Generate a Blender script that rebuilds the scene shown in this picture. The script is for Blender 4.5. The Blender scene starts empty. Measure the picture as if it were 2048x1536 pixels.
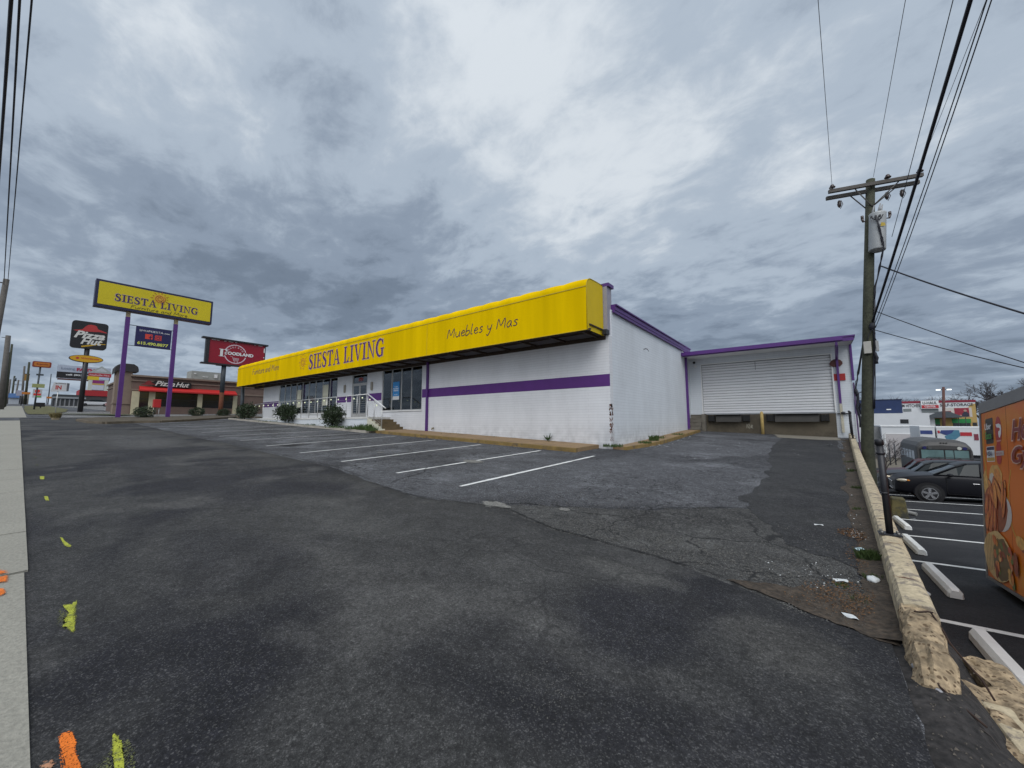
import bpy, bmesh, math, random
from mathutils import Vector, Matrix, noise
rnd = random.Random(11)
sc = bpy.context.scene
COL = sc.collection
# ------------------------------------------------------------------ camera
# world: origin on the store's street corner at eye level, +Y into the building, -X along the shop front
cd = bpy.data.cameras.new('camera'); cam = bpy.data.objects.new('camera', cd); COL.objects.link(cam)
cd.sensor_width = 36; cd.lens = 769 / 2048 * 36; cd.clip_start = .05; cd.clip_end = 3000
cam.location = (5.56, -12.78, 0); cam.rotation_euler = (math.radians(95.79), 0, math.radians(37.9))
sc.camera = cam
# ------------------------------------------------------------------ light and sky
SUN_EL, SUN_AZ = math.radians(50), math.radians(147)      # soft sun behind thin cloud, behind the photographer
sdir = Vector((math.sin(SUN_AZ) * math.cos(SUN_EL), math.cos(SUN_AZ) * math.cos(SUN_EL), math.sin(SUN_EL)))
ld = bpy.data.lights.new('sun', 'SUN'); ld.energy = .95; ld.angle = math.radians(40); ld.color = (1, .985, .965)
lo = bpy.data.objects.new('sun', ld); COL.objects.link(lo)
lo.rotation_euler = sdir.to_track_quat('Z', 'Y').to_euler()
sc.view_settings.view_transform = 'Standard'; sc.view_settings.look = 'None'
sc.view_settings.gamma = 1; sc.view_settings.exposure = 0.22
world = bpy.data.worlds.new('World'); sc.world = world; world.use_nodes = True
def build_world():
    nt = world.node_tree; nt.nodes.clear(); N = nt.nodes.new; Lk = nt.links.new
    def mth(op, a, b=None, clamp=False):
        n = N('ShaderNodeMath'); n.operation = op; n.use_clamp = clamp
        for i, v in enumerate((a, b)):
            if v is None: continue
            if isinstance(v, (int, float)): n.inputs[i].default_value = v
            else: Lk(v, n.inputs[i])
        return n.outputs[0]
    out = N('ShaderNodeOutputWorld'); bg = N('ShaderNodeBackground')
    sky = N('ShaderNodeTexSky'); sky.sky_type = 'NISHITA'; sky.sun_disc = False
    sky.sun_elevation = SUN_EL; sky.sun_rotation = SUN_AZ
    tc = N('ShaderNodeTexCoord'); nrm = N('ShaderNodeVectorMath'); nrm.operation = 'NORMALIZE'
    Lk(tc.outputs['Generated'], nrm.inputs[0]); d = nrm.outputs[0]
    sep = N('ShaderNodeSeparateXYZ'); Lk(d, sep.inputs[0])
    zc = mth('ADD', mth('MAXIMUM', sep.outputs[2], 0.0), 0.17)
    comb = N('ShaderNodeCombineXYZ'); Lk(mth('DIVIDE', sep.outputs[0], zc), comb.inputs[0]); Lk(mth('DIVIDE', sep.outputs[1], zc), comb.inputs[1])
    mp = N('ShaderNodeMapping'); mp.inputs['Rotation'].default_value = (0, 0, math.radians(35)); mp.inputs['Scale'].default_value = (.85, 1.1, 1)
    Lk(comb.outputs[0], mp.inputs[0])
    def nz(scale, det, rough, dist, off=0):
        n = N('ShaderNodeTexNoise'); n.inputs['Scale'].default_value = scale; n.inputs['Detail'].default_value = det
        n.inputs['Roughness'].default_value = rough; n.inputs['Distortion'].default_value = dist
        v = N('ShaderNodeVectorMath'); v.operation = 'ADD'; v.inputs[1].default_value = (off, off * .7, 0)
        Lk(mp.outputs[0], v.inputs[0]); Lk(v.outputs[0], n.inputs['Vector']); return n.outputs[0]
    n1 = nz(.8, 3, .5, .3, 3.1); n2 = nz(2.3, 7, .60, .25, 9.0); n3 = nz(6.0, 7, .62, .35, 1.7)
    t = mth('ADD', mth('ADD', mth('MULTIPLY', n1, .5), mth('MULTIPLY', n2, .5)), mth('MULTIPLY', n3, .38))
    t = mth('ADD', mth('MULTIPLY', mth('SUBTRACT', t, .69), 1.45), .52)
    # broad bright and dark banks of the cloud deck, by compass direction
    banks = [((-.455, .485, .747), .035, .34), ((-.349, .775, .527), .035, .30), ((-.40, .62, .66), .03, .12), ((-.849, .10, .52), .03, .08), ((-.994, .027, .104), .012, .13), ((-.93, .34, .12), .02, .06), ((-.849, .402, .444), .012, .05),
             ((-.756, .149, .637), .03, .05), ((.218, .799, .56), .06, .15), ((-.049, .759, .649), .05, .12), ((-.79, .42, .45), .014, .12),
             ((-.917, .118, .381), .022, -.09), ((-.849, .402, .344), .022, -.10), ((-.733, .333, .593), .018, -.05), ((-.80, .10, .58), .02, .08), ((-.03, .93, .30), .03, -.09), ((-.828, -.015, .56), .03, .10),
             ((-.24, .934, .265), .02, -.08), ((.195, .965, .175), .03, -.06), ((-.783, .558, .276), .02, -.10), ((-.55,.72,.40), .015, -.10), ((-.66,.28,.70), .012, -.08)]
    for v, w, amp in banks:
        v = Vector(v).normalized()
        dt = N('ShaderNodeVectorMath'); dt.operation = 'DOT_PRODUCT'; Lk(d, dt.inputs[0]); dt.inputs[1].default_value = v
        g = mth('EXPONENT', mth('DIVIDE', mth('SUBTRACT', dt.outputs['Value'], 1.0), w))
        t = mth('ADD', t, mth('MULTIPLY', g, amp))
    rp = N('ShaderNodeValToRGB'); cr = rp.color_ramp; cr.interpolation = 'EASE'
    cr.elements[0].position = 0.05; cr.elements[0].color = (.12, .158, .21, 1)
    cr.elements[1].position = 1.0; cr.elements[1].color = (.74, .80, .86, 1)
    for p, c in ((.28, (.185, .235, .31)), (.48, (.28, .345, .44)), (.70, (.45, .53, .63))):
        e = cr.elements.new(p); e.color = (*c, 1)
    Lk(t, rp.inputs[0])
    # added glow around the sun direction, out of view, to brighten the walls
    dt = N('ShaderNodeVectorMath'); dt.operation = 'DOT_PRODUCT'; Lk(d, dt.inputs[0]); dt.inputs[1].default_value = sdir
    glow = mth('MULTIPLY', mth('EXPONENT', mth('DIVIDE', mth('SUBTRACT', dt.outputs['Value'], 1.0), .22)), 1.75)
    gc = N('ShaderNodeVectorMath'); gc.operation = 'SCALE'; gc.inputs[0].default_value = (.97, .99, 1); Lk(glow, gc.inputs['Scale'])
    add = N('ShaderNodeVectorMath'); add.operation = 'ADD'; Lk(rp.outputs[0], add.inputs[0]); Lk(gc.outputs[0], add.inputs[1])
    sk = N('ShaderNodeVectorMath'); sk.operation = 'SCALE'; Lk(sky.outputs[0], sk.inputs[0]); sk.inputs['Scale'].default_value = .06
    mx = N('ShaderNodeMix'); mx.data_type = 'RGBA'; mx.inputs[0].default_value = .94
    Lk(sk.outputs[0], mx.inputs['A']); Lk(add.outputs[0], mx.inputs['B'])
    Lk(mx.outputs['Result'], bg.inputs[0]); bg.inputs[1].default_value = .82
    Lk(bg.outputs[0], out.inputs[0])
build_world()
# ------------------------------------------------------------------ materials
MATS = {}
def mat(name, col, rough=.7, metal=0., var=.12, scale=3., bump=0., bscale=40., spec=.5, emit=0., stain=None, coat=0., fine=0., stretch=None):
    if name in MATS: return MATS[name]
    m = bpy.data.materials.new(name); m.use_nodes = True; nt = m.node_tree; b = nt.nodes['Principled BSDF']; N = nt.nodes.new; Lk = nt.links.new
    b.inputs['Roughness'].default_value = rough; b.inputs['Metallic'].default_value = metal
    b.inputs['Specular IOR Level'].default_value = spec; b.inputs['Coat Weight'].default_value = coat
    tc = N('ShaderNodeTexCoord')
    cur = None
    if var > 0 or stain or fine > 0:
        n = N('ShaderNodeTexNoise'); n.inputs['Scale'].default_value = scale; n.inputs['Detail'].default_value = 6; n.inputs['Roughness'].default_value = .62
        if stretch:
            ms = N('ShaderNodeMapping'); ms.inputs['Scale'].default_value = stretch; Lk(tc.outputs['Object'], ms.inputs[0]); Lk(ms.outputs[0], n.inputs['Vector'])
        else: Lk(tc.outputs['Object'], n.inputs['Vector'])
        mr = N('ShaderNodeMapRange'); mr.inputs[1].default_value = .25; mr.inputs[2].default_value = .75
        mr.inputs[3].default_value = 1 - var; mr.inputs[4].default_value = 1 + var; Lk(n.outputs[0], mr.inputs[0])
        vm = N('ShaderNodeVectorMath'); vm.operation = 'SCALE'; vm.inputs[0].default_value = col[:3]; Lk(mr.outputs[0], vm.inputs['Scale']); cur = vm.outputs[0]
        if fine > 0:
            n2 = N('ShaderNodeTexNoise'); n2.inputs['Scale'].default_value = bscale; n2.inputs['Detail'].default_value = 3; Lk(tc.outputs['Object'], n2.inputs['Vector'])
            m2 = N('ShaderNodeMapRange'); m2.inputs[1].default_value = .3; m2.inputs[2].default_value = .7; m2.inputs[3].default_value = 1 - fine; m2.inputs[4].default_value = 1 + fine
            Lk(n2.outputs[0], m2.inputs[0]); v2 = N('ShaderNodeVectorMath'); v2.operation = 'SCALE'; Lk(cur, v2.inputs[0]); Lk(m2.outputs[0], v2.inputs['Scale']); cur = v2.outputs[0]
        if stain:   # (colour, scale, threshold, softness)
            sc_, s_s, th, so = stain
            n3 = N('ShaderNodeTexNoise'); n3.inputs['Scale'].default_value = s_s; n3.inputs['Detail'].default_value = 8; n3.inputs['Roughness'].default_value = .7; Lk(tc.outputs['Object'], n3.inputs['Vector'])
            m3 = N('ShaderNodeMapRange'); m3.inputs[1].default_value = th; m3.inputs[2].default_value = th + so; m3.clamp = True; Lk(n3.outputs[0], m3.inputs[0])
            mx = N('ShaderNodeMix'); mx.data_type = 'RGBA'; Lk(m3.outputs[0], mx.inputs[0]); Lk(cur, mx.inputs['A']); mx.inputs['B'].default_value = (*sc_, 1); cur = mx.outputs['Result']
        Lk(cur, b.inputs['Base Color'])
    else: b.inputs['Base Color'].default_value = (*col[:3], 1)
    if bump > 0:
        nb = N('ShaderNodeTexNoise'); nb.inputs['Scale'].default_value = bscale; nb.inputs['Detail'].default_value = 5; Lk(tc.outputs['Object'], nb.inputs['Vector'])
        bp = N('ShaderNodeBump'); bp.inputs['Strength'].default_value = bump; bp.inputs['Distance'].default_value = .02; Lk(nb.outputs[0], bp.inputs['Height']); Lk(bp.outputs[0], b.inputs['Normal'])
    if emit > 0:
        b.inputs['Emission Color'].default_value = (*col[:3], 1); b.inputs['Emission Strength'].default_value = emit
    MATS[name] = m; return m
def brick_mat(name, col, w=.40, h=.10, dark=.78, stain=.10):
    m = bpy.data.materials.new(name); m.use_nodes = True; nt = m.node_tree; b = nt.nodes['Principled BSDF']; N = nt.nodes.new; Lk = nt.links.new
    b.inputs['Roughness'].default_value = .6; b.inputs['Specular IOR Level'].default_value = .35
    g = N('ShaderNodeNewGeometry'); s = N('ShaderNodeSeparateXYZ'); Lk(g.outputs['Position'], s.inputs[0])
    a = N('ShaderNodeMath'); a.operation = 'ADD'; Lk(s.outputs[0], a.inputs[0]); Lk(s.outputs[1], a.inputs[1])
    c = N('ShaderNodeCombineXYZ'); Lk(a.outputs[0], c.inputs[0]); Lk(s.outputs[2], c.inputs[1])
    # slightly wavering courses
    nw = N('ShaderNodeTexNoise'); nw.inputs['Scale'].default_value = 1.3; Lk(g.outputs['Position'], nw.inputs['Vector'])
    wv = N('ShaderNodeVectorMath'); wv.operation = 'MULTIPLY_ADD'; Lk(nw.outputs['Color'], wv.inputs[0]); wv.inputs[1].default_value = (.012, .012, 0); Lk(c.outputs[0], wv.inputs[2])
    br = N('ShaderNodeTexBrick'); Lk(wv.outputs[0], br.inputs['Vector']); br.inputs['Scale'].default_value = 1
    br.inputs['Brick Width'].default_value = w; br.inputs['Row Height'].default_value = h; br.inputs['Mortar Size'].default_value = .006; br.inputs['Mortar Smooth'].default_value = .6
    br.inputs['Color1'].default_value = (*col, 1); br.inputs['Color2'].default_value = (*[x * .97 for x in col], 1); br.inputs['Mortar'].default_value = (*[x * dark for x in col], 1)
    n = N('ShaderNodeTexNoise'); n.inputs['Scale'].default_value = .7; n.inputs['Detail'].default_value = 9; n.inputs['Roughness'].default_value = .7
    mpv = N('ShaderNodeVectorMath'); mpv.operation = 'MULTIPLY'; mpv.inputs[1].default_value = (1, 1, .35); Lk(g.outputs['Position'], mpv.inputs[0]); Lk(mpv.outputs[0], n.inputs['Vector'])
    mr = N('ShaderNodeMapRange'); mr.inputs[1].default_value = .35; mr.inputs[2].default_value = .72; mr.inputs[3].default_value = 1.0; mr.inputs[4].default_value = 1 - stain * 1.6; Lk(n.outputs[0], mr.inputs[0])
    # mildew and splash dirt low on the wall, broken up
    lw = N('ShaderNodeMapRange'); lw.inputs[1].default_value = -.9; lw.inputs[2].default_value = .1; lw.inputs[3].default_value = .68; lw.inputs[4].default_value = 1; Lk(s.outputs[2], lw.inputs[0])
    n5 = N('ShaderNodeTexNoise'); n5.inputs['Scale'].default_value = 3.5; n5.inputs['Detail'].default_value = 8; Lk(g.outputs['Position'], n5.inputs['Vector'])
    m5 = N('ShaderNodeMapRange'); m5.inputs[1].default_value = .35; m5.inputs[2].default_value = .65; Lk(n5.outputs[0], m5.inputs[0])
    lm = N('ShaderNodeMix'); Lk(m5.outputs[0], lm.inputs[0]); lm.inputs[2].default_value = 1.0; Lk(lw.outputs[0], lm.inputs[3])
    mm = N('ShaderNodeMath'); mm.operation = 'MULTIPLY'; Lk(mr.outputs[0], mm.inputs[0]); Lk(lm.outputs[0], mm.inputs[1])
    vm = N('ShaderNodeVectorMath'); vm.operation = 'SCALE'; Lk(br.outputs['Color'], vm.inputs[0]); Lk(mm.outputs[0], vm.inputs['Scale']); Lk(vm.outputs[0], b.inputs['Base Color'])
    bp = N('ShaderNodeBump'); bp.inputs['Strength'].default_value = .5; bp.inputs['Distance'].default_value = .01; bp.invert = True; Lk(br.outputs['Fac'], bp.inputs['Height'])
    nb = N('ShaderNodeTexNoise'); nb.inputs['Scale'].default_value = 18; nb.inputs['Detail'].default_value = 4; Lk(g.outputs['Position'], nb.inputs['Vector'])
    b2 = N('ShaderNodeBump'); b2.inputs['Strength'].default_value = .25; b2.inputs['Distance'].default_value = .01; Lk(nb.outputs[0], b2.inputs['Height']); Lk(bp.outputs[0], b2.inputs['Normal']); Lk(b2.outputs[0], b.inputs['Normal'])
    MATS[name] = m; return m
def glass_mat(name, tint=(.72, .78, .80), rough=.02, f=.12):
    m = bpy.data.materials.new(name); m.use_nodes = True; nt = m.node_tree; nt.nodes.clear(); N = nt.nodes.new; Lk = nt.links.new
    o = N('ShaderNodeOutputMaterial'); t = N('ShaderNodeBsdfTransparent'); t.inputs[0].default_value = (*tint, 1)
    g = N('ShaderNodeBsdfGlossy'); g.inputs['Roughness'].default_value = rough; g.inputs[0].default_value = (.9, .95, 1, 1)
    fr = N('ShaderNodeFresnel'); fr.inputs[0].default_value = 1.5
    a = N('ShaderNodeMath'); a.operation = 'MULTIPLY'; Lk(fr.outputs[0], a.inputs[0]); a.inputs[1].default_value = 1.0 + f * 4
    mx = N('ShaderNodeMixShader'); Lk(a.outputs[0], mx.inputs[0]); Lk(t.outputs[0], mx.inputs[1]); Lk(g.outputs[0], mx.inputs[2]); Lk(mx.outputs[0], o.inputs[0])
    MATS[name] = m; return m
def asphalt_mat(name, base, dark, light, mscale=.28, crack=.0, blue=0., speck=.5, grit=1., spots=()):
    m = bpy.data.materials.new(name); m.use_nodes = True; nt = m.node_tree; b = nt.nodes['Principled BSDF']; N = nt.nodes.new; Lk = nt.links.new
    b.inputs['Roughness'].default_value = .82; b.inputs['Specular IOR Level'].default_value = .3
    tc = N('ShaderNodeTexCoord'); P = tc.outputs['Object']
    def nz(s, d=6, r=.6, dist=0., vec=None):
        n = N('ShaderNodeTexNoise'); n.inputs['Scale'].default_value = s; n.inputs['Detail'].default_value = d; n.inputs['Roughness'].default_value = r; n.inputs['Distortion'].default_value = dist
        Lk(vec or P, n.inputs['Vector']); return n.outputs[0]
    def ramp(v, a, c, lo=0., hi=1.):
        r = N('ShaderNodeMapRange'); r.interpolation_type = 'SMOOTHSTEP'; r.inputs[1].default_value = a; r.inputs[2].default_value = c; r.inputs[3].default_value = lo; r.inputs[4].default_value = hi; Lk(v, r.inputs[0]); return r.outputs[0]
    def mix(f, A, B):
        x = N('ShaderNodeMix'); x.data_type = 'RGBA'
        Lk(f, x.inputs[0])
        for k, v in (('A', A), ('B', B)):
            if isinstance(v, tuple): x.inputs[k].default_value = (*v, 1)
            else: Lk(v, x.inputs[k])
        return x.outputs['Result']
    c = mix(ramp(nz(mscale, 4, .5, .8), .46, .60), tuple(base), tuple(dark))
    c = mix(ramp(nz(mscale * 2.3, 5, .55, .3), .50, .70, 0, .8), c, tuple(light))
    st = N('ShaderNodeMapping'); st.inputs['Rotation'].default_value = (0, 0, .5); st.inputs['Scale'].default_value = (.5, 3, 1); Lk(P, st.inputs[0])
    c = mix(ramp(nz(.9, 8, .7, .2, st.outputs[0]), .55, .8, 0, .35), c, tuple(light))
    for (px, py, rx, ry, amt, colr) in spots:      # sealer spills and worn places, each where it lies on the ground
        dn = N('ShaderNodeTexNoise'); dn.inputs['Scale'].default_value = 1.1 / max(rx, ry); dn.inputs['Detail'].default_value = 7; dn.inputs['Roughness'].default_value = .62; Lk(P, dn.inputs['Vector'])
        mp_ = N('ShaderNodeMapping'); mp_.vector_type = 'POINT'; mp_.inputs['Location'].default_value = (-px / rx, -py / ry, 0); mp_.inputs['Scale'].default_value = (1 / rx, 1 / ry, 0); Lk(P, mp_.inputs[0])
        wv_ = N('ShaderNodeVectorMath'); wv_.operation = 'MULTIPLY_ADD'; Lk(dn.outputs['Color'], wv_.inputs[0]); wv_.inputs[1].default_value = (1.5, 1.5, 0); Lk(mp_.outputs[0], wv_.inputs[2])
        su = N('ShaderNodeVectorMath'); su.operation = 'SUBTRACT'; Lk(wv_.outputs[0], su.inputs[0]); su.inputs[1].default_value = (.75, .75, 0)
        ln_ = N('ShaderNodeVectorMath'); ln_.operation = 'LENGTH'; Lk(su.outputs[0], ln_.inputs[0])
        c = mix(ramp(ln_.outputs['Value'], .55, 1.15, amt, 0), c, colr)
    # aggregate
    vo = N('ShaderNodeTexVoronoi'); vo.inputs['Scale'].default_value = 150; Lk(P, vo.inputs['Vector'])
    sv = N('ShaderNodeSeparateColor'); Lk(vo.outputs['Color'], sv.inputs[0])
    c = mix(ramp(sv.outputs[0], .72, .98, 0, speck), c, tuple(min(1, x * 2.6 + .02) for x in light))
    gr = nz(210, 3, .7)
    g2 = nz(24, 6, .75); g3 = nz(62, 4, .7); g4 = nz(4.5, 6, .7)
    s1 = N('ShaderNodeMath'); s1.operation = 'MULTIPLY'; Lk(ramp(gr, .25, .75, 1 - .5 * grit, 1 + .5 * grit), s1.inputs[0]); Lk(ramp(g2, .28, .72, 1 - .38 * grit, 1 + .38 * grit), s1.inputs[1])
    s2 = N('ShaderNodeMath'); s2.operation = 'MULTIPLY'; Lk(ramp(g3, .28, .72, 1 - .40 * grit, 1 + .40 * grit), s2.inputs[0]); Lk(ramp(g4, .3, .7, 1 - .20 * grit, 1 + .20 * grit), s2.inputs[1]); s3 = N('ShaderNodeMath'); s3.operation = 'MULTIPLY'; Lk(s1.outputs[0], s3.inputs[0]); Lk(s2.outputs[0], s3.inputs[1]); s1 = s3
    vm = N('ShaderNodeVectorMath'); vm.operation = 'SCALE'; Lk(c, vm.inputs[0]); Lk(s1.outputs[0], vm.inputs['Scale']); c = vm.outputs[0]
    # scattered bright grit
    v3 = N('ShaderNodeTexVoronoi'); v3.inputs['Scale'].default_value = 6; Lk(P, v3.inputs['Vector'])
    c = mix(ramp(v3.outputs['Distance'], .010, .018, .6, 0), c, (.30, .30, .29))
    if crack > 0:
        nd = N('ShaderNodeVectorMath'); nd.operation = 'MULTIPLY_ADD'; nn = N('ShaderNodeTexNoise'); nn.inputs['Scale'].default_value = 1.2; nn.inputs['Detail'].default_value = 6; Lk(P, nn.inputs['Vector'])
        Lk(nn.outputs['Color'], nd.inputs[0]); nd.inputs[1].default_value = (.9, .9, 0); Lk(P, nd.inputs[2])
        v2 = N('ShaderNodeTexVoronoi'); v2.feature = 'DISTANCE_TO_EDGE'; v2.inputs['Scale'].default_value = .9; Lk(nd.outputs[0], v2.inputs['Vector'])
        v4 = N('ShaderNodeTexVoronoi'); v4.feature = 'DISTANCE_TO_EDGE'; v4.inputs['Scale'].default_value = 5.5; Lk(nd.outputs[0], v4.inputs['Vector'])
        k1 = ramp(v2.outputs['Distance'], .004, .016, 1, 0); k2 = ramp(v4.outputs['Distance'], .01, .05, 1, 0)
        zone = ramp(nz(.45, 4, .6), .52 - .1 * crack, .62)
        k3 = N('ShaderNodeMath'); k3.operation = 'MULTIPLY'; Lk(k2, k3.inputs[0]); Lk(zone, k3.inputs[1])
        zone2 = ramp(nz(.3, 4, .6), .45, .58)
        k4 = N('ShaderNodeMath'); k4.operation = 'MULTIPLY'; Lk(k1, k4.inputs[0]); Lk(zone2, k4.inputs[1])
        k = N('ShaderNodeMath'); k.operation = 'MAXIMUM'; Lk(k4.outputs[0], k.inputs[0]); Lk(k3.outputs[0], k.inputs[1])
        kk = N('ShaderNodeMath'); kk.operation = 'MULTIPLY'; kk.inputs[1].default_value = min(1, .85 * crack + .2); Lk(k.outputs[0], kk.inputs[0])
        c = mix(kk.outputs[0], c, (.012, .012, .013))
    Lk(c, b.inputs['Base Color'])
    bp = N('ShaderNodeBump'); bp.inputs['Strength'].default_value = .55 * grit; bp.inputs['Distance'].default_value = .012; Lk(gr, bp.inputs['Height'])
    b2 = N('ShaderNodeBump'); b2.inputs['Strength'].default_value = .5; b2.inputs['Distance'].default_value = .03; Lk(g2, b2.inputs['Height']); Lk(bp.outputs[0], b2.inputs['Normal']); Lk(b2.outputs[0], b.inputs['Normal'])
    MATS[name] = m; return m
WHITE = brick_mat('painted_brick', (.73, .765, .80), 1.9, .11)
SHOPW = brick_mat('painted_brick_front', (.76, .765, .785), 1.7, .10)
PLAIN = mat('white_paint', (.78, .78, .77), .6, var=.06, scale=2, bump=.15)
PURPLE = mat('purple_paint', (.088, .017, .165), .5, var=.12, scale=3)
PURPLE2 = mat('purple_metal', (.085, .022, .17), .4, var=.12, scale=2)
YELLOW = mat('yellow_awning', (.76, .50, .001), .75, var=.16, scale=1.5, bump=.08, bscale=6, spec=.02, stretch=(1, 1, .06))
YPALE = mat('yellow_awning_end', (.66, .47, .015), .6, var=.06, scale=2, spec=.2)
SIGNY = mat('yellow_sign_face', (.58, .47, .002), .35, var=.06, scale=1)
DKBLUE = mat('dark_blue_frame', (.012, .012, .05), .4, var=.1)
NAVY = mat('navy_sign_face', (.012, .01, .075), .35, var=.05)
DARK = mat('dark_metal', (.018, .018, .022), .45, var=.2)
BROWN = mat('brown_fascia', (.045, .028, .018), .7, var=.3, scale=3)
ALU = mat('aluminium', (.55, .55, .54), .4, .6, var=.08)
FRAMEC = mat('window_frame', (.42, .41, .40), .5, .3, var=.08)
CONC = mat('concrete', (.36, .33, .28), .85, var=.22, scale=2.5, bump=.4, bscale=30, fine=.18)
TANC = mat('tan_concrete', (.25, .165, .085), .85, var=.25, scale=2, bump=.4, bscale=30, fine=.2, stain=((.12, .08, .05), 1.3, .55, .15))
YKERB = mat('worn_yellow_kerb', (.22, .145, .045), .8, var=.3, scale=3, bump=.5, bscale=22, stain=((.12, .085, .05), 3.5, .52, .1))
DOCKC = mat('dock_concrete', (.10, .082, .056), .85, var=.22, scale=1.6, bump=.3, bscale=25, stain=((.055, .045, .032), 1.1, .5, .2))
BLOCK = mat('grey_block', (.15, .135, .11), .85, var=.25, scale=4, bump=.4, bscale=25)
WALK = mat('sidewalk_concrete', (.275, .262, .222), .85, var=.10, scale=1.1, bump=.5, bscale=45, fine=.14, stain=((.20, .185, .16), 2.2, .56, .2))
LINEP = mat('line_paint', (.72, .72, .70), .7, var=.2, scale=5, stain=((.12, .12, .12), 12, .60, .08))
STOPP = mat('white_stop', (.74, .74, .72), .7, var=.10, scale=4, bump=.3, bscale=25)
WOODP = mat('weathered_pole', (.040, .042, .025), .85, var=.35, scale=2.5, bump=.8, bscale=14, fine=.3)
WOODG = mat('grey_wood', (.105, .095, .085), .85, var=.25, scale=3, bump=.5, bscale=20)
WIRE = mat('cable_black', (.012, .012, .02), .6, var=0)
WIREG = mat('wire_grey', (.12, .12, .13), .5, .3, var=0)
LEAF = mat('shrub_leaf', (.020, .036, .011), .6, var=.5, scale=6)
LEAF2 = mat('shrub_leaf_pale', (.05, .085, .022), .6, var=.5, scale=6)
WEED = mat('weed_leaf', (.05, .09, .02), .6, var=.4, scale=5)
DRYG = mat('dry_grass', (.17, .135, .055), .9, var=.35, scale=4)
BARK = mat('bare_bark', (.055, .045, .04), .9, var=.3, scale=4)
SOIL = mat('soil', (.055, .045, .033), .95, var=.4, scale=5, bump=.8, bscale=25)
DIRT = mat('roadside_dirt', (.050, .037, .026), .95, var=.5, scale=6, bump=1., bscale=30, fine=.5, stain=((.10, .055, .03), 5, .6, .15))
def rough_concrete():
    m = mat('broken_concrete', (.30, .225, .14), .95, var=.4, scale=10, bump=1.2, bscale=22, fine=.4); nt = m.node_tree; b = nt.nodes['Principled BSDF']; N = nt.nodes.new; Lk = nt.links.new
    src = b.inputs['Base Color'].links[0].from_socket; tc = N('ShaderNodeTexCoord'); nn = N('ShaderNodeTexNoise'); nn.inputs['Scale'].default_value = 9; Lk(tc.outputs['Object'], nn.inputs['Vector'])
    ad = N('ShaderNodeVectorMath'); ad.operation = 'MULTIPLY_ADD'; ad.inputs[1].default_value = (.06, .06, .06); Lk(nn.outputs['Color'], ad.inputs[0]); Lk(tc.outputs['Object'], ad.inputs[2])
    v = N('ShaderNodeTexVoronoi'); v.inputs['Scale'].default_value = 42; Lk(ad.outputs[0], v.inputs['Vector']); sc_ = N('ShaderNodeSeparateColor'); Lk(v.outputs['Color'], sc_.inputs[0])
    r1 = N('ShaderNodeMapRange'); r1.inputs[1].default_value = .30; r1.inputs[2].default_value = .42; r1.inputs[3].default_value = 1; r1.inputs[4].default_value = 0; Lk(v.outputs['Distance'], r1.inputs[0])
    r2 = N('ShaderNodeMath'); r2.operation = 'GREATER_THAN'; r2.inputs[1].default_value = .34; Lk(sc_.outputs[0], r2.inputs[0])
    mu = N('ShaderNodeMath'); mu.operation = 'MULTIPLY'; Lk(r1.outputs[0], mu.inputs[0]); Lk(r2.outputs[0], mu.inputs[1])
    mx = N('ShaderNodeMix'); mx.data_type = 'RGBA'; Lk(mu.outputs[0], mx.inputs[0]); Lk(src, mx.inputs['A']); mx.inputs['B'].default_value = (.12, .08, .045, 1); Lk(mx.outputs['Result'], b.inputs['Base Color'])
    return m
RUST = mat('rust', (.12, .035, .012), .8, var=.4, scale=12)
GLASS = glass_mat('shop_glass')
CARGL = mat('car_glass', (.018, .024, .026), .08, var=0, spec=.22)
MURALR = mat('mural_red', (.32, .02, .012), .4, var=.3, scale=8)
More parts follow.
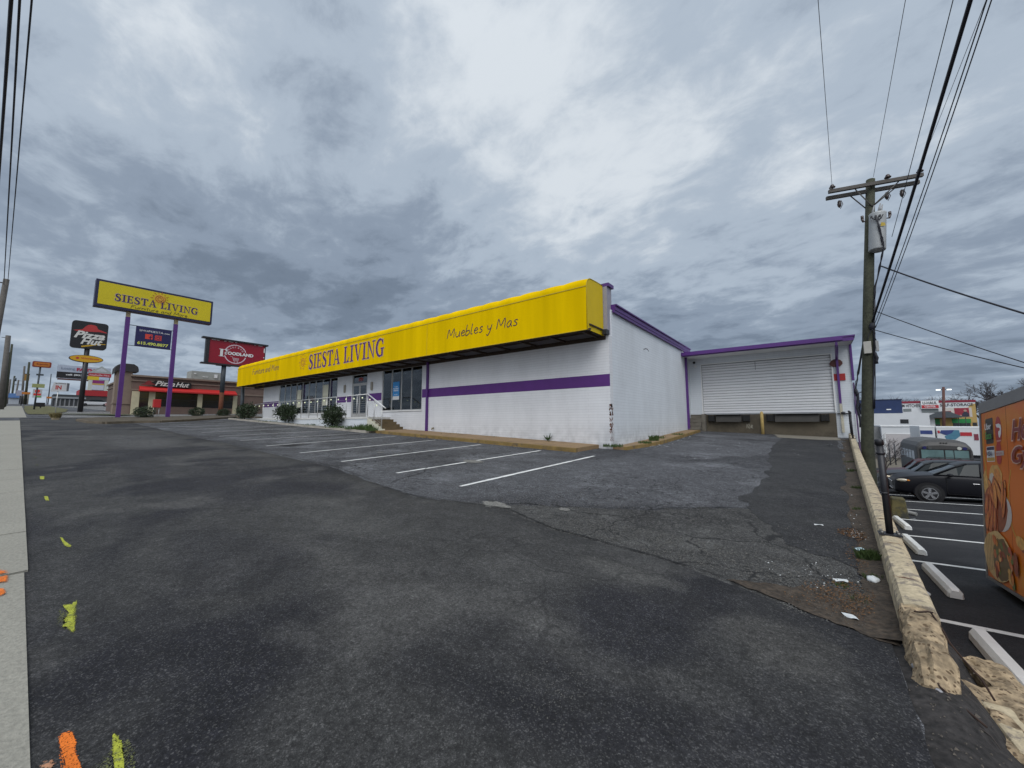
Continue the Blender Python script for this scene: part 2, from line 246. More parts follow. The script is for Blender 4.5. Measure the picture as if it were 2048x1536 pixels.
# ------------------------------------------------------------------ builders
ROOTW = {}
class MB:
    def __init__(s): s.v = []; s.f = []; s.sm = []
    def add(s, vs, fs, smooth=False):
        o = len(s.v); s.v += [tuple(p) for p in vs]; s.f += [tuple(i + o for i in f) for f in fs]; s.sm += [smooth] * len(fs); return s
    def box(s, x0, x1, y0, y1, z0, z1):
        x0, x1 = min(x0, x1), max(x0, x1); y0, y1 = min(y0, y1), max(y0, y1); z0, z1 = min(z0, z1), max(z0, z1)
        v = [(x, y, z) for x in (x0, x1) for y in (y0, y1) for z in (z0, z1)]
        return s.add(v, [(0, 1, 3, 2), (4, 6, 7, 5), (0, 4, 5, 1), (2, 3, 7, 6), (0, 2, 6, 4), (1, 5, 7, 3)])
    def quad(s, *p): return s.add(p, [tuple(range(len(p)))])
    def hexa(s, a, b):   # two matching loops
        n = len(a); return s.add(list(a) + list(b), [tuple(range(n))[::-1], tuple(range(n, 2 * n))] + [(i, (i + 1) % n, n + (i + 1) % n, n + i) for i in range(n)])
    def prism(s, poly, axis, a, b):
        """poly of 2-D points; axis 'x': (y,z); 'y': (x,z); 'z': (x,y)"""
        mk = {'x': lambda p, t: (t, p[0], p[1]), 'y': lambda p, t: (p[0], t, p[1]), 'z': lambda p, t: (p[0], p[1], t)}[axis]
        return s.hexa([mk(p, a) for p in poly], [mk(p, b) for p in poly])
    def tube(s, pts, r, n=8, cap=True, smooth=True):
        pts = [Vector(p) for p in pts]; rs = r if isinstance(r, (list, tuple)) else [r] * len(pts)
        o = len(s.v); prev = None
        for i, p in enumerate(pts):
            t = (pts[min(i + 1, len(pts) - 1)] - pts[max(i - 1, 0)])
            t = t.normalized() if t.length > 1e-9 else Vector((0, 0, 1))
            if prev is None:
                a = t.orthogonal().normalized()
            else:
                a = (prev - t * prev.dot(t)); a = a.normalized() if a.length > 1e-6 else t.orthogonal().normalized()
            prev = a; b = t.cross(a)
            for k in range(n):
                w = 2 * math.pi * k / n; s.v.append(tuple(p + (a * math.cos(w) + b * math.sin(w)) * rs[i]))
        for i in range(len(pts) - 1):
            for k in range(n):
                s.f.append((o + i * n + k, o + i * n + (k + 1) % n, o + (i + 1) * n + (k + 1) % n, o + (i + 1) * n + k)); s.sm.append(smooth)
        if cap:
            s.f.append(tuple(o + k for k in range(n))[::-1]); s.f.append(tuple(o + (len(pts) - 1) * n + k for k in range(n))); s.sm += [False, False]
        return s
    def disc(s, c, nrm, r, n=20, depth=.0, r2=None):
        c = Vector(c); nrm = Vector(nrm).normalized(); a = nrm.orthogonal().normalized(); b = nrm.cross(a); r2 = r if r2 is None else r2
        A = [c + (a * math.cos(2 * math.pi * k / n) + b * math.sin(2 * math.pi * k / n)) * r for k in range(n)]
        B = [c + nrm * depth + (a * math.cos(2 * math.pi * k / n) + b * math.sin(2 * math.pi * k / n)) * r2 for k in range(n)]
        if depth == 0: return s.add(A, [tuple(range(n))])
        return s.hexa(A, B)
    def ball(s, c, rx, ry=None, rz=None, n=8, m=6):
        ry = ry or rx; rz = rz or rx; o = len(s.v)
        for i in range(m + 1):
            th = math.pi * i / m
            for k in range(n):
                w = 2 * math.pi * k / n; s.v.append((c[0] + rx * math.sin(th) * math.cos(w), c[1] + ry * math.sin(th) * math.sin(w), c[2] + rz * math.cos(th)))
        for i in range(m):
            for k in range(n): s.f.append((o + i * n + k, o + (i + 1) * n + k, o + (i + 1) * n + (k + 1) % n, o + i * n + (k + 1) % n)); s.sm.append(True)
        return s
    def build(s, name, m, parent=None, bevel=0., label=None):
        me = bpy.data.meshes.new(name); off = Vector((0, 0, 0)); r = parent
        while r is not None and r.parent is not None: r = r.parent
        if r is not None and r.name in ROOTW: off = ROOTW[r.name]
        me.from_pydata([Vector(p) - off for p in s.v], [], s.f); me.validate()
        if len(me.polygons) == len(s.sm): me.polygons.foreach_set('use_smooth', s.sm)
        o = bpy.data.objects.new(name, me); COL.objects.link(o)
        if m: me.materials.append(m)
        if parent is not None: o.parent = parent
        if bevel > 0:
            b = o.modifiers.new('bevel', 'BEVEL'); b.width = bevel; b.segments = 2; b.limit_method = 'ANGLE'
        if label: o['label'] = label
        return o
def thing(name, label, cat, loc=(0, 0, 0), rz=0., group=None, world=True):
    """an Empty at the thing's base; with world=True its parts are drawn in world coordinates (rz must be 0)"""
    o = bpy.data.objects.new(name, None); COL.objects.link(o); o.location = loc; o.rotation_euler = (0, 0, rz); o.empty_display_size = .2
    o['label'] = label; o['category'] = cat
    if group: o['group'] = group
    if world: ROOTW[o.name] = Vector(loc)
    return o
def tag(o, label, cat, group=None, kind=None):
    if label: o['label'] = label
    if cat: o['category'] = cat
    if group: o['group'] = group
    if kind: o['kind'] = kind
    return o
def struct(o): o['kind'] = 'structure'; return o
# --- lettering
_tc = {}
def glyphs(s, bold=0., shear=0.):
    k = (s, bold, shear)
    if k not in _tc:
        cu = bpy.data.curves.new('t', 'FONT'); cu.body = s; cu.size = 1; cu.offset = bold; cu.shear = shear; cu.resolution_u = 3
        o = bpy.data.objects.new('t', cu); COL.objects.link(o); bpy.context.view_layer.update()
        me = o.evaluated_get(bpy.context.evaluated_depsgraph_get()).to_mesh()
        _tc[k] = ([(v.co.x, v.co.y) for v in me.vertices], [tuple(p.vertices) for p in me.polygons])
        bpy.data.objects.remove(o); bpy.data.curves.remove(cu)
    return _tc[k]
def put2d(mb, vs, fs, O, U, V, flip=None):
    O, U, V = Vector(O), Vector(U), Vector(V); return mb.add([O + U * x + V * y for x, y in vs], fs)
def text(mb, s, O, U, V, w, h, bold=0., shear=0.):
    """text fitted in a box of width w and height h whose bottom-left corner is O"""
    vs, fs = glyphs(s, bold, shear); xs = [p[0] for p in vs]; ys = [p[1] for p in vs]
    x0, y0 = min(xs), min(ys); sx = w / (max(xs) - x0); sy = h / (max(ys) - y0)
    return put2d(mb, [((x - x0) * sx, (y - y0) * sy) for x, y in vs], fs, O, U, V)
def ribbon(pts, w):
    n = len(pts); ws = w if isinstance(w, (list, tuple)) else [w] * n; vs = []; fs = []
    closed = (abs(pts[0][0] - pts[-1][0]) + abs(pts[0][1] - pts[-1][1])) < 1e-6
    for i in range(n):
        a = pts[i - 1] if i else (pts[-2] if closed else pts[0]); b = pts[i + 1] if i < n - 1 else (pts[1] if closed else pts[-1])
        tx, ty = b[0] - a[0], b[1] - a[1]; l = math.hypot(tx, ty) or 1; nx, ny = -ty / l, tx / l
        vs += [(pts[i][0] + nx * ws[i] / 2, pts[i][1] + ny * ws[i] / 2), (pts[i][0] - nx * ws[i] / 2, pts[i][1] - ny * ws[i] / 2)]
        if i: fs.append((2 * i - 2, 2 * i - 1, 2 * i + 1, 2 * i))
    return vs, fs
def smooth2(pts, k=5):
    if len(pts) < 3: return pts
    out = []; P = [pts[0]] + list(pts) + [pts[-1]]
    for i in range(1, len(P) - 2):
        p0, p1, p2, p3 = P[i - 1], P[i], P[i + 1], P[i + 2]
        for j in range(k):
            t = j / k
            out.append(tuple(.5 * ((2 * p1[q]) + (-p0[q] + p2[q]) * t + (2 * p0[q] - 5 * p1[q] + 4 * p2[q] - p3[q]) * t * t + (-p0[q] + 3 * p1[q] - 3 * p2[q] + p3[q]) * t ** 3) for q in (0, 1)))
    out.append(pts[-1]); return out
def rect(x0, x1, y0, y1): return [(x0, y0), (x1, y0), (x1, y1), (x0, y1)]
def serif(c):
    """one roman capital in a unit-high cell -> width, polygons, ribbons"""
    t = .065
    if c == 'I': return .44, [rect(.13, .31, t, 1 - t), rect(0, .44, 0, t), rect(0, .44, 1 - t, 1)], []
    if c == 'E': return .74, [rect(.10, .28, t, 1 - t), rect(0, .70, 0, t), rect(0, .68, 1 - t, 1), rect(.28, .5, .47, .53), [(.62, t), (.74, .30), (.70, .30), (.52, t)], [(.66, 1 - t), (.66, .74), (.63, .74), (.5, 1 - t)], rect(.5, .54, .37, .63)], []
    if c == 'T': return .82, [rect(.32, .50, t, 1 - t), rect(.2, .62, 0, t), rect(0, .82, 1 - t, 1), [(0, 1 - t), (0, .70), (.04, .70), (.18, 1 - t)], [(.82, 1 - t), (.64, 1 - t), (.78, .70), (.82, .70)]], []
    if c == 'L': return .72, [rect(.10, .28, t, 1 - t), rect(0, .70, 0, t), rect(0, .40, 1 - t, 1), [(.60, t), (.72, .34), (.68, .34), (.46, t)]], []
    if c == 'A': return .95, [[(.40, 1), (.52, 1), (.86, t), (.65, t)], [(.38, .94), (.44, .94), (.17, t), (.10, t)], rect(.24, .62, .30, .36), rect(0, .28, 0, t), rect(.54, .95, 0, t)], []
    if c == 'V': return .93, [[(.08, 1 - t), (.28, 1 - t), (.56, 0), (.44, 0)], [(.73, 1 - t), (.80, 1 - t), (.56, .06), (.50, .10)], rect(0, .38, 1 - t, 1), rect(.62, .93, 1 - t, 1)], []
    if c == 'N': return .95, [rect(.13, .19, t, 1 - t), rect(.74, .80, .0, 1 - t), [(.04, 1), (.26, 1), (.80, .0), (.74, .0)], rect(0, .30, 0, t), rect(.62, .95, 1 - t, 1)], []
    if c == 'F': return .72, [rect(.10, .34, t, 1 - t), rect(0, .46, 0, t), rect(0, .70, 1 - t, 1), [(.72, 1), (.72, .70), (.68, .70), (.5, 1 - t)]], []
    if c == 'S':
        p = smooth2([(.58, .80), (.42, .965), (.22, .94), (.12, .78), (.20, .62), (.42, .49), (.56, .33), (.50, .10), (.30, .03), (.10, .12), (.05, .26)], 5)
        n = len(p); w = [.05 + .16 * max(0, math.sin(math.pi * i / (n - 1))) ** 1.6 for i in range(n)]
        return .68, [[(.60, .98), (.60, .68), (.56, .68), (.50, .88)], [(.03, .02), (.03, .34), (.07, .34), (.13, .12)]], [(p, w)]
    if c == 'G':
        p = [(.46 + .38 * math.cos(a), .5 + .47 * math.sin(a)) for a in [math.radians(45 + 265 * i / 22) for i in range(23)]]
        w = [.05 + .15 * max(0, math.sin(math.pi * i / 22)) ** 1.3 for i in range(23)]
        return .92, [rect(.62, .78, .02, .42), rect(.52, .90, .42, .48), [(.78, .98), (.78, .68), (.74, .68), (.62, .9)]], [(p, w)]
    return .4, [], []
def serif_text(mb, s, O, U, V, w, h, Nn, gap=.10, grow=0., nudge=.0004):
    """serif capitals fitted in w x h; grow widens every stroke (used for the pale outline)"""
    x = 0; items = []
    for c in s:
        if c == ' ': x += .42; continue
        cw, ps, rs = serif(c); items.append((x, ps, rs)); x += cw + gap
    tot = x - gap; sx = w / tot; O, U, V, Nn = Vector(O), Vector(U), Vector(V), Vector(Nn); k = 0
    for x, ps, rs in items:
        for p in ps:
            if grow:
                cx = sum(q[0] for q in p) / len(p); cy = sum(q[1] for q in p) / len(p)
                p = [(q[0] + grow * (1 if q[0] > cx else -1), q[1] + grow * (1 if q[1] > cy else -1)) for q in p]
            k += 1; put2d(mb, [((x + a) * sx, b * h) for a, b in p], [tuple(range(len(p)))], O + Nn * nudge * (k % 7), U, V)
        for p, ww in rs:
            vs, fs = ribbon(p, [q + 2 * grow for q in ww]); k += 1
            put2d(mb, [((x + a) * sx, b * h) for a, b in vs], fs, O + Nn * nudge * (k % 7), U, V)
HAND = {'M': (1.55, [[(0, 0), (.12, 1.7), (.6, .5), (1.1, 1.7), (1.25, 0)]]), 'u': (1.0, [[(0, 1), (.05, .3), (.3, 0), (.6, .2), (.7, 1)], [(.7, 1), (.72, .15), (.85, 0)]]),
 'e': (.9, [[(.1, .5), (.6, .62), (.5, .95), (.25, .95), (.05, .5), (.2, .08), (.45, 0), (.72, .2)]]), 'b': (.9, [[(.02, 1.9), (0, .05), (.35, 0), (.65, .35), (.5, .8), (.05, .7)]]),
 'l': (.5, [[(.05, 1.9), (0, .3), (.12, 0), (.3, .1)]]), 's': (.75, [[(.55, .9), (.3, 1), (.1, .75), (.5, .35), (.35, .02), (0, .1)]]),
 'y': (.95, [[(0, 1), (.1, .45), (.35, .25), (.6, .5)], [(.68, 1), (.5, -.2), (.22, -.8), (0, -.55)]]), 'a': (.98, [[(.6, .9), (.3, 1), (0, .5), (.15, 0), (.45, .15), (.6, .9)], [(.6, .9), (.64, .2), (.8, 0)]]),
 'F': (1.0, [[(.02, 1.7), (0, 0)], [(0, 1.68), (.9, 1.75)], [(0, .9), (.65, .95)]]), 'r': (.65, [[(0, 1), (.05, 0)], [(.03, .5), (.25, .95), (.5, .95)]]),
 'n': (.85, [[(0, 1), (.03, 0)], [(.03, .6), (.3, 1), (.55, .8), (.6, 0)]]), 'i': (.35, [[(0, 1), (.02, 0)], [(0, 1.38), (.02, 1.5)]]),
 't': (.65, [[(.15, 1.6), (.15, .2), (.3, 0), (.48, .1)], [(-.1, 1), (.42, 1.05)]]), 'd': (.95, [[(.6, .8), (.3, 1), (0, .5), (.2, 0), (.5, .15), (.6, .7)], [(.62, 1.9), (.64, 0)]]),
 'o': (.85, [[(.3, 1), (.02, .6), (.15, .05), (.5, .1), (.62, .6), (.3, 1)]]), ' ': (.6, []), 'h': (.85, [[(0, 1.9), (.03, 0)], [(.03, .6), (.3, 1), (.55, .8), (.6, 0)]]),
 'P': (1.0, [[(.1, 1.7), (0, 0)], [(.1, 1.65), (.7, 1.7), (.8, 1.2), (.05, .8)]]), 'z': (.85, [[(0, 1), (.6, 1.02), (.02, .02), (.7, .05)]]), 'H': (1.2, [[(.1, 1.7), (0, 0)], [(.85, 1.75), (.75, 0)], [(.05, .85), (.85, .95)]])}
def hand_text(mb, s, O, U, V, w, h, Nn, lw, asc=1.9, slant=.15):
    tot = sum(HAND[c][0] for c in s); sx = w / tot; sy = h / asc; x = 0; O, U, V, Nn = map(Vector, (O, U, V, Nn)); k = 0
    for c in s:
        a, st = HAND[c]
        for p in st:
            pts = [((x + q[0] + slant * q[1]) * sx, q[1] * sy) for q in smooth2(p, 4)]
            vs, fs = ribbon(pts, lw); k += 1; put2d(mb, vs, fs, O + Nn * .0004 * (k % 6), U, V)
        x += a
def arc(cx, cy, r, a0, a1, n=24, ry=None): return [(cx + r * math.cos(math.radians(a0 + (a1 - a0) * i / n)), cy + (ry or r) * math.sin(math.radians(a0 + (a1 - a0) * i / n))) for i in range(n + 1)]
X_, Y_, Z_ = Vector((1, 0, 0)), Vector((0, 1, 0)), Vector((0, 0, 1))
def sun_logo(mb, O, U, V, Nn, r, lw):
    O, U, V, Nn = map(Vector, (O, U, V, Nn))
    sp = [((.12 + .43 * t) * r * math.cos(t * 4.2 * math.pi), (.12 + .43 * t) * r * math.sin(t * 4.2 * math.pi)) for t in [i / 50 for i in range(51)]]
    vs, fs = ribbon(sp, lw); put2d(mb, vs, fs, O, U, V)
    for k in range(14):
        a = 2 * math.pi * k / 14; q = .68 * r; e = (1.0 if k % 2 else .86) * r
        tri = [(q * math.cos(a - .09), q * math.sin(a - .09)), (q * math.cos(a + .09), q * math.sin(a + .09)), (e * math.cos(a + .06), e * math.sin(a + .06))]
        put2d(mb, tri, [(0, 1, 2)], O + Nn * .0005, U, V)
# --- terrain
def sst(a, b, t): t = max(0., min(1., (t - a) / (b - a))); return t * t * (3 - 2 * t)
def gu(x, y):
    """upper ground: the lot climbs along the shop front"""
    z = -.91 + .0241 * y - .039 * x + .2 * sst(0, 11, y) * sst(-4, .5, x)
    return z if z < 4.6 else 4.6 + 1.4 * (1 - math.exp(-(z - 4.6) / 1.4))
def gl(x, y):
    """lower car park behind the retaining wall"""
    return min(-1.3, max(-4.1, -3.103 - .0615 * y + .0479 * min(x, 16)))
def wallx(y): return 5.93 + .045 * (y + 9) if y < 12 else 7.1
def sheet(name, xs, ys, fz, m, off=0., clip=None, kind='structure', skirt=0.):
    mb = MB(); nx, ny = len(xs), len(ys)
    xx = (lambda x, y: x) if clip is None else clip
    mb.v = [(xx(x, y), y, fz(xx(x, y), y) + off) for y in ys for x in xs]
    mb.f = [(j * nx + i, j * nx + i + 1, (j + 1) * nx + i + 1, (j + 1) * nx + i) for j in range(ny - 1) for i in range(nx - 1)]; mb.sm = [True] * len(mb.f)
    o = mb.build(name, m); o['kind'] = kind; return o
def lin(a, b, n): return [a + (b - a) * i / n for i in range(n + 1)]
def drape(name, poly, fz, off, m, kind='structure', cell=.6, thick=0.):
    """flat outline (x,y) laid on the ground: one outline cut along a grid so that it follows the slope"""
    bm = bmesh.new(); f = bm.faces.new([bm.verts.new((x, y, 0)) for x, y in poly])
    xs_ = [p[0] for p in poly]; ys_ = [p[1] for p in poly]; c = max(cell, .5)
    if max(xs_) > -5 and max(ys_) > -.5 or cell > 2:
        for ax, (a, b) in enumerate(((min(xs_), max(xs_)), (min(ys_), max(ys_)))):
            t = math.ceil(a / c) * c
            while t < b:
                co = [0, 0, 0]; no = [0, 0, 0]; co[ax] = t; no[ax] = 1
                bmesh.ops.bisect_plane(bm, geom=bm.verts[:] + bm.edges[:] + bm.faces[:], plane_co=co, plane_no=no); t += c
    bmesh.ops.triangulate(bm, faces=bm.faces[:])
    for v in bm.verts: v.co.z = fz(v.co.x, v.co.y) + off
    bmesh.ops.recalc_face_normals(bm, faces=bm.faces[:])
    me = bpy.data.meshes.new(name); bm.to_mesh(me); bm.free(); me.materials.append(m)
    o = bpy.data.objects.new(name, me); COL.objects.link(o); o['kind'] = kind; return o
def wobble(poly, amp, seed=0, n=6):
    out = []; area = sum(a[0] * b[1] - b[0] * a[1] for a, b in zip(poly, poly[1:] + poly[:1])); sg = 1 if area > 0 else -1; k = 0
    for i, p in enumerate(poly):
        q = poly[(i + 1) % len(poly)]; l = math.hypot(q[0] - p[0], q[1] - p[1]) or 1; nx, ny = (q[1] - p[1]) / l * sg, -(q[0] - p[0]) / l * sg
        m = max(1, min(n, int(l / (amp * 1.1)) if amp > 0 else n))
        for t in range(m):
            k += 1; f = t / m; d = amp * (noise.noise(Vector((k * .37, seed * 7.3, 0))) + .6 * noise.noise(Vector((k * 1.3, seed * 3.1, 5)))) * 1.3
            out.append((p[0] + (q[0] - p[0]) * f + nx * d, p[1] + (q[1] - p[1]) * f + ny * d))
    return out
# ------------------------------------------------------------------ ground
OLD = asphalt_mat('old_asphalt', (.062, .063, .068), (.030, .030, .033), (.13, .133, .142), .30, crack=1.2, speck=.5, grit=1.1)
NEW = asphalt_mat('new_asphalt', (.042, .0415, .041), (.014, .014, .018), (.078, .076, .073), .34, crack=.28, speck=.25, grit=1.0, spots=[(4.5, -10.15, .55, .42, .85, (.016, .016, .021)), (5.35, -11.0, .4, .5, .7, (.018, .018, .022)), (3.4, -10.0, .6, .3, .5, (.07, .069, .067)),
    (1.2, -11.4, 1.2, .5, .5, (.020, .020, .024)), (-2.5, -10.4, 2.6, .6, .6, (.022, .022, .026)), (-7.5, -10.9, 3.5, .5, .6, (.024, .024, .028)), (4.2, -9.4, .5, .16, .6, (.085, .083, .078)), (.4, -10.2, 1.5, .5, .5, (.072, .071, .068)), (5.3, -9.8, .35, .35, .55, (.075, .072, .066)), (-13, -10, 4, 1.0, .6, (.085, .084, .084))])
CRK = asphalt_mat('crumbling_asphalt', (.050, .049, .047), (.034, .033, .032), (.078, .077, .074), .9, crack=.8, speck=.6, grit=1.15)
PAT = asphalt_mat('dark_patch_asphalt', (.028, .028, .029), (.020, .020, .022), (.045, .045, .045), .6, crack=.3, speck=.5)
LOW = asphalt_mat('sealed_asphalt', (.022, .022, .025), (.015, .015, .018), (.04, .04, .042), .35, speck=.15, grit=.6)
PALE = asphalt_mat('pale_asphalt', (.15, .148, .145), (.10, .10, .10), (.19, .185, .18), .2)
xs = [-520, -400, -300, -240, -190, -160, -140, -120, -105, -90, -80, -70, -60, -52, -46, -42] + lin(-40, -5, 35) + lin(-4.5, 5.5, 20) + [99]
ys = [-120, -80, -50, -30, -22] + lin(-18, -1, 17) + lin(-.5, 14, 29) + [18, 25, 35, 50, 80, 130, 220, 400]
sheet('ground', xs, ys, gu, OLD, clip=lambda x, y: x if x < 50 else wallx(y) + (.12 if y < 12 else 0))
sheet('parking_lot', [0, .2, .5, 1, 2, 4, 7, 10, 14, 20, 30, 50, 80, 130, 250, 500], [-120, -50, -25] + lin(-16, 30, 46) + [36, 45, 60, 90, 140, 220, 400, 700],
      lambda x, y: gl(x, y), LOW, clip=lambda x, y: wallx(y) - .06 + x)
def seam(x):
    b = [(-40, -8.3), (-10, -8.3), (-3, -8.35), (-.5, -8.75), (.6, -8.9), (1.7, -8.6), (2.0, -8.5), (3.1, -8.85), (4, -8.9), (4.6, -8.95), (5.0, -9.1), (5.4, -9.22), (5.7, -9.34), (6.1, -9.42)]
    for (x0, y0), (x1, y1) in zip(b, b[1:]):
        if x <= x1: return y0 + (y1 - y0) * (x - x0) / (x1 - x0)
    return -9.42
def apron():
    mb = MB(); X = lin(-40, -4, 40) + lin(-3.8, 5.86, 120); K = 10
    for x in X:
        e = seam(x) + .05 * noise.noise(Vector((x * 2.2, 3, 0))) + .025 * noise.noise(Vector((x * 9, 7, 0)))
        for k in range(K + 1):
            y = -12.64 + (e + 12.64) * k / K; mb.v.append((x, y, gu(x, y) + (.010 if x > -.5 else .004 + .006 * sst(-12, -.5, x))))
        mb.v.append((x, e + .012, gu(x, e) - .01))
    n = K + 2
    for i in range(len(X) - 1):
        for k in range(n - 1): mb.f.append((i * n + k, (i + 1) * n + k, (i + 1) * n + k + 1, i * n + k + 1)); mb.sm.append(True)
    struct(mb.build('street_apron', NEW))
apron()
drape('crumbling_asphalt_band', wobble([(-.6, -8.8), (.6, -8.9), (1.9, -8.37), (2.8, -7.76), (3.7, -7.17), (4.2, -6.53), (5.0, -6.0), (5.6, -6.1), (5.9, -8.9), (5.5, -9.3), (4, -9.1), (2.0, -8.95)], .08, 3, 14), gu, .004, CRK)
drape('dark_asphalt_patch', wobble([(4.6, -5.6), (4.7, -3), (4.6, 0), (4.3, 4), (4.4, 8.6), (6.3, 8.7), (6.2, 2), (6.05, -4), (5.9, -8.0), (5.3, -7.6), (4.9, -6.6)], .10, 5, 10), gu, .008, PAT)
drape('dock_apron', wobble([(3.9, 11.2), (6.4, 11.2), (6.55, 9.2), (5.7, 8.8), (4.3, 8.9)], .06, 9, 8), gu, .014, mat('apron_concrete', (.21, .19, .15), .85, var=.3, scale=1.5, bump=.4, fine=.2, stain=((.07, .065, .06), 1.5, .5, .2)))
drape('hut_lot', [(-37.2, -10), (-44, -10.9), (-62, -12), (-62, 6), (-37.5, 6), (-36.5, 0)], gu, .004, PALE, cell=4)
drape('street_lot', [(-60, -5), (-140, -9), (-160, 30), (-62, 20)], gu, .008, PALE, cell=8)
ext = mat('pothole_rim', (.17, .165, .15), .9, var=.4, scale=20, bump=.8, fine=.4)
for k, (px, py, r) in enumerate([(-1.39, -5.5, .30), (1.87, -8.42, .22), (2.75, -7.98, .10), (-4.6, -6.1, .12)]):
    drape('pothole', [(px + r * (1 + .25 * rnd.uniform(-1, 1)) * math.cos(a), py + .7 * r * (1 + .3 * rnd.uniform(-1, 1)) * math.sin(a)) for a in [2 * math.pi * i / 18 for i in range(18)]], gu, .012, ext, cell=.1)
# stall lines on the shop lot
for k, (xr, xl) in enumerate([(.38, .56), (-1.54, -1.37), (-4.19, -3.7), (-6.71, -6.1), (-9.37, -8.7), (-12.06, -11.3), (-14.7, -13.9), (-17.76, -16.6), (-20.6, -19.4), (-23.4, -22.2), (-26.2, -24.9), (-28.9, -27.6)]):
    y1, y0 = -2.15, -7.85 + .05 * k
    n = 40; mb = MB()
    for i in range(n + 1):
        t = i / n; x = xr + (xl - xr) * t; y = y1 + (y0 - y1) * t; w = .05 + .012 * rnd.uniform(-1, 1) + (.012 if k > 5 else 0)
        mb.v += [(x - w, y, gu(x, y) + .006), (x + w, y, gu(x, y) + .006)]
        if i: mb.f.append((2 * i - 2, 2 * i - 1, 2 * i + 1, 2 * i)); mb.sm.append(False)
    struct(mb.build('parking_line', LINEP))
# lower lot lines
for y0 in (14.8, 11.4, 7.95, 4.7, 1.3, -1.95, -5.6, -9.0):
    mb = MB(); dy = -.10
    for i in range(21):
        x = wallx(y0) + .55 + 7.5 * i / 20; y = y0 + dy * (x - 7.5); z = gl(x, y) + .006; mb.v += [(x, y - .05, z), (x, y + .05, z)]
        if i: mb.f.append((2 * i - 2, 2 * i, 2 * i + 1, 2 * i - 1)); mb.sm.append(False)
    struct(mb.build('parking_line', LINEP))
# sidewalk in slabs along the street
def slabs(name, xs, y0, y1, off, m, gap=.009, dep=.12):
    mb = MB()
    for a, b in zip(xs, xs[1:]):
        a += gap / 2; b -= gap / 2; n = max(1, int((b - a) / 1.5))
        for i in range(n):
            p, q = a + (b - a) * i / n, a + (b - a) * (i + 1) / n; j = rnd.uniform(-.003, .003)
            A = [(x, y, gu(x, y) + off + j) for x, y in ((p, y0), (q, y0), (q, y1), (p, y1))]
            mb.hexa([(v[0], v[1], v[2] - dep) for v in A], A)
    return struct(mb.build(name, m))
slabs('sidewalk', [-34.6, -31, -28, -25, -22, -19, -16, -13, -10, -7, -5.5, -4, -2.5, -1.1], -14.75, -12.62, .028, WALK)
slabs('sidewalk', [-1.1, .38], -14.75, -12.62, .028, WALK, .004)
slabs('sidewalk', [.41, 2, 3.6, 5.2, 6.8, 8.4, 12], -14.75, -12.64, .022, WALK)
slabs('sidewalk', [-41.5 - 5 * k for k in range(15)][::-1], -14.1, -12.3, .02, WALK)
drape('soil_verge', [(-41, -14.8), (-41, -17), (-115, -17), (-115, -14.2)], gu, .012, PALE, cell=5)
# dry grass beyond the drive
tag(drape('grass', wobble([(-50, -12.2), (-49.5, -11.0), (-60, -9.4), (-75, -8.6), (-110, -9), (-115, -12.2)], .2, 4, 6), gu, .05, mat('dry_turf', (.10, .095, .035), .95, var=.45, scale=.8, bump=1, bscale=8, fine=.3), cell=3), None, None, kind='stuff')
tag(drape('grass', wobble([(-43.3, -6.2), (-43.7, -7.2), (-50, -11.2), (-51, -10.6), (-46, -6.2)], .15, 8, 6), gu, .09, mat('green_turf', (.045, .055, .018), .95, var=.45, scale=1.5, bump=1, bscale=8, fine=.3), cell=1.5), None, None, kind='stuff')
CRKM = mat('crack_black', (.010, .010, .011), .95, var=.2)
def crack(pts, w, off, sd, amp=.05, step=.12):
    mb = MB(); P_ = []
    for (x0, y0), (x1, y1) in zip(pts, pts[1:]):
        n = max(2, int(math.hypot(x1 - x0, y1 - y0) / step))
        for i in range(n): t = i / n; P_.append((x0 + (x1 - x0) * t, y0 + (y1 - y0) * t))
    P_.append(pts[-1]); P_ = [(x + amp * noise.noise(Vector((x * 3, y * 3, sd))), y + amp * noise.noise(Vector((x * 3, y * 3, sd + 9))) + amp * .4 * noise.noise(Vector((x * 14, y * 14, sd)))) for x, y in P_]
    ws = [w * (.35 + 1.1 * abs(noise.noise(Vector((i * .6, sd, 2))))) * min(1, (i + 1) / 4, (len(P_) - i) / 4) for i in range(len(P_))]
    vs, fs = ribbon(P_, ws); mb.v = [(x, y, gu(x, y) + off) for x, y in vs]; mb.f = fs; mb.sm = [False] * len(fs); struct(mb.build('pavement_crack', CRKM))
crack([(-1.0, -8.72), (.6, -8.84), (1.7, -8.56), (2.1, -8.48), (3.1, -8.80), (4, -8.85), (4.6, -8.9), (5.0, -9.02)], .035, .0145, 1, .03)
crack([(-30, -8.25), (-18, -8.2), (-8, -8.2), (-3, -8.25), (-1, -8.6)], .03, .0125, 2, .03, .3)
crack([(-.6, -8.6), (-.9, -7.6), (-1.5, -6.9), (-1.2, -5.9), (-1.9, -5.2)], .035, .007, 3, .12); crack([(-.9, -7.6), (-2.2, -7.3), (-3.0, -7.6)], .02, .007, 4, .1); crack([(-1.5, -6.9), (-.6, -6.5), (.2, -6.8)], .02, .007, 5, .1)
crack([(1.9, -8.3), (2.8, -7.7), (3.7, -7.1), (4.2, -6.5), (4.9, -6.0)], .035, .0085, 6, .10); crack([(1.2, -8.5), (2.2, -7.9), (3.2, -7.9), (4.1, -7.5)], .022, .0085, 7, .1); crack([(3.0, -6.4), (3.6, -5.3), (3.2, -4.0), (3.9, -2.4)], .018, .009, 8, .15); crack([(.5, -5.5), (1.9, -5.0), (2.6, -5.3), (3.7, -4.9)], .018, .009, 9, .12)
crack([(2.3, -1.2), (3.4, -.9), (4.4, -1.3)], .03, .009, 10, .1); crack([(-6, -6.6), (-4.9, -5.4), (-5.2, -4.0), (-4.2, -2.8)], .02, .009, 11, .15)
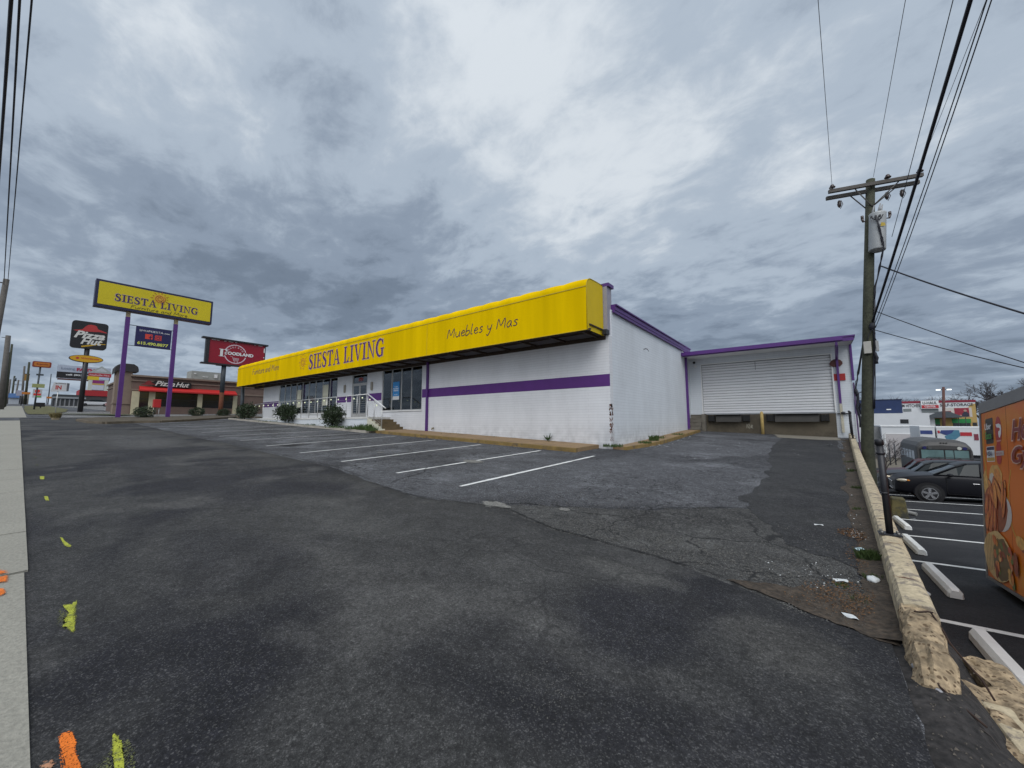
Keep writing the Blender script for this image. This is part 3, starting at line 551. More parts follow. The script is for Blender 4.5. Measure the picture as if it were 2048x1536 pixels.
# spray marks
SPO = mat('orange_spray', (.72, .165, .012), .8, var=.25, scale=18, stain=((.25, .12, .05), 30, .62, .12)); SPY = mat('yellow_spray', (.36, .385, .035), .8, var=.4, scale=14, stain=((.10, .10, .06), 22, .55, .12)); SPF = mat('faded_spray', (.14, .15, .05), .85, var=.4, scale=16, stain=((.05, .05, .05), 26, .48, .15))
def soft_paint(m, cover, sc_=130):
    n_ = m.name + '_mist%d' % int(cover * 100)
    if n_ in MATS: return MATS[n_]
    k = m.copy(); k.name = n_; nt = k.node_tree; N = nt.nodes.new; Lk = nt.links.new; b = nt.nodes['Principled BSDF']
    tc = N('ShaderNodeTexCoord'); n = N('ShaderNodeTexNoise'); n.inputs['Scale'].default_value = sc_; n.inputs['Detail'].default_value = 3; n.inputs['Roughness'].default_value = .7; Lk(tc.outputs['Object'], n.inputs['Vector'])
    r = N('ShaderNodeMapRange'); r.inputs[1].default_value = .72 - .44 * cover; r.inputs[2].default_value = .80 - .44 * cover; Lk(n.outputs[0], r.inputs[0]); Lk(r.outputs[0], b.inputs['Alpha']); MATS[n_] = k; return k
def spray(poly, m, off, sd, amp=.012):
    cx = sum(p[0] for p in poly) / len(poly); cy = sum(p[1] for p in poly) / len(poly)
    w = min(max(p[0] for p in poly) - min(p[0] for p in poly), max(p[1] for p in poly) - min(p[1] for p in poly))
    for k, (gr_, cov) in enumerate(((.26, .22), (.12, .42), (-.04, .60), (-.22, .80))):
        g = gr_ * w; q = []
        for x, y in poly:
            l = math.hypot(x - cx, y - cy) or 1; q.append((x + (x - cx) / l * g, y + (y - cy) / l * g))
        drape('paint_mark', wobble(q, amp * .3, sd + k, 4), gu, off + .0006 * k, soft_paint(m, cov if m is not SPF else cov * .6))
spray([(2.98, -12.565), (2.955, -12.55), (2.98, -12.525), (3.06, -12.52), (3.12, -12.525), (3.30, -12.515), (3.42, -12.52), (3.42, -12.56), (3.18, -12.562)], SPO, .0135, 1, .006)
spray([(3.12, -12.615), (3.10, -12.605), (3.11, -12.585), (3.14, -12.58), (3.20, -12.605)], mat('orange_spray_pale', (.45, .22, .12), .85, var=.4, scale=20, stain=((.08, .07, .06), 40, .5, .1)), .0138, 2, .004)
spray([(3.12, -12.42), (3.15, -12.41), (3.2, -12.402), (3.45, -12.42), (3.45, -12.45), (3.21, -12.43)], SPY, .0136, 3, .006)
spray([(3.30, -12.50), (3.21, -12.43), (3.45, -12.45)], SPF, .0128, 4, .014); spray([(3.20, -12.405), (3.21, -12.38), (3.31, -12.375), (3.45, -12.39), (3.42, -12.42)], SPF, .0128, 4, .014)
spray([(1.40, -12.48), (1.40, -12.45), (1.44, -12.44), (1.38, -12.43), (1.38, -12.412), (1.65, -12.438), (1.91, -12.455), (1.91, -12.47), (1.83, -12.48), (1.78, -12.498), (1.74, -12.48), (1.68, -12.49), (1.57, -12.46)], SPY, .0136, 5, .012)
spray([(1.45, -12.50), (1.55, -12.46), (1.85, -12.49), (1.7, -12.52)], SPF, .0128, 6, .012)
spray([(-.64, -12.405), (-.59, -12.39), (-.41, -12.38), (-.21, -12.35), (-.15, -12.36), (-.22, -12.39), (-.45, -12.40)], SPY, .013, 7, .01)
spray([(-3.39, -12.44), (-3.35, -12.41), (-2.95, -12.4), (-2.98, -12.43)], SPY, .012, 8, .02)
spray([(-5.71, -12.43), (-5.66, -12.38), (-5.24, -12.39), (-5.28, -12.43)], SPY, .012, 9, .02)
for k, x in enumerate((-7.7, -9.4, -11.6, -14.0)):
    spray([(x - .17, -12.44), (x - .13, -12.40), (x + .16, -12.41), (x + .12, -12.45)], SPF, .0125, 20 + k, .02)
spray([(.10, -12.80), (.27, -12.76), (.30, -12.735), (.38, -12.725), (.385, -12.80), (.2, -12.83)], SPO, .0345, 12, .004); spray([(.43, -12.80), (.43, -12.722), (.60, -12.722), (.58, -12.76), (.62, -12.80)], SPO, .0290, 14, .004)
spray([(.71, -12.77), (.76, -12.735), (.88, -12.725), (.92, -12.75), (.85, -12.79)], SPO, .0290, 13, .004)
# ------------------------------------------------------------------ the furniture store
ST = thing('furniture_store', 'long white brick store with purple stripe, yellow awning and loading dock at one end', 'building', (0, 0, -.9))
def wall_x(mb, x0, x1, z0, z1, y0, y1, holes):
    """wall from x0..x1 with rectangular holes (xa,xb,za,zb), as boxes that butt"""
    hs = sorted(holes); x = x0
    for xa, xb, za, zb in hs:
        if xa > x: mb.box(x, xa, y0, y1, z0, z1)
        if za > z0: mb.box(xa, xb, y0, y1, z0, za)
        if zb < z1: mb.box(xa, xb, y0, y1, zb, z1)
        x = xb
    if x < x1: mb.box(x, x1, y0, y1, z0, z1)
WL, WD, WR = (-28.0, -18.9, .66, 3.02), (-17.1, -15.4, .335, 3.0), (-13.85, -10.3, .68, 3.02)
m = MB(); wall_x(m, -31.2, 0, -1.7, 3.15, 0, .25, [WL, WD, WR]); fw = m.build('front_wall', SHOPW, ST)
m = MB(); m.box(-.25, 0, .25, 11.65, -1.7, 4.12); m.build('side_wall', WHITE, ST)
m = MB(); m.box(-31.2, -30.95, .25, 11.65, -1.0, 4.12); m.build('side_wall', WHITE, ST)
m = MB(); wall_x(m, 0, 7.15, .48, 3.72, 11.4, 11.65, [(.64, 6.46, .5, 3.33)]); m.box(-.0, .64, 11.4, 11.65, -.9, .48); m.box(6.46, 7.15, 11.4, 11.65, -4.2, .48); m.build('dock_wall', WHITE, ST)
m = MB(); m.box(6.95, 7.15, 11.65, 26, -4.2, 3.8); m.box(-31, 7.1, 25.8, 26, -4, 4.1); m.box(-31.2, -30.95, 11.65, 26, -1, 4.1); m.build('rear_wall', WHITE, ST)
m = MB(); m.box(.64, 6.46, 11.36, 11.62, -1.2, .46); m.build('dock_face', DOCKC, ST)
m = MB(); m.box(-31.2, -.02, .5, 26, 4.12, 4.2); m.build('roof', mat('roofing', (.2, .2, .2), .9, var=.2), ST)
m = MB(); m.hexa([(-.02, 9.85, 3.72), (7.2, 9.85, 3.72), (7.2, 26, 3.72), (-.02, 26, 3.72)], [(-.02, 9.85, 3.80), (7.2, 9.85, 3.80), (7.2, 26, 3.95), (-.02, 26, 3.95)]); m.build('canopy', PLAIN, ST)
# purple stripe, trims and downspouts
for a, b in ((-10.28, -.002), (-15.36, -13.88), (-18.87, -17.13), (-31.2, -28.03)): m = MB(); m.box(a, b, -.004, -.0005, 1.30, 1.735); m.build('stripe', PURPLE, ST)
m = MB(); m.box(-.3, .12, .35, 11.3, 4.12, 4.28); m.box(-.3, .17, .35, 11.3, 4.28, 4.33); m.box(.02, .10, .3, 11.2, 4.02, 4.12); m.build('roof_trim', PURPLE2, ST)
m = MB(); m.box(.05, 7.22, 9.72, 9.84, 3.66, 3.84); m.box(.0, 7.27, 9.69, 9.90, 3.84, 3.90); m.box(7.20, 7.27, 9.9, 26, 3.80, 3.90); m.box(.02, 6.85, 9.62, 9.72, 3.70, 3.83)
m.build('dock_gutter', PURPLE2, ST)
def spout(pts, r=.05, name='downspout', mm=PURPLE2):
    q = MB()
    for a, b in zip(pts, pts[1:]):
        a, b = Vector(a), Vector(b); d = (b - a).normalized(); u = d.orthogonal().normalized() if abs(d.z) < .9 else Vector((1, 0, 0)); w = d.cross(u)
        q.hexa([a + u * i * r + w * j * r for i, j in ((-1, -1), (1, -1), (1, 1), (-1, 1))], [b + u * i * r + w * j * r for i, j in ((-1, -1), (1, -1), (1, 1), (-1, 1))])
    return q.build(name, mm, ST, bevel=.008)
spout([(-9.8, -.06, 3.1), (-9.8, -.06, -.40)], .055); spout([(.06, 10.45, 4.05), (.06, 10.45, -.44)], .06)
spout([(6.62, 9.75, 3.68), (6.62, 9.75, 3.50), (6.66, 11.32, 3.05), (6.66, 11.32, .92)], .045)
spout([(6.66, 11.32, .92), (6.68, 11.3, -.45)], .05, 'lower_downspout', mat('cream_flaking', (.50, .46, .36), .7, var=.2, scale=10, stain=((.2, .17, .12), 14, .58, .1)))
spout([(7.19, 11.35, 3.72), (7.19, 11.35, 2.0)], .045); spout([(7.19, 11.36, 1.9), (7.21, 11.3, -1.6)], .03, 'conduit', mat('dull_purple', (.09, .05, .13), .6))
m = MB(); m.prism([(6.35, 2.88), (6.42, 3.0), (6.52, 3.06), (6.64, 3.07), (6.76, 3.03), (6.84, 2.92), (6.84, 2.82), (6.74, 2.72), (6.6, 2.69), (6.45, 2.72), (6.37, 2.79)], 'y', 11.33, 11.39)
m.v = [(x + .02, y, z) for x, y, z in m.v]; m.build('oval_plate', mat('rust_brown_plate', (.09, .025, .02), .6, var=.2), ST)
m = MB(); m.box(6.50, 6.92, 11.36, 11.395, 2.03, 2.36); m.build('notice_plate', mat('red_plate', (.35, .012, .012), .5, var=.15), ST)
m = MB(); m.ball((6.72, 11.2, .47), .09, .09, .07); m.box(6.5, 6.95, 11.3, 11.39, .44, .47); m.build('wall_spigot', DARK, ST)
for x, z in ((.30, 3.50), (.36, 3.28)):
    m = MB(); m.tube([(x, 11.4, z), (x, 11.28, z)], [.05, .075], 10); m.build('flood_lamp', DARK if z > 3.4 else PLAIN, ST)
m = MB(); m.tube([(0, 3.6, 3.16), (.10, 3.6, 3.18), (.16, 3.62, 3.14)], .02, 6); m.tube([(.16, 3.62, 3.14), (.20, 3.64, 3.05)], .012, 5); m.build('lamp_bracket', WIREG, ST)
# flaking paint on the corner
pr = random.Random(5); m = MB()
for k in range(46):
    z = .62 - 1.25 * (pr.random() ** 1.2); s = pr.uniform(.015, .07) * (1 if z > -.4 else .5); y = pr.uniform(0, .16)
    m.add([(.003, y, z), (.003, y + s, z + s * .2), (.003, y + s * .7, z + s * 1.3), (.003, y - .004, z + s * .9)], [(0, 1, 2, 3)])
    x = -pr.uniform(0, .06); m.add([(x, -.003, z), (x + s * .5, -.003, z + .01), (x + s * .4, -.003, z + s), (x - .01, -.003, z + s * .8)], [(0, 1, 2, 3)])
m.build('flaked_patch', RUST, ST)
m = MB(); m.box(.0035, .008, .0, .13, .56, .66); m.build('corner_damage', mat('dark_hole', (.02, .015, .012), .9, var=.2), ST)
# dock door, bumpers and levelers
m = MB(); zz = [.52, .66, .80, .93, 1.06, 1.21, 1.36, 1.50, 1.65, 1.80, 1.95, 2.12, 2.27, 2.43, 2.60, 2.76, 2.92, 3.07, 3.20, 3.33]
for z0, z1 in zip(zz, zz[1:]): m.prism([(11.50, z0), (11.478, z0 + .003), (11.466, z0 + .02), (11.463, z0 + .06), (11.465, z1 - .030), (11.478, z1 - .018), (11.499, z1 - .014)], 'x', .66, 6.44)
m.build('dock_door', mat('door_white', (.74, .74, .75), .45, var=.05, scale=1.2, stain=((.60, .60, .60), 2.2, .6, .2)), ST)
m = MB(); m.box(.64, 6.46, 11.50, 11.52, .5, 3.33); m.box(.64, .66, 11.41, 11.50, .5, 3.33); m.box(6.44, 6.46, 11.41, 11.50, .5, 3.33); m.box(.66, 6.44, 11.41, 11.50, 3.318, 3.329)
m.build('door_recess', DARK, ST)
m = MB(); m.box(3.29, 3.305, 11.452, 11.462, 2.85, 3.30); m.box(.66, 6.44, 11.45, 11.50, .46, .52); m.build('door_seal', DARK, ST)
m = MB(); m.box(.60, .66, 11.37, 11.40, .5, 3.37); m.box(6.44, 6.5, 11.37, 11.40, .5, 3.37); m.box(.66, 6.44, 11.37, 11.40, 3.33, 3.39); m.build('door_frame', PLAIN, ST)
for a in (.95, 2.62, 3.70, 5.90):
    m = MB()
    for i in range(5): m.box(a + i * .055, a + .048 + i * .055, 11.17, 11.36, .10, .42)
    m.box(a - .03, a, 11.2, 11.36, .06, .46); m.box(a + .275, a + .305, 11.2, 11.36, .06, .46); m.build('dock_bumper', mat('bumper_rubber', (.012, .012, .012), .8, var=.2), ST)
for a, b in ((1.30, 2.56), (4.02, 5.84)):
    m = MB(); m.box(a, b, 11.22, 11.36, .14, .44); m.prism([(11.10, .06), (11.14, .06), (11.24, .44), (11.20, .44)], 'x', a + .02, b - .02); m.box(a, b, 11.06, 11.5, .455, .475); m.build('dock_leveler', mat('leveler_grey', (.035, .032, .028), .7, var=.25, scale=4), ST)
m = MB()   # chalk scrawl on the dock face
for p in ([(2.75, -.28), (2.76, -.05)], [(2.84, -.27), (2.80, -.12), (2.86, -.05), (2.90, -.2), (2.86, -.3)], [(2.95, -.27), (2.97, -.1), (3.02, -.16), (2.96, -.2), (3.03, -.28)]):
    vs, fs = ribbon(smooth2(p, 3), .018); put2d(m, vs, fs, (0, 11.355, 0), X_, Z_)
m.build('chalk_scrawl', mat('chalk', (.42, .40, .33), .9), ST)
# stair block beside the dock
m = MB()
for i in range(6): m.box(.0 + .02, .62, 10.2 + i * .2, 11.395, -.72 + .2 * i, -.56 + .2 * i); m.box(.02, .64, 10.18 + i * .2, 11.395, -.56 + .2 * i, -.52 + .2 * i)
m.build('dock_steps', BLOCK, ST)
m = MB(); m.box(.62, .80, 11.0, 11.35, -.7, .5); m.build('stair_pier', BLOCK, ST)
# windows: frames with mullions, glass behind
def window(x0, x1, z0, z1, n, name='shop_window', posters=()):
    f = MB(); t = .045
    f.box(x0, x1, .02, .10, z0, z0 + t); f.box(x0, x1, .02, .10, z1 - t, z1)
    for i in range(n + 1):
        x = x0 + (x1 - x0 - t) * i / n; f.box(x, x + t, .018, .102, z0 + t, z1 - t)
    w = f.build(name, FRAMEC, ST, bevel=.004)
    g = MB(); g.box(x0 + .01, x1 - .01, .055, .063, z0 + .01, z1 - .01); g.build('glass', GLASS, w)
    s = MB(); s.box(x0 - .03, x1 + .03, -.05, .02, z0 - .05, z0); s.build('sill', PLAIN, w)
    return w
wl = window(*WL, 9); wr = window(*WR, 4)
def poster(w, x0, x1, z0, z1, col, bands=(), words=()):
    p = MB(); p.box(x0, x1, .047, .052, z0, z1); q = p.build('poster', mat('poster_%d' % (abs(hash(col)) % 9999), col, .5, var=.03), w)
    for (a, b, c) in bands:
        k = MB(); k.box(x0 + .002, x1 - .002, .0445, .0465, z0 + (z1 - z0) * a, z0 + (z1 - z0) * b); k.build('poster_band', mat('band_%d' % (abs(hash(c)) % 9999), c, .5, var=.03), w)
    for (s, zz, hh, ww, c) in words:
        k = MB(); text(k, s, ((x0 + x1) / 2 - ww / 2, .0425, zz), X_, Z_, ww, hh, .02); k.build('poster_lettering', mat('ink_%d' % (abs(hash(c)) % 9999), c, .5, var=0), w)
poster(wr, -12.88, -12.28, 1.28, 2.28, (.02, .20, .48), [(0, .2, (.6, .6, .6))], [('WE OFFER', 1.98, .05, .3, (.8, .8, .8)), ('NO CREDIT', 1.86, .075, .5, (.8, .8, .8)), ('NEEDED', 1.75, .075, .42, (.8, .8, .8)), ('ask inside', 1.55, .045, .3, (.8, .8, .8))])
poster(wl, -24.85, -24.2, 1.15, 2.45, (.60, .58, .45), [(.42, .47, (.3, .28, .2)), (.28, .31, (.3, .28, .2))])
poster(wl, -20.95, -20.2, 1.2, 2.60, (.60, .58, .45), [(.42, .46, (.3, .28, .2)), (.30, .33, (.3, .28, .2)), (.2, .22, (.3, .28, .2))])
# doors
f = MB(); x0, x1, z0, z1 = WD
f.box(x0, x0 + .06, .02, .12, z0, z1); f.box(x1 - .06, x1, .02, .12, z0, z1); f.box(x0 + .06, x1 - .06, .02, .12, 2.36, 2.44); f.box(x0 + .06, x1 - .06, .02, .12, z1 - .06, z1)
dr = f.build('entrance', FRAMEC, ST)
g = MB(); g.box(x0 + .06, x1 - .06, .06, .066, 2.44, z1 - .06); g.build('transom_glass', GLASS, dr)
for a, b in ((x0 + .06, (x0 + x1) / 2 - .004), ((x0 + x1) / 2 + .004, x1 - .06)):
    f = MB(); f.box(a, a + .07, .03, .08, z0, 2.36); f.box(b - .07, b, .03, .08, z0, 2.36); f.box(a + .07, b - .07, .03, .08, z0, z0 + .25); f.box(a + .07, b - .07, .03, .08, 2.28, 2.36)
    d = f.build('door', FRAMEC, ST); g = MB(); g.box(a + .07, b - .07, .05, .056, z0 + .25, 2.28); g.build('glass', GLASS, d)
    h = MB(); hx = b - .10 if a < -16.5 else a + .10; h.tube([(hx, .03, 1.2), (hx, -.04, 1.2), (hx, -.04, 1.6), (hx, .03, 1.6)], .012, 6); h.build('handle', ALU, d)
k = MB(); text(k, 'OPEN', (-16.45, .052, 2.56), X_, Z_, .5, .22, .03); k.build('open_sign', mat('open_red', (.40, .03, .02), .5, var=0), dr)
for x in (-17.9, -14.85):
    m = MB(); m.prism([(x - .05, 1.92), (x + .05, 1.92), (x + .075, 2.0), (x + .075, 2.34), (x + .05, 2.42), (x - .05, 2.42), (x - .075, 2.34), (x - .075, 2.0)], 'y', -.09, -.002); m.build('wall_sconce', mat('sconce_bronze', (.30, .27, .22), .4, .3), ST, bevel=.015)
m = MB(); m.tube([(-9.3, -.02, -.25), (-9.3, -.12, -.25), (-9.3, -.14, -.33)], .03, 7); m.build('hose_bib', mat('brass', (.2, .17, .06), .5, .4), ST)
# interior
INW = mat('interior_wall', (.22, .21, .20), .9, var=.05); INC = mat('interior_ceiling', (.14, .14, .14), .9, var=.05)
m = MB(); m.box(-30.9, -.3, .3, 11.6, .22, .30); m.build('shop_floor', mat('shop_floor_mat', (.14, .13, .12), .5, var=.1), ST)
m = MB(); m.box(-30.9, -.3, .43, 11.35, 3.56, 3.6); m.build('shop_ceiling', INC, ST)
m = MB(); m.box(-30.9, -.3, 11.3, 11.34, .3, 3.555); m.box(-9.6, -9.5, .43, 11.3, .3, 3.555); m.build('partition_wall', INW, ST)
LIT = mat('tube_light', (1, .98, .94), .5, var=0, emit=9.)
for x in (-27, -24, -21, -18, -15.2, -12.2):
    for y in (1.6, 3.6, 5.8, 8.2): m = MB(); m.box(x - .6, x + .6, y - .1, y + .1, 3.47, 3.54); m.build('ceiling_light', LIT, ST)
# soffit under the awning: beams
m = MB(); m.box(-33.3, -.12, -.02, -.001, 2.98, 3.14); m.box(-33.2, -.12, -1.22, -1.16, 3.10, 3.17)
x = -32.9
while x < -.3: m.box(x, x + .08, -1.16, -.02, 3.08, 3.16); x += 1.35
m.box(-33.2, -.15, -1.16, -.02, 3.30, 3.34); m.build('soffit', BROWN, ST)
m = MB(); m.box(-.13, .02, -.25, -.01, 3.13, 3.30); m.build('beam_end', DARK, ST)
m = MB(); m.box(-31.2, -.05, .02, .42, 3.15, 4.95); m.build('parapet', mat('parapet_shaded', (.30, .29, .33), .6, var=.12, scale=3, stain=((.25, .2, .3), 3, .55, .15)), ST)  # white parapet; its grey violet shade is put into the colour
m = MB(); m.box(-31.3, .02, .03, .50, 4.951, 5.08); m.build('parapet_cap', PURPLE2, ST)
# awning
def awn_section(t=1.0):
    p = [(-1.3, 3.12), (-1.3, 4.62)]
    p += [(-1.3 + .36 - .36 * math.cos(a) , 4.62 + .34 * math.sin(a)) for a in [math.pi / 2 * i / 6 for i in range(1, 7)]]
    p += [(-.5, 4.985), (-.004, 4.99)]; return p
m = MB(); XA0, XA1 = -33.5, -.2; sec = awn_section(); n = len(sec); NX = 34 * 6
for i in range(NX + 1):
    t = i / NX; x = XA0 + (XA1 - XA0) * t; ph = (t * 34) % 1; bul = math.sin(math.pi * ph) ** .7 if 0 < ph < 1 else 0
    for j, (y, z) in enumerate(sec):
        k = max(0, min(1, (j - 2) / 3)) if j < 8 else (1 if j == 8 else .2); wv = .006 * noise.noise(Vector((x * .9, z * .7, 5))) if j == 0 else 0
        m.v.append((x, y - (.02 * bul if 2 <= j < 6 else 0) + wv, z + .022 * bul * k))
for i in range(NX):
    for j in range(n - 1): m.f.append((i * n + j, i * n + j + 1, (i + 1) * n + j + 1, (i + 1) * n + j)); m.sm.append(True)
AW = m.build('awning', YELLOW, ST)
for xe in (XA1 + .001, XA0): m = MB(); m.add([(xe, y, z) for y, z in sec] + [(xe, -.004, 3.12)], [tuple(range(n + 1))]); m.build('awning_end', YPALE, AW)
m = MB(); m.box(XA0, XA1, -1.312, -1.302, 4.60, 4.635); m.box(XA0, XA1, -1.31, -1.29, 3.105, 3.125); m.tube([(XA1 + .004, y, z) for y, z in sec], .012, 5)
for x in (-25.3, -16.9, -8.4): m.box(x - .008, x + .008, -1.307, -1.3005, 3.12, 4.6)
m.build('piping', mat('awning_seam', (.50, .36, .01), .6), AW)
m = MB()   # the awning's return round the far end
for xx in (XA0, ):
    m.add([(xx, -.004, 3.12), (xx, 7, 3.12), (xx, 7, 4.7), (xx + .3, 7, 4.98), (xx + 2.2, 7, 4.98), (xx + 2.2, -.004, 4.98), (xx + .3, -.004, 4.98), (xx, -.004, 4.7)], [(0, 1, 2, 7), (7, 2, 3, 6), (6, 3, 4, 5)])
m.build('awning_return', YPALE, AW)
m = MB(); serif_text(m, 'SIESTA LIVING', (-20.22, -1.306, 3.46), X_, Z_, 8.45, .98, -Y_, grow=.016); m.build('lettering_outline', mat('pale_outline', (.58, .42, .22), .5, var=0), AW)
m = MB(); serif_text(m, 'SIESTA LIVING', (-20.2, -1.3105, 3.48), X_, Z_, 8.4, .94, -Y_); m.build('lettering', PURPLE, AW)
m = MB(); sun_logo(m, (-21.1, -1.307, 4.07), X_, Z_, -Y_, .62, .05); m.build('sun_emblem', mat('logo_orange', (.50, .15, .02), .5, var=0), AW)
m = MB(); hand_text(m, 'Furniture and More', (-30.0, -1.307, 3.88), X_, Z_, 5.1, .50, -Y_, .045); m.build('script_lettering', mat('faded_script', (.22, .13, .08), .6, var=.1), AW)
m = MB(); hand_text(m, 'Muebles y Mas', (-7.02, -1.307, 3.72), X_, Z_, 3.95, .44, -Y_, .036); m.build('script_lettering', mat('script_ink', (.06, .02, .05), .6, var=0), AW)
# sidewalk, platform, steps
def walkslab(name, poly_top, dep, m, parent=None): q = MB(); q.hexa([(p[0], p[1], p[2] - dep) for p in poly_top], poly_top); return q.build(name, m, parent, bevel=.015)
def strip(name, x0, x1, y0, y1, off, dep, m, n=20, amp=0.):
    q = MB()
    for i in range(n):
        a, b = x0 + (x1 - x0) * i / n, x0 + (x1 - x0) * (i + 1) / n
        ya, yb = y0 + amp * noise.noise(Vector((a * 3, y0, 1))), y0 + amp * noise.noise(Vector((b * 3, y0, 1)))
        A = [(a, ya, gu(a, ya) + off), (b, yb, gu(b, yb) + off), (b, y1, gu(b, y1) + off), (a, y1, gu(a, y1) + off)]
        o = len(q.v); q.v += [(p[0], p[1], p[2] - dep) for p in A] + A; q.f += [(o + 4, o + 5, o + 6, o + 7), (o, o + 1, o + 5, o + 4), (o + 2, o + 3, o + 7, o + 6)]; q.sm += [False] * 3
        if i == 0: q.f.append((o + 3, o, o + 4, o + 7)); q.sm.append(False)
        if i == n - 1: q.f.append((o + 1, o + 2, o + 6, o + 5)); q.sm.append(False)
    return struct(q.build(name, m))
strip('pavement', -11.5, -.48, -1.62, -.001, .13, .3, TANC, 24); strip('kerb', -11.9, -.46, -1.76, -1.62, .125, .3, YKERB, 44, .035)
strip('kerb', -32.2, -11.9, -2.1, -1.94, .11, .3, CONC, 60, .03); strip('planting_bed', -32.2, -11.6, -1.94, -1.41, .07, .2, SOIL, 60)
q = MB()   # side kerb by the ramp
for i in range(12):
    a, b = .1 + 11.0 * i / 12 - 0, .1 + 11.0 * (i + 1) / 12; w = lambda y: .38 + .30 * sst(0, 3, y) - .1 * sst(6, 11, y)
    if i < 11: q.hexa([(0, a, gu(.3, a) - .2), (w(a), a, gu(.3, a) - .2), (w(b), b, gu(.3, b) - .2), (0, b, gu(.3, b) - .2)], [(.001, a, gu(.3, a) + .10), (w(a), a, gu(.3, a) + .10), (w(b), b, gu(.3, b) + .10), (.001, b, gu(.3, b) + .10)])
struct(q.build('side_pavement', TANC))
q = MB()
for i in range(40):
    a, b = .1 + 10 * i / 40, .1 + 10 * (i + 1) / 40
    j = .02 * noise.noise(Vector((a * 4, 0, 0))); q.hexa([(w(a) + .001, a, gu(.5, a) - .2), (w(a) + .13 + j, a, gu(.5, a) - .2), (w(b) + .13 + j, b, gu(.5, b) - .2), (w(b) + .001, b, gu(.5, b) - .2)], [(w(a) + .001, a, gu(.3, a) + .105), (w(a) + .11 + j, a, gu(.3, a) + .105), (w(b) + .11 + j, b, gu(.3, b) + .105), (w(b) + .001, b, gu(.3, b) + .105)])
struct(q.build('kerb', YKERB))
PF = thing('entrance_platform', 'white painted raised walkway and ramp in front of the shop door', 'platform', (-20, -.7, -.4))
m = MB(); m.box(-24.8, -12.98, -1.40, -.003, -.6, .22); m.prism([(-24.8, .22), (-30.9, .28), (-30.9, -.3), (-24.8, -.3)], 'y', -1.40, -.003); m.build('platform_wall', WHITE, PF)
m = MB(); m.box(-24.8, -12.95, -1.43, -.003, .221, .325); m.prism([(-24.8, .325), (-30.9, .40), (-30.9, .281), (-24.8, .221)], 'y', -1.43, -.003); m.build('walkway_slab', mat('white_slab', (.62, .61, .58), .7, var=.1, scale=3), PF)
m = MB()
for i in range(5): m.box(-12.95, -12.95 + .29 * (i + 1), -1.30, -.003, .325 - .13 * (i + 1) - .13, .325 - .13 * (i + 1) + (.0 if i else 0))
m.v = [(x, y, z + .0) for x, y, z in m.v]; m.build('stair_flight', mat('stair_brown', (.14, .10, .05), .8, var=.25, scale=4, bump=.3, stain=((.28, .16, .02), 2, .62, .1)), PF)
m = MB()
for i in range(5): m.box(-12.95 + .29 * i + .002, -12.95 + .29 * (i + 1), -1.42, -1.302, -.75, .325 - .13 * (i + 1) + .03)
m.build('stair_cheek', mat('cream_paint', (.62, .60, .48), .7, var=.15, scale=5), PF)
# ------------------------------------------------------------------ handrail with bulbs
RL = thing('handrail', 'silver cable railing with sloping end rail along the shop walkway and steps', 'railing', (-20, -1.36, .3))
posts = [(-28.7, .39), (-27.2, .37), (-25.3, .34)] + [(-25.3 + 1.12 * i, .325) for i in range(1, 11)] + [(-13.05, .325), (-12.42, .07), (-11.72, -.26)]
top = lambda x: 1.44 + (x + 28.8) * .0058 if x < -13.05 else 1.53 + (x + 13.05) * -.50
m = MB()
for x, z in posts: m.tube([(x, -1.36, z - .05), (x, -1.36, top(x) - .02)], .022, 6)
m.build('post', ALU, RL)
m = MB(); m.tube([(-28.9, -1.36, top(-28.9)), (-13.03, -1.36, top(-13.06))], .024, 8); m.build('top_rail', ALU, RL)
m = MB(); m.tube([(-13.1, -1.36, 1.55), (-11.42, -1.36, .74)], .032, 8); m.build('sloping_rail', mat('galvanised', (.72, .72, .72), .4, .3, var=.05), RL)
m = MB()
for k in range(8):
    h = .12 * (k + 1)
    m.tube([(-28.7, -1.36, .39 + h)] + [(-25.3, -1.36, .34 + h), (-13.05, -1.36, .325 + h)] + [(-11.72, -1.36, -.27 + h * .95)], .005, 4)
m.build('cable', ALU, RL)
SL = thing('string_light', 'string of small round bulbs hanging along the silver walkway railing', 'string lights', (-20, -1.41, 1.2))
pts = []; bulbs = []
for i in range(0, 96):
    x = -29.0 + 16.0 * i / 95; zt = top(x) - .05 - .05 * abs(math.sin(i * math.pi / 6)); pts.append((x, -1.41, zt))
    if i % 5 == 2: bulbs.append((x, zt - .06))
for i in range(12):
    x = -13.0 + 1.2 * i / 11; pts.append((x, -1.41, top(x) - .08)); bulbs += [(x, top(x) - .14)] if i in (2, 8) else []
m = MB(); m.tube(pts, .007, 4); m.build('cord', WIRE, SL)
BULB = mat('bulb_glow', (.80, .85, .55), .3, var=0, emit=.3)
for i, (x, z) in enumerate(bulbs):
    m = MB(); m.ball((x, -1.41, z - .03), .038, .038, .046, 8, 5); b = m.build('bulb', BULB, SL)
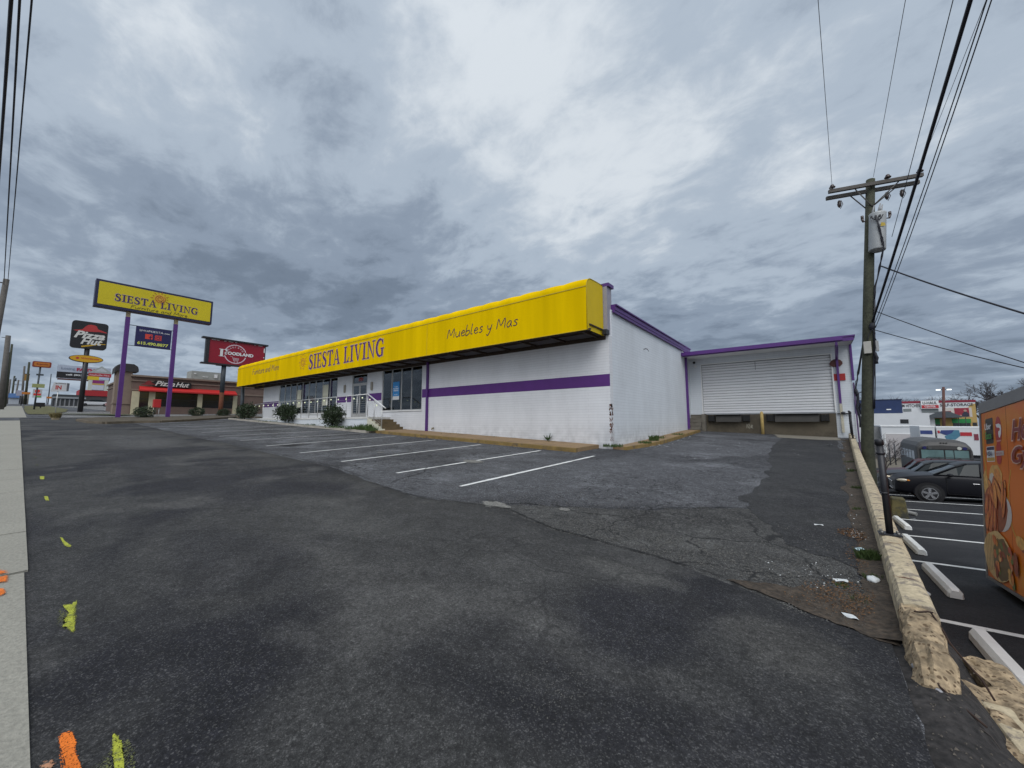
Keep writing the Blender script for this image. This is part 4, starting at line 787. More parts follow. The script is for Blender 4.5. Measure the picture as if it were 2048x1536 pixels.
# ------------------------------------------------------------------ shrubs and weeds
def leaves(mb, c, r, n, s, seed=0, squash=.0, spiky=.3, flat=0, ragged=1.):
    q = random.Random(seed)
    for i in range(n):
        while True:
            v = Vector((q.uniform(-1, 1), q.uniform(-1, 1), q.uniform(-1, 1)))
            if v.length <= 1: break
        d = v.normalized(); bump = 1 + ragged * (.55 * noise.noise(d * 1.9 + Vector((seed, 0, 0))) + .42 * noise.noise(d * 5 + Vector((seed, 0, 0))))
        rad = (v.length ** .6) * bump; p = Vector((c[0] + d.x * rad * r[0], c[1] + d.y * rad * r[1], c[2] + d.z * rad * r[2]))
        t = (d * spiky + Vector((q.uniform(-1, 1), q.uniform(-1, 1), q.uniform(-.4, 1)))).normalized(); w = t.cross(Vector((q.uniform(-1, 1), q.uniform(-1, 1), q.uniform(-1, 1)))).normalized()
        k = s * q.uniform(.6, 1.4); mb.add([p - w * k * .28, p + t * k * .5 + w * k * .1, p + t * k, p + t * k * .5 - w * k * .38], [(0, 1, 2, 3)])
def shrub(x, y, z, r, n, s, seed, label, group=None, m2=LEAF):
    t = thing('shrub', label, 'shrub', (x, y, z), group=group)
    a = MB(); leaves(a, (x, y, z + r[2] * .95), r, int(n * .8), s, seed, ragged=1. if n > 2000 else .5)
    if n > 2000:
        g = random.Random(seed + 5)
        for k in range(26):
            w = g.uniform(0, 6.28); el = g.uniform(.1, 1.3); d = Vector((math.cos(w) * math.cos(el), math.sin(w) * math.cos(el) * .8, math.sin(el))); p0 = Vector((x, y, z + r[2] * .8)); tip = p0 + Vector((d.x * r[0], d.y * r[1], d.z * r[2])) * g.uniform(1.05, 1.4)
            for q_ in range(16):
                p = p0.lerp(tip, .45 + .55 * q_ / 15); leaves(a, p, (.06, .05, .05), 2, s * .8, seed * 50 + k * 20 + q_, spiky=.9)
    a.build('foliage', m2, t)
    b = MB()
    for k in range(7):
        w = 2 * math.pi * k / 7; b.tube([(x, y, z - .05), (x + .3 * r[0] * math.cos(w), y + .3 * r[1] * math.sin(w), z + r[2] * .7), (x + .7 * r[0] * math.cos(w), y + .7 * r[1] * math.sin(w), z + r[2] * 1.3)], [.02, .014, .005], 5)
    b.build('stem', BARK, t)
G = 'dark shrubs below the shop railing'
shrub(-29.3, -1.72, .42, (1.55, .50, .52), 2600, .13, 1, 'wide dark shrub at the far end of the walkway railing, beside the grey pole', G)
shrub(-22.2, -1.72, .18, (1.10, .46, .50), 2400, .12, 2, 'rounded dark shrub in the middle of the three along the railing', G)
shrub(-16.0, -1.72, -.12, (.86, .46, .54), 2800, .11, 3, 'tallest dark spiky shrub just left of the shop door steps', G)
G = 'clipped shrubs on the sign island'
shrub(-35.4, -6.7, .38, (.62, .62, .44), 1990, .10, 4, 'clipped round shrub between the two purple sign posts', G)
shrub(-38.7, -2.7, .60, (.60, .60, .40), 1990, .10, 5, 'small clipped shrub right of the purple sign posts', G)
shrub(-38.2, -.8, .60, (.50, .50, .36), 1990, .09, 6, 'small clipped shrub at the foot of the red supermarket sign pole', G)
def tuft(mb, x, y, z, r, h, n, seed, wid=.01):
    q = random.Random(seed)
    for i in range(n):
        a = q.uniform(0, 6.28); d = r * q.random() ** .6; bx, by = x + d * math.cos(a), y + d * math.sin(a); hh = h * q.uniform(.5, 1.2); l = q.uniform(.1, .6) * hh; w = q.uniform(0, 6.28)
        tx, ty = math.cos(w), math.sin(w); px, py = -ty * wid, tx * wid
        mb.add([(bx - px, by - py, z), (bx + px, by + py, z), (bx + tx * l * .4 + px * .6, by + ty * l * .4 + py * .6, z + hh * .65), (bx + tx * l, by + ty * l, z + hh), (bx + tx * l * .4 - px * .6, by + ty * l * .4 - py * .6, z + hh * .65)], [(0, 1, 2, 3, 4)])
m = MB()
for i, (x, y, r, h, n) in enumerate([(-12.6, -1.65, .5, .30, 260), (-13.5, -1.95, .35, .2, 120), (-11.8, -1.85, .30, .2, 120), (-15.2, -1.95, .5, .14, 80), (-18.5, -1.9, .6, .10, 60), (-24, -1.9, .9, .10, 60), (.05, -.05, .35, .10, 160), (.5, 1.9, .25, .10, 110), (.45, 3.1, .2, .22, 120), (.3, 4.2, .25, .12, 70), (.55, 6.3, .3, .10, 70), (-8, -.05, .9, .05, 60), (-5.5, -.04, .6, .05, 60), (-2.5, -.04, .4, .05, 40)]):
    tuft(m, x, y, gu(x, y) + .10, r, h, n, i, .012)
tag(m.build('weeds', WEED), None, None, kind='stuff')
m = MB()
for i, (x, y, r, h, n) in enumerate([(5.90, -7.62, .085, .10, 260), (5.66, -8.50, .06, .03, 70), (5.88, -8.2, .06, .06, 60), (6.0, -5.2, .06, .06, 60), (6.12, -3.2, .08, .08, 90), (6.22, -.5, .10, .08, 80), (6.3, 1.5, .12, .08, 60), (5.75, -8.75, .08, .03, 60)]):
    tuft(m, x, y, gu(x, y), r, h, n, 50 + i, .004)
tag(m.build('grass', mat('bright_grass', (.042, .072, .016), .6, var=.4, scale=8)), None, None, kind='stuff')
t = thing('weed_plant', 'leafy green weed growing at the foot of the white front wall near its right corner', 'weed', (-2.55, -.12, -.68)); m = MB()
for k in range(9):
    a = 2 * math.pi * k / 9; r_ = .24; m.add([(-2.55, -.12, -.68), (-2.55 + .5 * r_ * math.cos(a - .3), -.12 + .35 * r_ * math.sin(a - .3), -.58), (-2.55 + r_ * math.cos(a), -.12 + .5 * r_ * math.sin(a), -.50 + .06 * (k % 3)), (-2.55 + .5 * r_ * math.cos(a + .3), -.12 + .35 * r_ * math.sin(a + .3), -.58)], [(0, 1, 2, 3)])
m.build('foliage', mat('weed_dark', (.03, .07, .02), .6, var=.3), t)
# island with the pole sign
isl = [(-27.7, -9.5), (-28.2, -8.3), (-28.2, -7.0), (-30.1, -5.0), (-33.2, -2.4), (-35.1, -.8), (-34.6, -.2), (-33.5, .8), (-41, 1.2), (-38.5, -3), (-36.9, -6), (-36.8, -9), (-33, -10.2), (-29.2, -10.0)]
drape('island_bed', wobble(isl, .06, 6, 5), gu, .13, mat('leaf_litter_soil', (.075, .06, .04), .95, var=.5, scale=2.5, bump=1, bscale=14, fine=.4), cell=.8)
m = MB()
P = isl + [isl[0]]
for (ax, ay), (bx, by) in zip(P, P[1:]):
    n = max(1, int(math.hypot(bx - ax, by - ay) / .5))
    for i in range(n):
        x0, y0, x1, y1 = ax + (bx - ax) * i / n, ay + (by - ay) * i / n, ax + (bx - ax) * (i + 1) / n, ay + (by - ay) * (i + 1) / n
        dx, dy = (x1 - x0), (y1 - y0); l = math.hypot(dx, dy); nx, ny = dy / l * .14, -dx / l * .14
        z0, z1 = gu(x0, y0) + .135 + rnd.uniform(-.01, .01), gu(x1, y1) + .135; m.hexa([(x0, y0, z0 - .3), (x1, y1, z1 - .3), (x1 + nx, y1 + ny, z1 - .3), (x0 + nx, y0 + ny, z0 - .3)], [(x0, y0, z0), (x1, y1, z1), (x1 + nx, y1 + ny, z1), (x0 + nx, y0 + ny, z0)])
struct(m.build('kerb', mat('island_kerb', (.13, .105, .075), .9, var=.35, scale=2, bump=.5, fine=.3)))
# ------------------------------------------------------------------ pole signs (faces look along +X)
PS = thing('pole_sign', 'tall yellow shop sign with purple lettering on two purple posts', 'pole sign', (-36, -6.6, .35))
for y in (-8.06, -5.2):
    m = MB(); m.box(-36.13, -35.87, y - .13, y + .13, -.1, 8.2); m.build('post', PURPLE2, PS)
    m = MB(); m.box(-36.12, -35.88, y - .12, y + .12, 8.2, 8.7); m.build('post_cap', mat('tan_sleeve', (.30, .24, .14), .6), PS)
m = MB(); m.box(-36.35, -35.65, -9.95, -2.88, 8.62, 10.68); m.build('cabinet', DKBLUE, PS, bevel=.02)
m = MB(); m.box(-35.649, -35.63, -9.78, -3.02, 8.82, 10.52); m.build('sign_face', SIGNY, PS)
E1 = mat('pale_violet_edge', (.42, .32, .22), .5, var=0)
m = MB(); serif_text(m, 'SIESTA LIVING', (-35.627, -8.93, 9.23), Y_, Z_, 5.05, .58, X_, grow=.03, nudge=.0012); m.build('lettering_outline', E1, PS)
m = MB(); serif_text(m, 'SIESTA LIVING', (-35.615, -8.9, 9.25), Y_, Z_, 5.0, .54, X_, nudge=.0012); m.build('lettering', mat('deep_violet', (.035, .012, .085), .5, var=0), PS)
m = MB(); sun_logo(m, (-35.60, -6.38, 10.02), Y_, Z_, X_, .62, .05); m.build('sun_emblem', mat('emblem_brown', (.42, .13, .02), .5, var=0), PS)
m = MB(); m.disc((-35.622, -6.38, 10.02), X_, .36, 20); m.build('emblem_disc', mat('emblem_orange', (.62, .36, .03), .5, var=0), PS)
m = MB(); hand_text(m, 'Furniture and More', (-35.62, -8.0, 8.88), Y_, Z_, 3.45, .27, X_, .032); m.build('script_lettering', mat('olive_ink', (.10, .085, .01), .5, var=0), PS)
m = MB(); m.box(-36.1, -35.9, -7.55, -5.42, 6.02, 7.6); m.build('lower_panel', NAVY, PS, bevel=.02)
m = MB()
for z in (6.02, 7.62): m.box(-36.03, -35.97, -7.93, -5.33, z - .02, z + .02)
m.build('bracket_bar', DARK, PS)
WHT = mat('sign_white', (.72, .72, .72), .5, var=0); YLT = mat('sign_lime', (.55, .58, .10), .5, var=0); REDI = mat('icon_red', (.62, .05, .03), .5, var=0)
m = MB(); text(m, 'SHOPSIESTA', (-35.896, -7.36, 7.22), Y_, Z_, 1.42, .15, .0); text(m, '.COM', (-35.896, -5.90, 7.22), Y_, Z_, .36, .09, .02); m.build('web_lettering', WHT, PS)
m = MB(); text(m, '615.490.8877', (-35.896, -7.42, 6.17), Y_, Z_, 1.85, .25, .04); m.build('phone_lettering', YLT, PS)
m = MB(); q = lambda a, b, c, d, x=-35.896: m.box(x, x + .004, a, b, c, d)
q(-7.0, -6.56, 6.66, 7.06); q(-6.42, -6.02, 6.64, 7.04); m.build('social_icon', REDI, PS)
m = MB(); m.box(-35.888, -35.884, -6.72, -6.66, 6.66, 6.92); m.box(-35.888, -35.884, -6.80, -6.58, 6.80, 6.85); m.box(-35.888, -35.884, -6.69, -6.58, 6.93, 6.98)
for r0 in (.12,):
    vs, fs = ribbon(arc(0, 0, .09, 0, 360, 16), .035); put2d(m, vs, fs, (-35.886, -6.22, 6.83), Y_, Z_)
vs, fs = ribbon([(-.15, -.14), (.15, -.14), (.15, .15), (-.15, .15), (-.15, -.14)], .025); put2d(m, vs, fs, (-35.886, -6.22, 6.84), Y_, Z_); m.box(-35.888, -35.885, -6.13, -6.10, 6.92, 6.95)
m.build('icon_mark', NAVY, PS)
# pizza restaurant pole sign
PZ = thing('pole_sign', 'black rounded restaurant sign with red hat emblem above a yellow oval on one dark pole', 'pole sign', (-60.5, -8.4, 1.3))
BLK = mat('sign_black', (.012, .011, .012), .4, var=0)
m = MB(); m.tube([(-60.5, -8.35, 1.0), (-60.5, -8.35, 8.8)], .22, 10); m.build('pole', DARK, PZ)
def rrect(y0, y1, z0, z1, r, k=5): return [(cx + r * math.cos(a0 + math.pi / 2 * i / k), cz + r * math.sin(a0 + math.pi / 2 * i / k)) for cx, cz, a0 in ((y1 - r, z1 - r, 0), (y0 + r, z1 - r, math.pi / 2), (y0 + r, z0 + r, math.pi), (y1 - r, z0 + r, 1.5 * math.pi)) for i in range(k + 1)]
m = MB(); m.prism(rrect(-9.72, -6.85, 8.58, 11.72, .32), 'x', -60.8, -60.2); m.build('cabinet', BLK, PZ)
HATR = mat('hat_red', (.42, .03, .03), .5, var=0); BONE = mat('script_white', (.62, .61, .57), .5, var=0); MUST = mat('mustard', (.50, .30, .01), .5, var=0)
def hat(mb, O, U, V, w, h):
    p = [(0, .0), (.12, .10), (.26, .22), (.34, .62), (.42, .92), (.5, 1), (.6, .98), (.68, .85), (.72, .5), (.86, .32), (1, .16), (1, .06), (.8, .12), (.5, .02), (.3, -.02), (.1, -.08)]
    put2d(mb, [(a * w, b * h) for a, b in p], [tuple(range(len(p)))], O, U, V)
m = MB(); hat(m, (-60.196, -9.6, 10.56), Y_, Z_, 2.65, .85); m.build('hat_emblem', HATR, PZ)
m = MB(); text(m, 'Pizza', (-60.19, -9.5, 9.72), Y_, Z_, 2.45, .85, .035, .35); text(m, 'Hut', (-60.188, -8.95, 9.05), Y_, Z_, 1.75, .75, .035, .35); m.build('lettering', BONE, PZ)
m = MB(); vs, fs = ribbon(smooth2([(0, 0), (.7, .22), (1.3, .45), (1.9, .5)], 4), [.16] * 6 + [.14] * 4 + [.08] * 3); put2d(m, vs, fs, (-60.19, -8.85, 8.75), Y_, Z_); m.build('brush_stroke', MUST, PZ)
m = MB(); m.prism(arc(-8.33, 7.38, 1.35, 0, 350, 27, .43), 'x', -60.72, -60.28); m.build('oval_cabinet', DARK, PZ)
m = MB(); m.prism(arc(-8.33, 7.38, 1.28, 0, 350, 27, .38), 'x', -60.279, -60.26); m.build('oval_face', mat('oval_yellow', (.60, .32, .01), .4, var=0), PZ)
m = MB(); text(m, 'WingStreet', (-60.255, -8.75, 7.26), Y_, Z_, 1.42, .26, .02, .1); m.disc((-60.255, -9.03, 7.40), X_, .13, 12); m.build('oval_lettering', HATR, PZ)
# supermarket sign
FD = thing('pole_sign', 'red supermarket sign with white circle emblem on a dark pole behind the yellow awning', 'pole sign', (-43, .3, .7))
STEEL = mat('blue_steel', (.045, .055, .065), .55, var=.15)
m = MB(); m.tube([(-43.3, .3, 3.2), (-43.3, .3, 6.2)], .21, 10); m.build('pole', STEEL, FD)
m = MB(); m.tube([(-43.3, .3, .4), (-43.3, .3, 3.2)], .20, 10); m.build('pole_base', RUST, FD)
m = MB(); m.box(-43.25, -43.06, -1.12, 3.95, 6.2, 8.7); m.build('sign_face', mat('sign_crimson', (.27, .003, .018), .45, var=.06, scale=1), FD)
m = MB(); m.box(-43.5, -42.9, -1.75, 4.25, 8.68, 8.84); m.box(-43.5, -42.9, -1.72, 4.2, 6.05, 6.2); m.box(-43.45, -43.0, -1.42, -1.14, 6.2, 8.68); m.box(-43.4, -43.1, 3.96, 4.06, 6.2, 8.68); m.build('cabinet_frame', DARK, FD)
m = MB()
for a, b in ((-1.0, -.6), (-.55, -.3), (.1, .3), (.5, .9), (1.1, 1.25), (2.9, 3.0), (3.3, 3.7)): m.box(-43.05, -43.04, a, b, 8.60, 8.66)
m.box(-43.05, -43.04, 3.85, 3.95, 7.9, 8.4); m.box(-43.05, -43.04, 3.85, 3.95, 7.3, 7.4)
m.build('torn_edge', WHT, FD)
m = MB(); O = (-43.045, 1.18, 7.36)
for a0, a1 in ((18, 162), (200, 345)): vs, fs = ribbon(arc(0, 0, .98, a0, a1, 28), .10); put2d(m, vs, fs, O, Y_, Z_)
vs, fs = ribbon(arc(0, 0, .98, 195, 200, 2), .10); put2d(m, vs, fs, O, Y_, Z_)
cart = [[(-.42, -.28), (-.25, -.32), (-.12, -.75), (.28, -.75)], [(-.22, -.42), (.34, -.45), (.28, -.66), (-.14, -.66)], [(-.2, -.5), (.3, -.52)], [(-.17, -.58), (.3, -.6)]]
for k, p in enumerate(cart): vs, fs = ribbon(p, .035); put2d(m, vs, fs, (-43.044 + .001 * k, 1.18, 7.36), Y_, Z_)
for a in (-.05, .22): m.disc((-43.044, 1.18 + a, 7.36 - .84), X_, .045, 8)
for k, ch in enumerate('MADISON'):
    an = math.radians(148 - 116 * k / 6); U = Vector((0, math.sin(an), -math.cos(an))); V = Vector((0, math.cos(an), math.sin(an))); C0 = Vector((-43.043, 1.18 + .66 * math.cos(an), 7.36 + .66 * math.sin(an)))
    text(m, ch, C0 - U * .07, U, V, .14 if ch != 'I' else .04, .17, .02)
m.build('circle_emblem', E1 if 0 else mat('emblem_pink_white', (.66, .50, .55), .5, var=0), FD)
m = MB(); text(m, 'OODLAND', (-43.035, .46, 7.22), Y_, Z_, 2.4, .36, .055); serif_text(m, 'F', (-43.036, -.28, 6.98), Y_, Z_, .72, .78, X_); text(m, 'E', (-43.034, .22, 7.2), Y_, Z_, .2, .3, .02); m.build('lettering', WHT, FD)
m = MB(); m.tube([(-33.7, -.72, .2), (-33.7, -.78, 3.3)], .14, 10); tag(m.build('support_pole', STEEL), 'grey round pole under the far end of the yellow awning', 'pole')
# ------------------------------------------------------------------ pizza restaurant
HB = thing('restaurant', 'brown stucco restaurant with red awning, cream pilasters and a square corner tower', 'building', (-50, 0, .85))
STU = mat('brown_stucco', (.155, .105, .085), .85, var=.12, scale=2); STU2 = mat('tan_stucco', (.22, .165, .13), .85, var=.1, scale=2); CRM = mat('cream_pilaster', (.50, .45, .30), .7, var=.1)
m = MB(); m.box(-66, -48.7, -5.8, 13, .3, 4.72); m.build('wall', STU, HB)
m = MB(); m.box(-66.2, -48.45, -5.95, 5.6, 4.72, 4.9); m.box(-66.2, -48.6, -5.88, 13.2, 4.25, 4.36); m.box(-48.7, -48.62, -5.85, 13, 3.30, 3.46); m.build('cornice', STU2, HB)
m = MB(); m.box(-50.2, -49.0, -7.0, -5.81, .3, 5.2); m.box(-50.25, -48.9, -7.06, -5.82, 1.9, 2.02); m.build('tower', STU2, HB)
m = MB(); m.prism([(-7.15, 4.9), (-7.12, 5.5), (-6.95, 5.8), (-6.6, 5.98), (-5.8, 5.98), (-5.5, 5.75), (-5.42, 5.45), (-5.42, 5.2), (-7.0, 5.2)], 'x', -50.6, -48.8); m.build('tower_roof', mat('tower_roof_mat', (.03, .027, .027), .7, var=.2), HB)
WGL = mat('dark_window', (.012, .012, .014), .15, var=0, spec=.8)
for a, b, z0 in ((-5.2, -4.52, 1.0), (-4.0, -.5, 1.75), (-.03, 2.85, 1.72), (7.2, 8.2, 1.7)):
    m = MB(); m.box(-48.70, -48.66, a, b, z0, 3.2); w_ = m.build('window', WGL, HB)
    m = MB(); m.box(-48.66, -48.63, a, b, 2.45, 2.49); m.build('muntin', DARK, w_)
for a, b in ((-5.78, -5.22), (-4.5, -4.02), (-.48, -.05), (2.87, 3.28)): m = MB(); m.box(-48.7, -48.55, a, b, .5, 3.22); m.build('pilaster', CRM, HB)
m = MB(); m.prism([(-48.69, 3.78), (-47.9, 3.38), (-47.9, 3.24), (-48.69, 3.24)], 'y', -5.3, 3.05); m.build('awning', mat('awning_red', (.50, .02, .018), .55, var=.05), HB); m = MB(); m.prism([(-48.69, 3.5), (-48.2, 3.25), (-48.69, 3.2)], 'y', 7.2, 8.4); m.build('awning', mat('awning_red', (.50, .02, .018), .55, var=.05), HB)
m = MB(); hat(m, (-48.4, -5.25, 3.92), Y_, Z_, 1.15, .45); m.build('hat_emblem', mat('hat_dark_red', (.20, .02, .02), .5, var=0), HB)
m = MB(); m.prism(rrect(-4.3, -1.15, 3.80, 4.40, .2), 'x', -48.6, -48.42); m.build('sign_backing', BLK, HB)
m = MB(); text(m, 'Pizza', (-48.38, -4.15, 3.88), Y_, Z_, 1.6, .52, .02, .35); text(m, 'Hut', (-48.37, -2.5, 3.86), Y_, Z_, 1.15, .52, .02, .35); m.build('lettering', BONE, HB)
m = MB(); m.box(-52, -50, -.9, 2.3, 4.9, 5.95); m.build('rooftop_unit', mat('unit_grey', (.30, .31, .29), .6, var=.1), HB)
m = MB(); m.box(-49.9, -49.85, -.7, -.5, 5.6, 5.7); m.box(-49.9, -49.85, .1, .6, 5.3, 5.36); m.box(-49.9, -49.85, 1.2, 1.5, 5.3, 5.7); m.build('unit_label', WHT, HB)
nb = thing('newspaper_box', 'red newspaper box on thin legs in front of the dark restaurant windows', 'newspaper box', (-45, -4.3, .7))
m = MB(); m.box(-45.3, -44.8, -4.7, -4.15, 1.5, 2.3); m.build('box', mat('box_red', (.45, .02, .02), .5), nb, bevel=.03)
for y in (-4.62, -4.23): m = MB(); m.tube([(-45.05, y, .6), (-45.05, y, 1.5)], .03, 6); m.build('leg', ALU, nb)
def lightpole(x, y, z, h, label, arms=1, c=DARK, group=None, w=.9):
    t = thing('street_lamp', label, 'street lamp', (x, y, z), group=group)
    m = MB(); m.tube([(x, y, z - .3), (x, y, z + h)], [.12, .07], 8); m.build('pole', c, t)
    for s in (-1, 1):
        m = MB(); m.box(x - .12, x + .12, y + s * .1, y + s * w, z + h - .02, z + h + .10); m.build('lamp_head', c, t)
lightpole(-63, 5.5, 1.2, 7.2, 'twin headed lot lamp rising behind the restaurant roof unit')
# ------------------------------------------------------------------ left far street
IN = thing('entrance_sign', 'white angled drive entrance sign with a red word on a thin pole', 'sign', (-46, -10.9, .7))
sx = -46
def toX(y, z, x0, x1): # carry a point seen at x0 to x1 along the line of sight from eye height origin
    k = (x1 - 5.56) / (x0 - 5.56); return (-12.78 + (y + 12.78) * k, z * k)
a = [toX(*p, -60.62, sx) for p in ((-10.7, 3.45), (-10.52, 4.5), (-9.55, 4.5), (-9.55, 3.55))]; b = [toX(*p, -60.62, sx) for p in ((-9.55, 4.5), (-9.36, 4.45), (-9.39, 3.57), (-9.55, 3.55))]
m = MB(); m.hexa([(sx - .1, y, z) for y, z in a], [(sx, y, z) for y, z in a]); m.build('panel', mat('sign_grey_white', (.55, .55, .56), .5, var=.08), IN)
m = MB(); m.hexa([(sx - .12, y, z) for y, z in b], [(sx + .02, y, z) for y, z in b]); m.build('panel_edge', mat('grey_dark', (.10, .10, .11), .6), IN)
yy, zz = toX(-10.16, 3.5, -60.62, sx); m = MB(); m.tube([(sx - .05, yy, .6), (sx - .05, yy, zz + .2)], .03, 6); m.build('pole', ALU, IN)
m = MB(); text(m, 'IN', (sx + .004, yy - .16, zz + .17), Y_, Z_, .34, .36, .04); m.build('lettering', mat('in_red', (.45, .05, .04), .5, var=0), IN)
m = MB(); text(m, 'ENTRANCE', (sx + .004, yy - .18, zz + .66), Y_, Z_, .6, .08, .02); m.build('small_lettering', BLK, IN)
t = thing('planter', 'squat planter of dry straw coloured grass in the drive', 'planter', (-36, -11.1, .2))
m = MB(); m.box(-36.2, -35.8, -11.28, -10.92, .1, .38); m.build('tub', mat('planter_tan', (.22, .18, .12), .9, var=.3, scale=6), t, bevel=.05)
m = MB(); tuft(m, -36, -11.1, .34, .22, .34, 400, 77, .02); m.build('grass', DRYG, t)
BJ = thing('pole_sign', 'orange red diner sign with small panels on one pole, far down the street', 'pole sign', (-74.3, -11.3, 1.7))
m = MB(); m.tube([(-74.3, -11.45, 1.5), (-74.3, -11.35, 7.4)], .09, 6); m.build('pole', STEEL, BJ)
BO = mat('sign_rust_red', (.24, .035, .012), .5, var=.1); OG = mat('sign_orange', (.48, .16, .02), .5, var=.1)
m = MB(); m.prism(rrect(-12.05, -10.45, 7.30, 8.05, .15), 'x', -74.5, -74.1); m.build('cabinet', BO, BJ)
m = MB(); m.prism(rrect(-11.9, -10.6, 7.42, 7.93, .12), 'x', -74.095, -74.08); m.build('sign_face', OG, BJ)
m = MB(); text(m, 'Bojangles', (-74.07, -11.7, 7.52), Y_, Z_, .98, .3, .02); m.build('lettering', BO, BJ)
m = MB(); m.box(-74.5, -74.2, -11.62, -11.0, 6.22, 6.42); m.build('small_panel', STEEL, BJ)
m = MB(); m.box(-74.5, -74.2, -11.85, -10.8, 4.62, 5.10); m.build('lime_panel', mat('lime_panel_mat', (.28, .30, .12), .6), BJ)
m = MB(); m.box(-74.5, -74.25, -11.72, -10.95, 3.3, 4.4); m.build('menu_panel', mat('menu_grey', (.45, .45, .46), .5), BJ)
m = MB(); m.disc((-74.24, -11.35, 4.15), X_, .22, 12); m.box(-74.24, -74.23, -11.65, -11.05, 3.6, 3.85); m.build('menu_logo', mat('menu_red', (.6, .03, .02), .5, var=0), BJ)
m = MB(); m.box(-74.24, -74.23, -11.4, -11.0, 3.36, 3.52); m.build('menu_band', mat('menu_green', (.10, .35, .05), .5, var=0), BJ)
t = thing('notice_board', 'low dark board on a short post in the dry verge', 'sign', (-84.6, -10.8, 2.1)); m = MB(); m.box(-84.7, -84.5, -11.3, -10.3, 2.4, 3.0); m.build('panel', BLK, t); m = MB(); m.tube([(-84.6, -10.7, 1.9), (-84.6, -10.7, 2.4)], .07, 6); m.build('post', BLK, t)
t = thing('billboard', 'large pale billboard with dark lower band, down the street', 'billboard', (-150, -2.4, 4.4))
m = MB(); m.box(-150.6, -150.2, -7.2, 2.6, 11.7, 15.3); m.build('panel', mat('bill_grey', (.40, .44, .52), .5, var=.05), t)
m = MB(); m.box(-150.19, -150.15, -7.2, 2.6, 11.9, 13.5); m.build('dark_band', BLK, t)
m = MB(); m.box(-150.3, -149.8, -7.0, 2.4, 11.35, 11.7); m.build('catwalk', mat('catwalk_rust', (.10, .04, .03), .8), t)
for y in (-2.4,): m = MB(); m.tube([(-150.4, y, 4), (-150.4, y, 11.7)], .35, 8); m.build('pole', STEEL, t)
m = MB(); text(m, 'Losing', (-150.1, -6.5, 13.95), Y_, Z_, 2.4, .85, .0); m.build('lettering', mat('bill_blue_grey', (.15, .20, .27), .5, var=0), t)
m = MB(); text(m, 'FAITH', (-150.1, -3.8, 13.95), Y_, Z_, 3.3, .85, .05); m.build('lettering', mat('bill_red', (.40, .02, .05), .5, var=0), t)
m = MB(); text(m, 'call (833) FOR', (-150.1, -5.6, 12.5), Y_, Z_, 5.2, .55, .03); m.build('lettering', WHT, t)
t = thing('directory_sign', 'gabled shopping centre directory sign with stacked colour panels on two pale piers', 'directory sign', (-140, -.2, 4.4)); X0 = -140
for y in (-1.85, 1.0): m = MB(); m.box(X0 - .3, X0 + .3, y - .35, y + .35, 4.2, 11.5); m.build('pier', mat('pier_pale', (.50, .52, .46), .7, var=.08), t)
m = MB(); m.prism([(-2.0, 13.2), (-.1, 14.7), (1.7, 13.2), (1.7, 12.8), (-2.0, 12.8)], 'x', X0 - .3, X0 + .3); m.build('gable', mat('gable_grey', (.33, .36, .35), .7), t)
m = MB(); m.prism([(-1.3, 13.25), (-.1, 14.25), (1.0, 13.25)], 'x', X0 + .301, X0 + .32); m.build('gable_face', mat('gable_pale', (.45, .48, .50), .6), t)
for k, (a, b, z0, z1, c) in enumerate([(-2.3, 1.75, 11.9, 12.8, (.35, .02, .03)), (-2.4, -.4, 11.0, 11.9, (.60, .45, .02)), (-.4, 1.4, 11.15, 11.85, (.42, .50, .62)), (-1.5, .6, 10.2, 10.95, (.22, .02, .14)), (-1.5, .6, 9.8, 10.15, (.5, .3, .05)), (-1.5, .6, 8.5, 9.75, (.50, .52, .58)), (-1.5, .6, 7.75, 8.45, (.04, .08, .09)), (-1.5, .6, 6.4, 7.75, (.20, .24, .05))]):
    m = MB(); m.box(X0 - .2, X0 + .33, a, b, z0, z1); m.build('tenant_panel', mat('tenant_%d' % k, c, .5, var=.1), t)
m = MB(); text(m, 'DOLLAR', (X0 + .34, -2.1, 12.1), Y_, Z_, 3.6, .45, .02) if 0 else text(m, 'Nashville Pike', (X0 + .34, -2.1, 12.1), Y_, Z_, 3.5, .45, .02); m.build('lettering', mat('pale_pink_ink', (.6, .4, .4), .5, var=0), t)
t = thing('strip_mall', 'long low dark fronted strip mall with pale fascia band', 'building', (-118, -6, 3.5))
m = MB(); m.box(-125, -119, -8.4, -3.9, 3.2, 6.0); m.build('wall', mat('mall_dark', (.04, .042, .045), .6, var=.3, scale=1), t); m = MB(); m.box(-118.99, -118.7, -8.5, -3.8, 5.15, 5.5); m.build('fascia', mat('mall_pale', (.25, .26, .27), .7), t)
for y in lin(-8.1, -4.3, 6): m = MB(); m.box(-118.99, -118.9, y, y + .2, 3.3, 5.1); m.build('column', mat('mall_col', (.20, .20, .21), .7), t)
t = thing('red_roof_store', 'low store with bright red roof band behind the directory sign', 'building', (-125, 0, 3.7))
m = MB(); m.box(-132, -125.2, -4.4, 3, 3.4, 6.2); m.build('wall', mat('store_dark', (.06, .055, .055), .7, var=.2), t); m = MB(); m.box(-132, -125, -4.5, 3.1, 6.2, 7.5); m.build('roof_band', mat('band_red', (.35, .015, .02), .6), t)
t = thing('blue_roof_store', 'small distant store with a light blue awning band at the end of the street', 'building', (-200, -13, 6)); m = MB(); m.box(-206, -200, -14.8, -12, 5.5, 8.2); m.build('wall', mat('far_pale', (.40, .42, .45), .7), t); m = MB(); m.box(-199.99, -199.5, -14.9, -11.9, 8.2, 9.6); m.build('awning', mat('far_blue', (.10, .20, .42), .6), t)
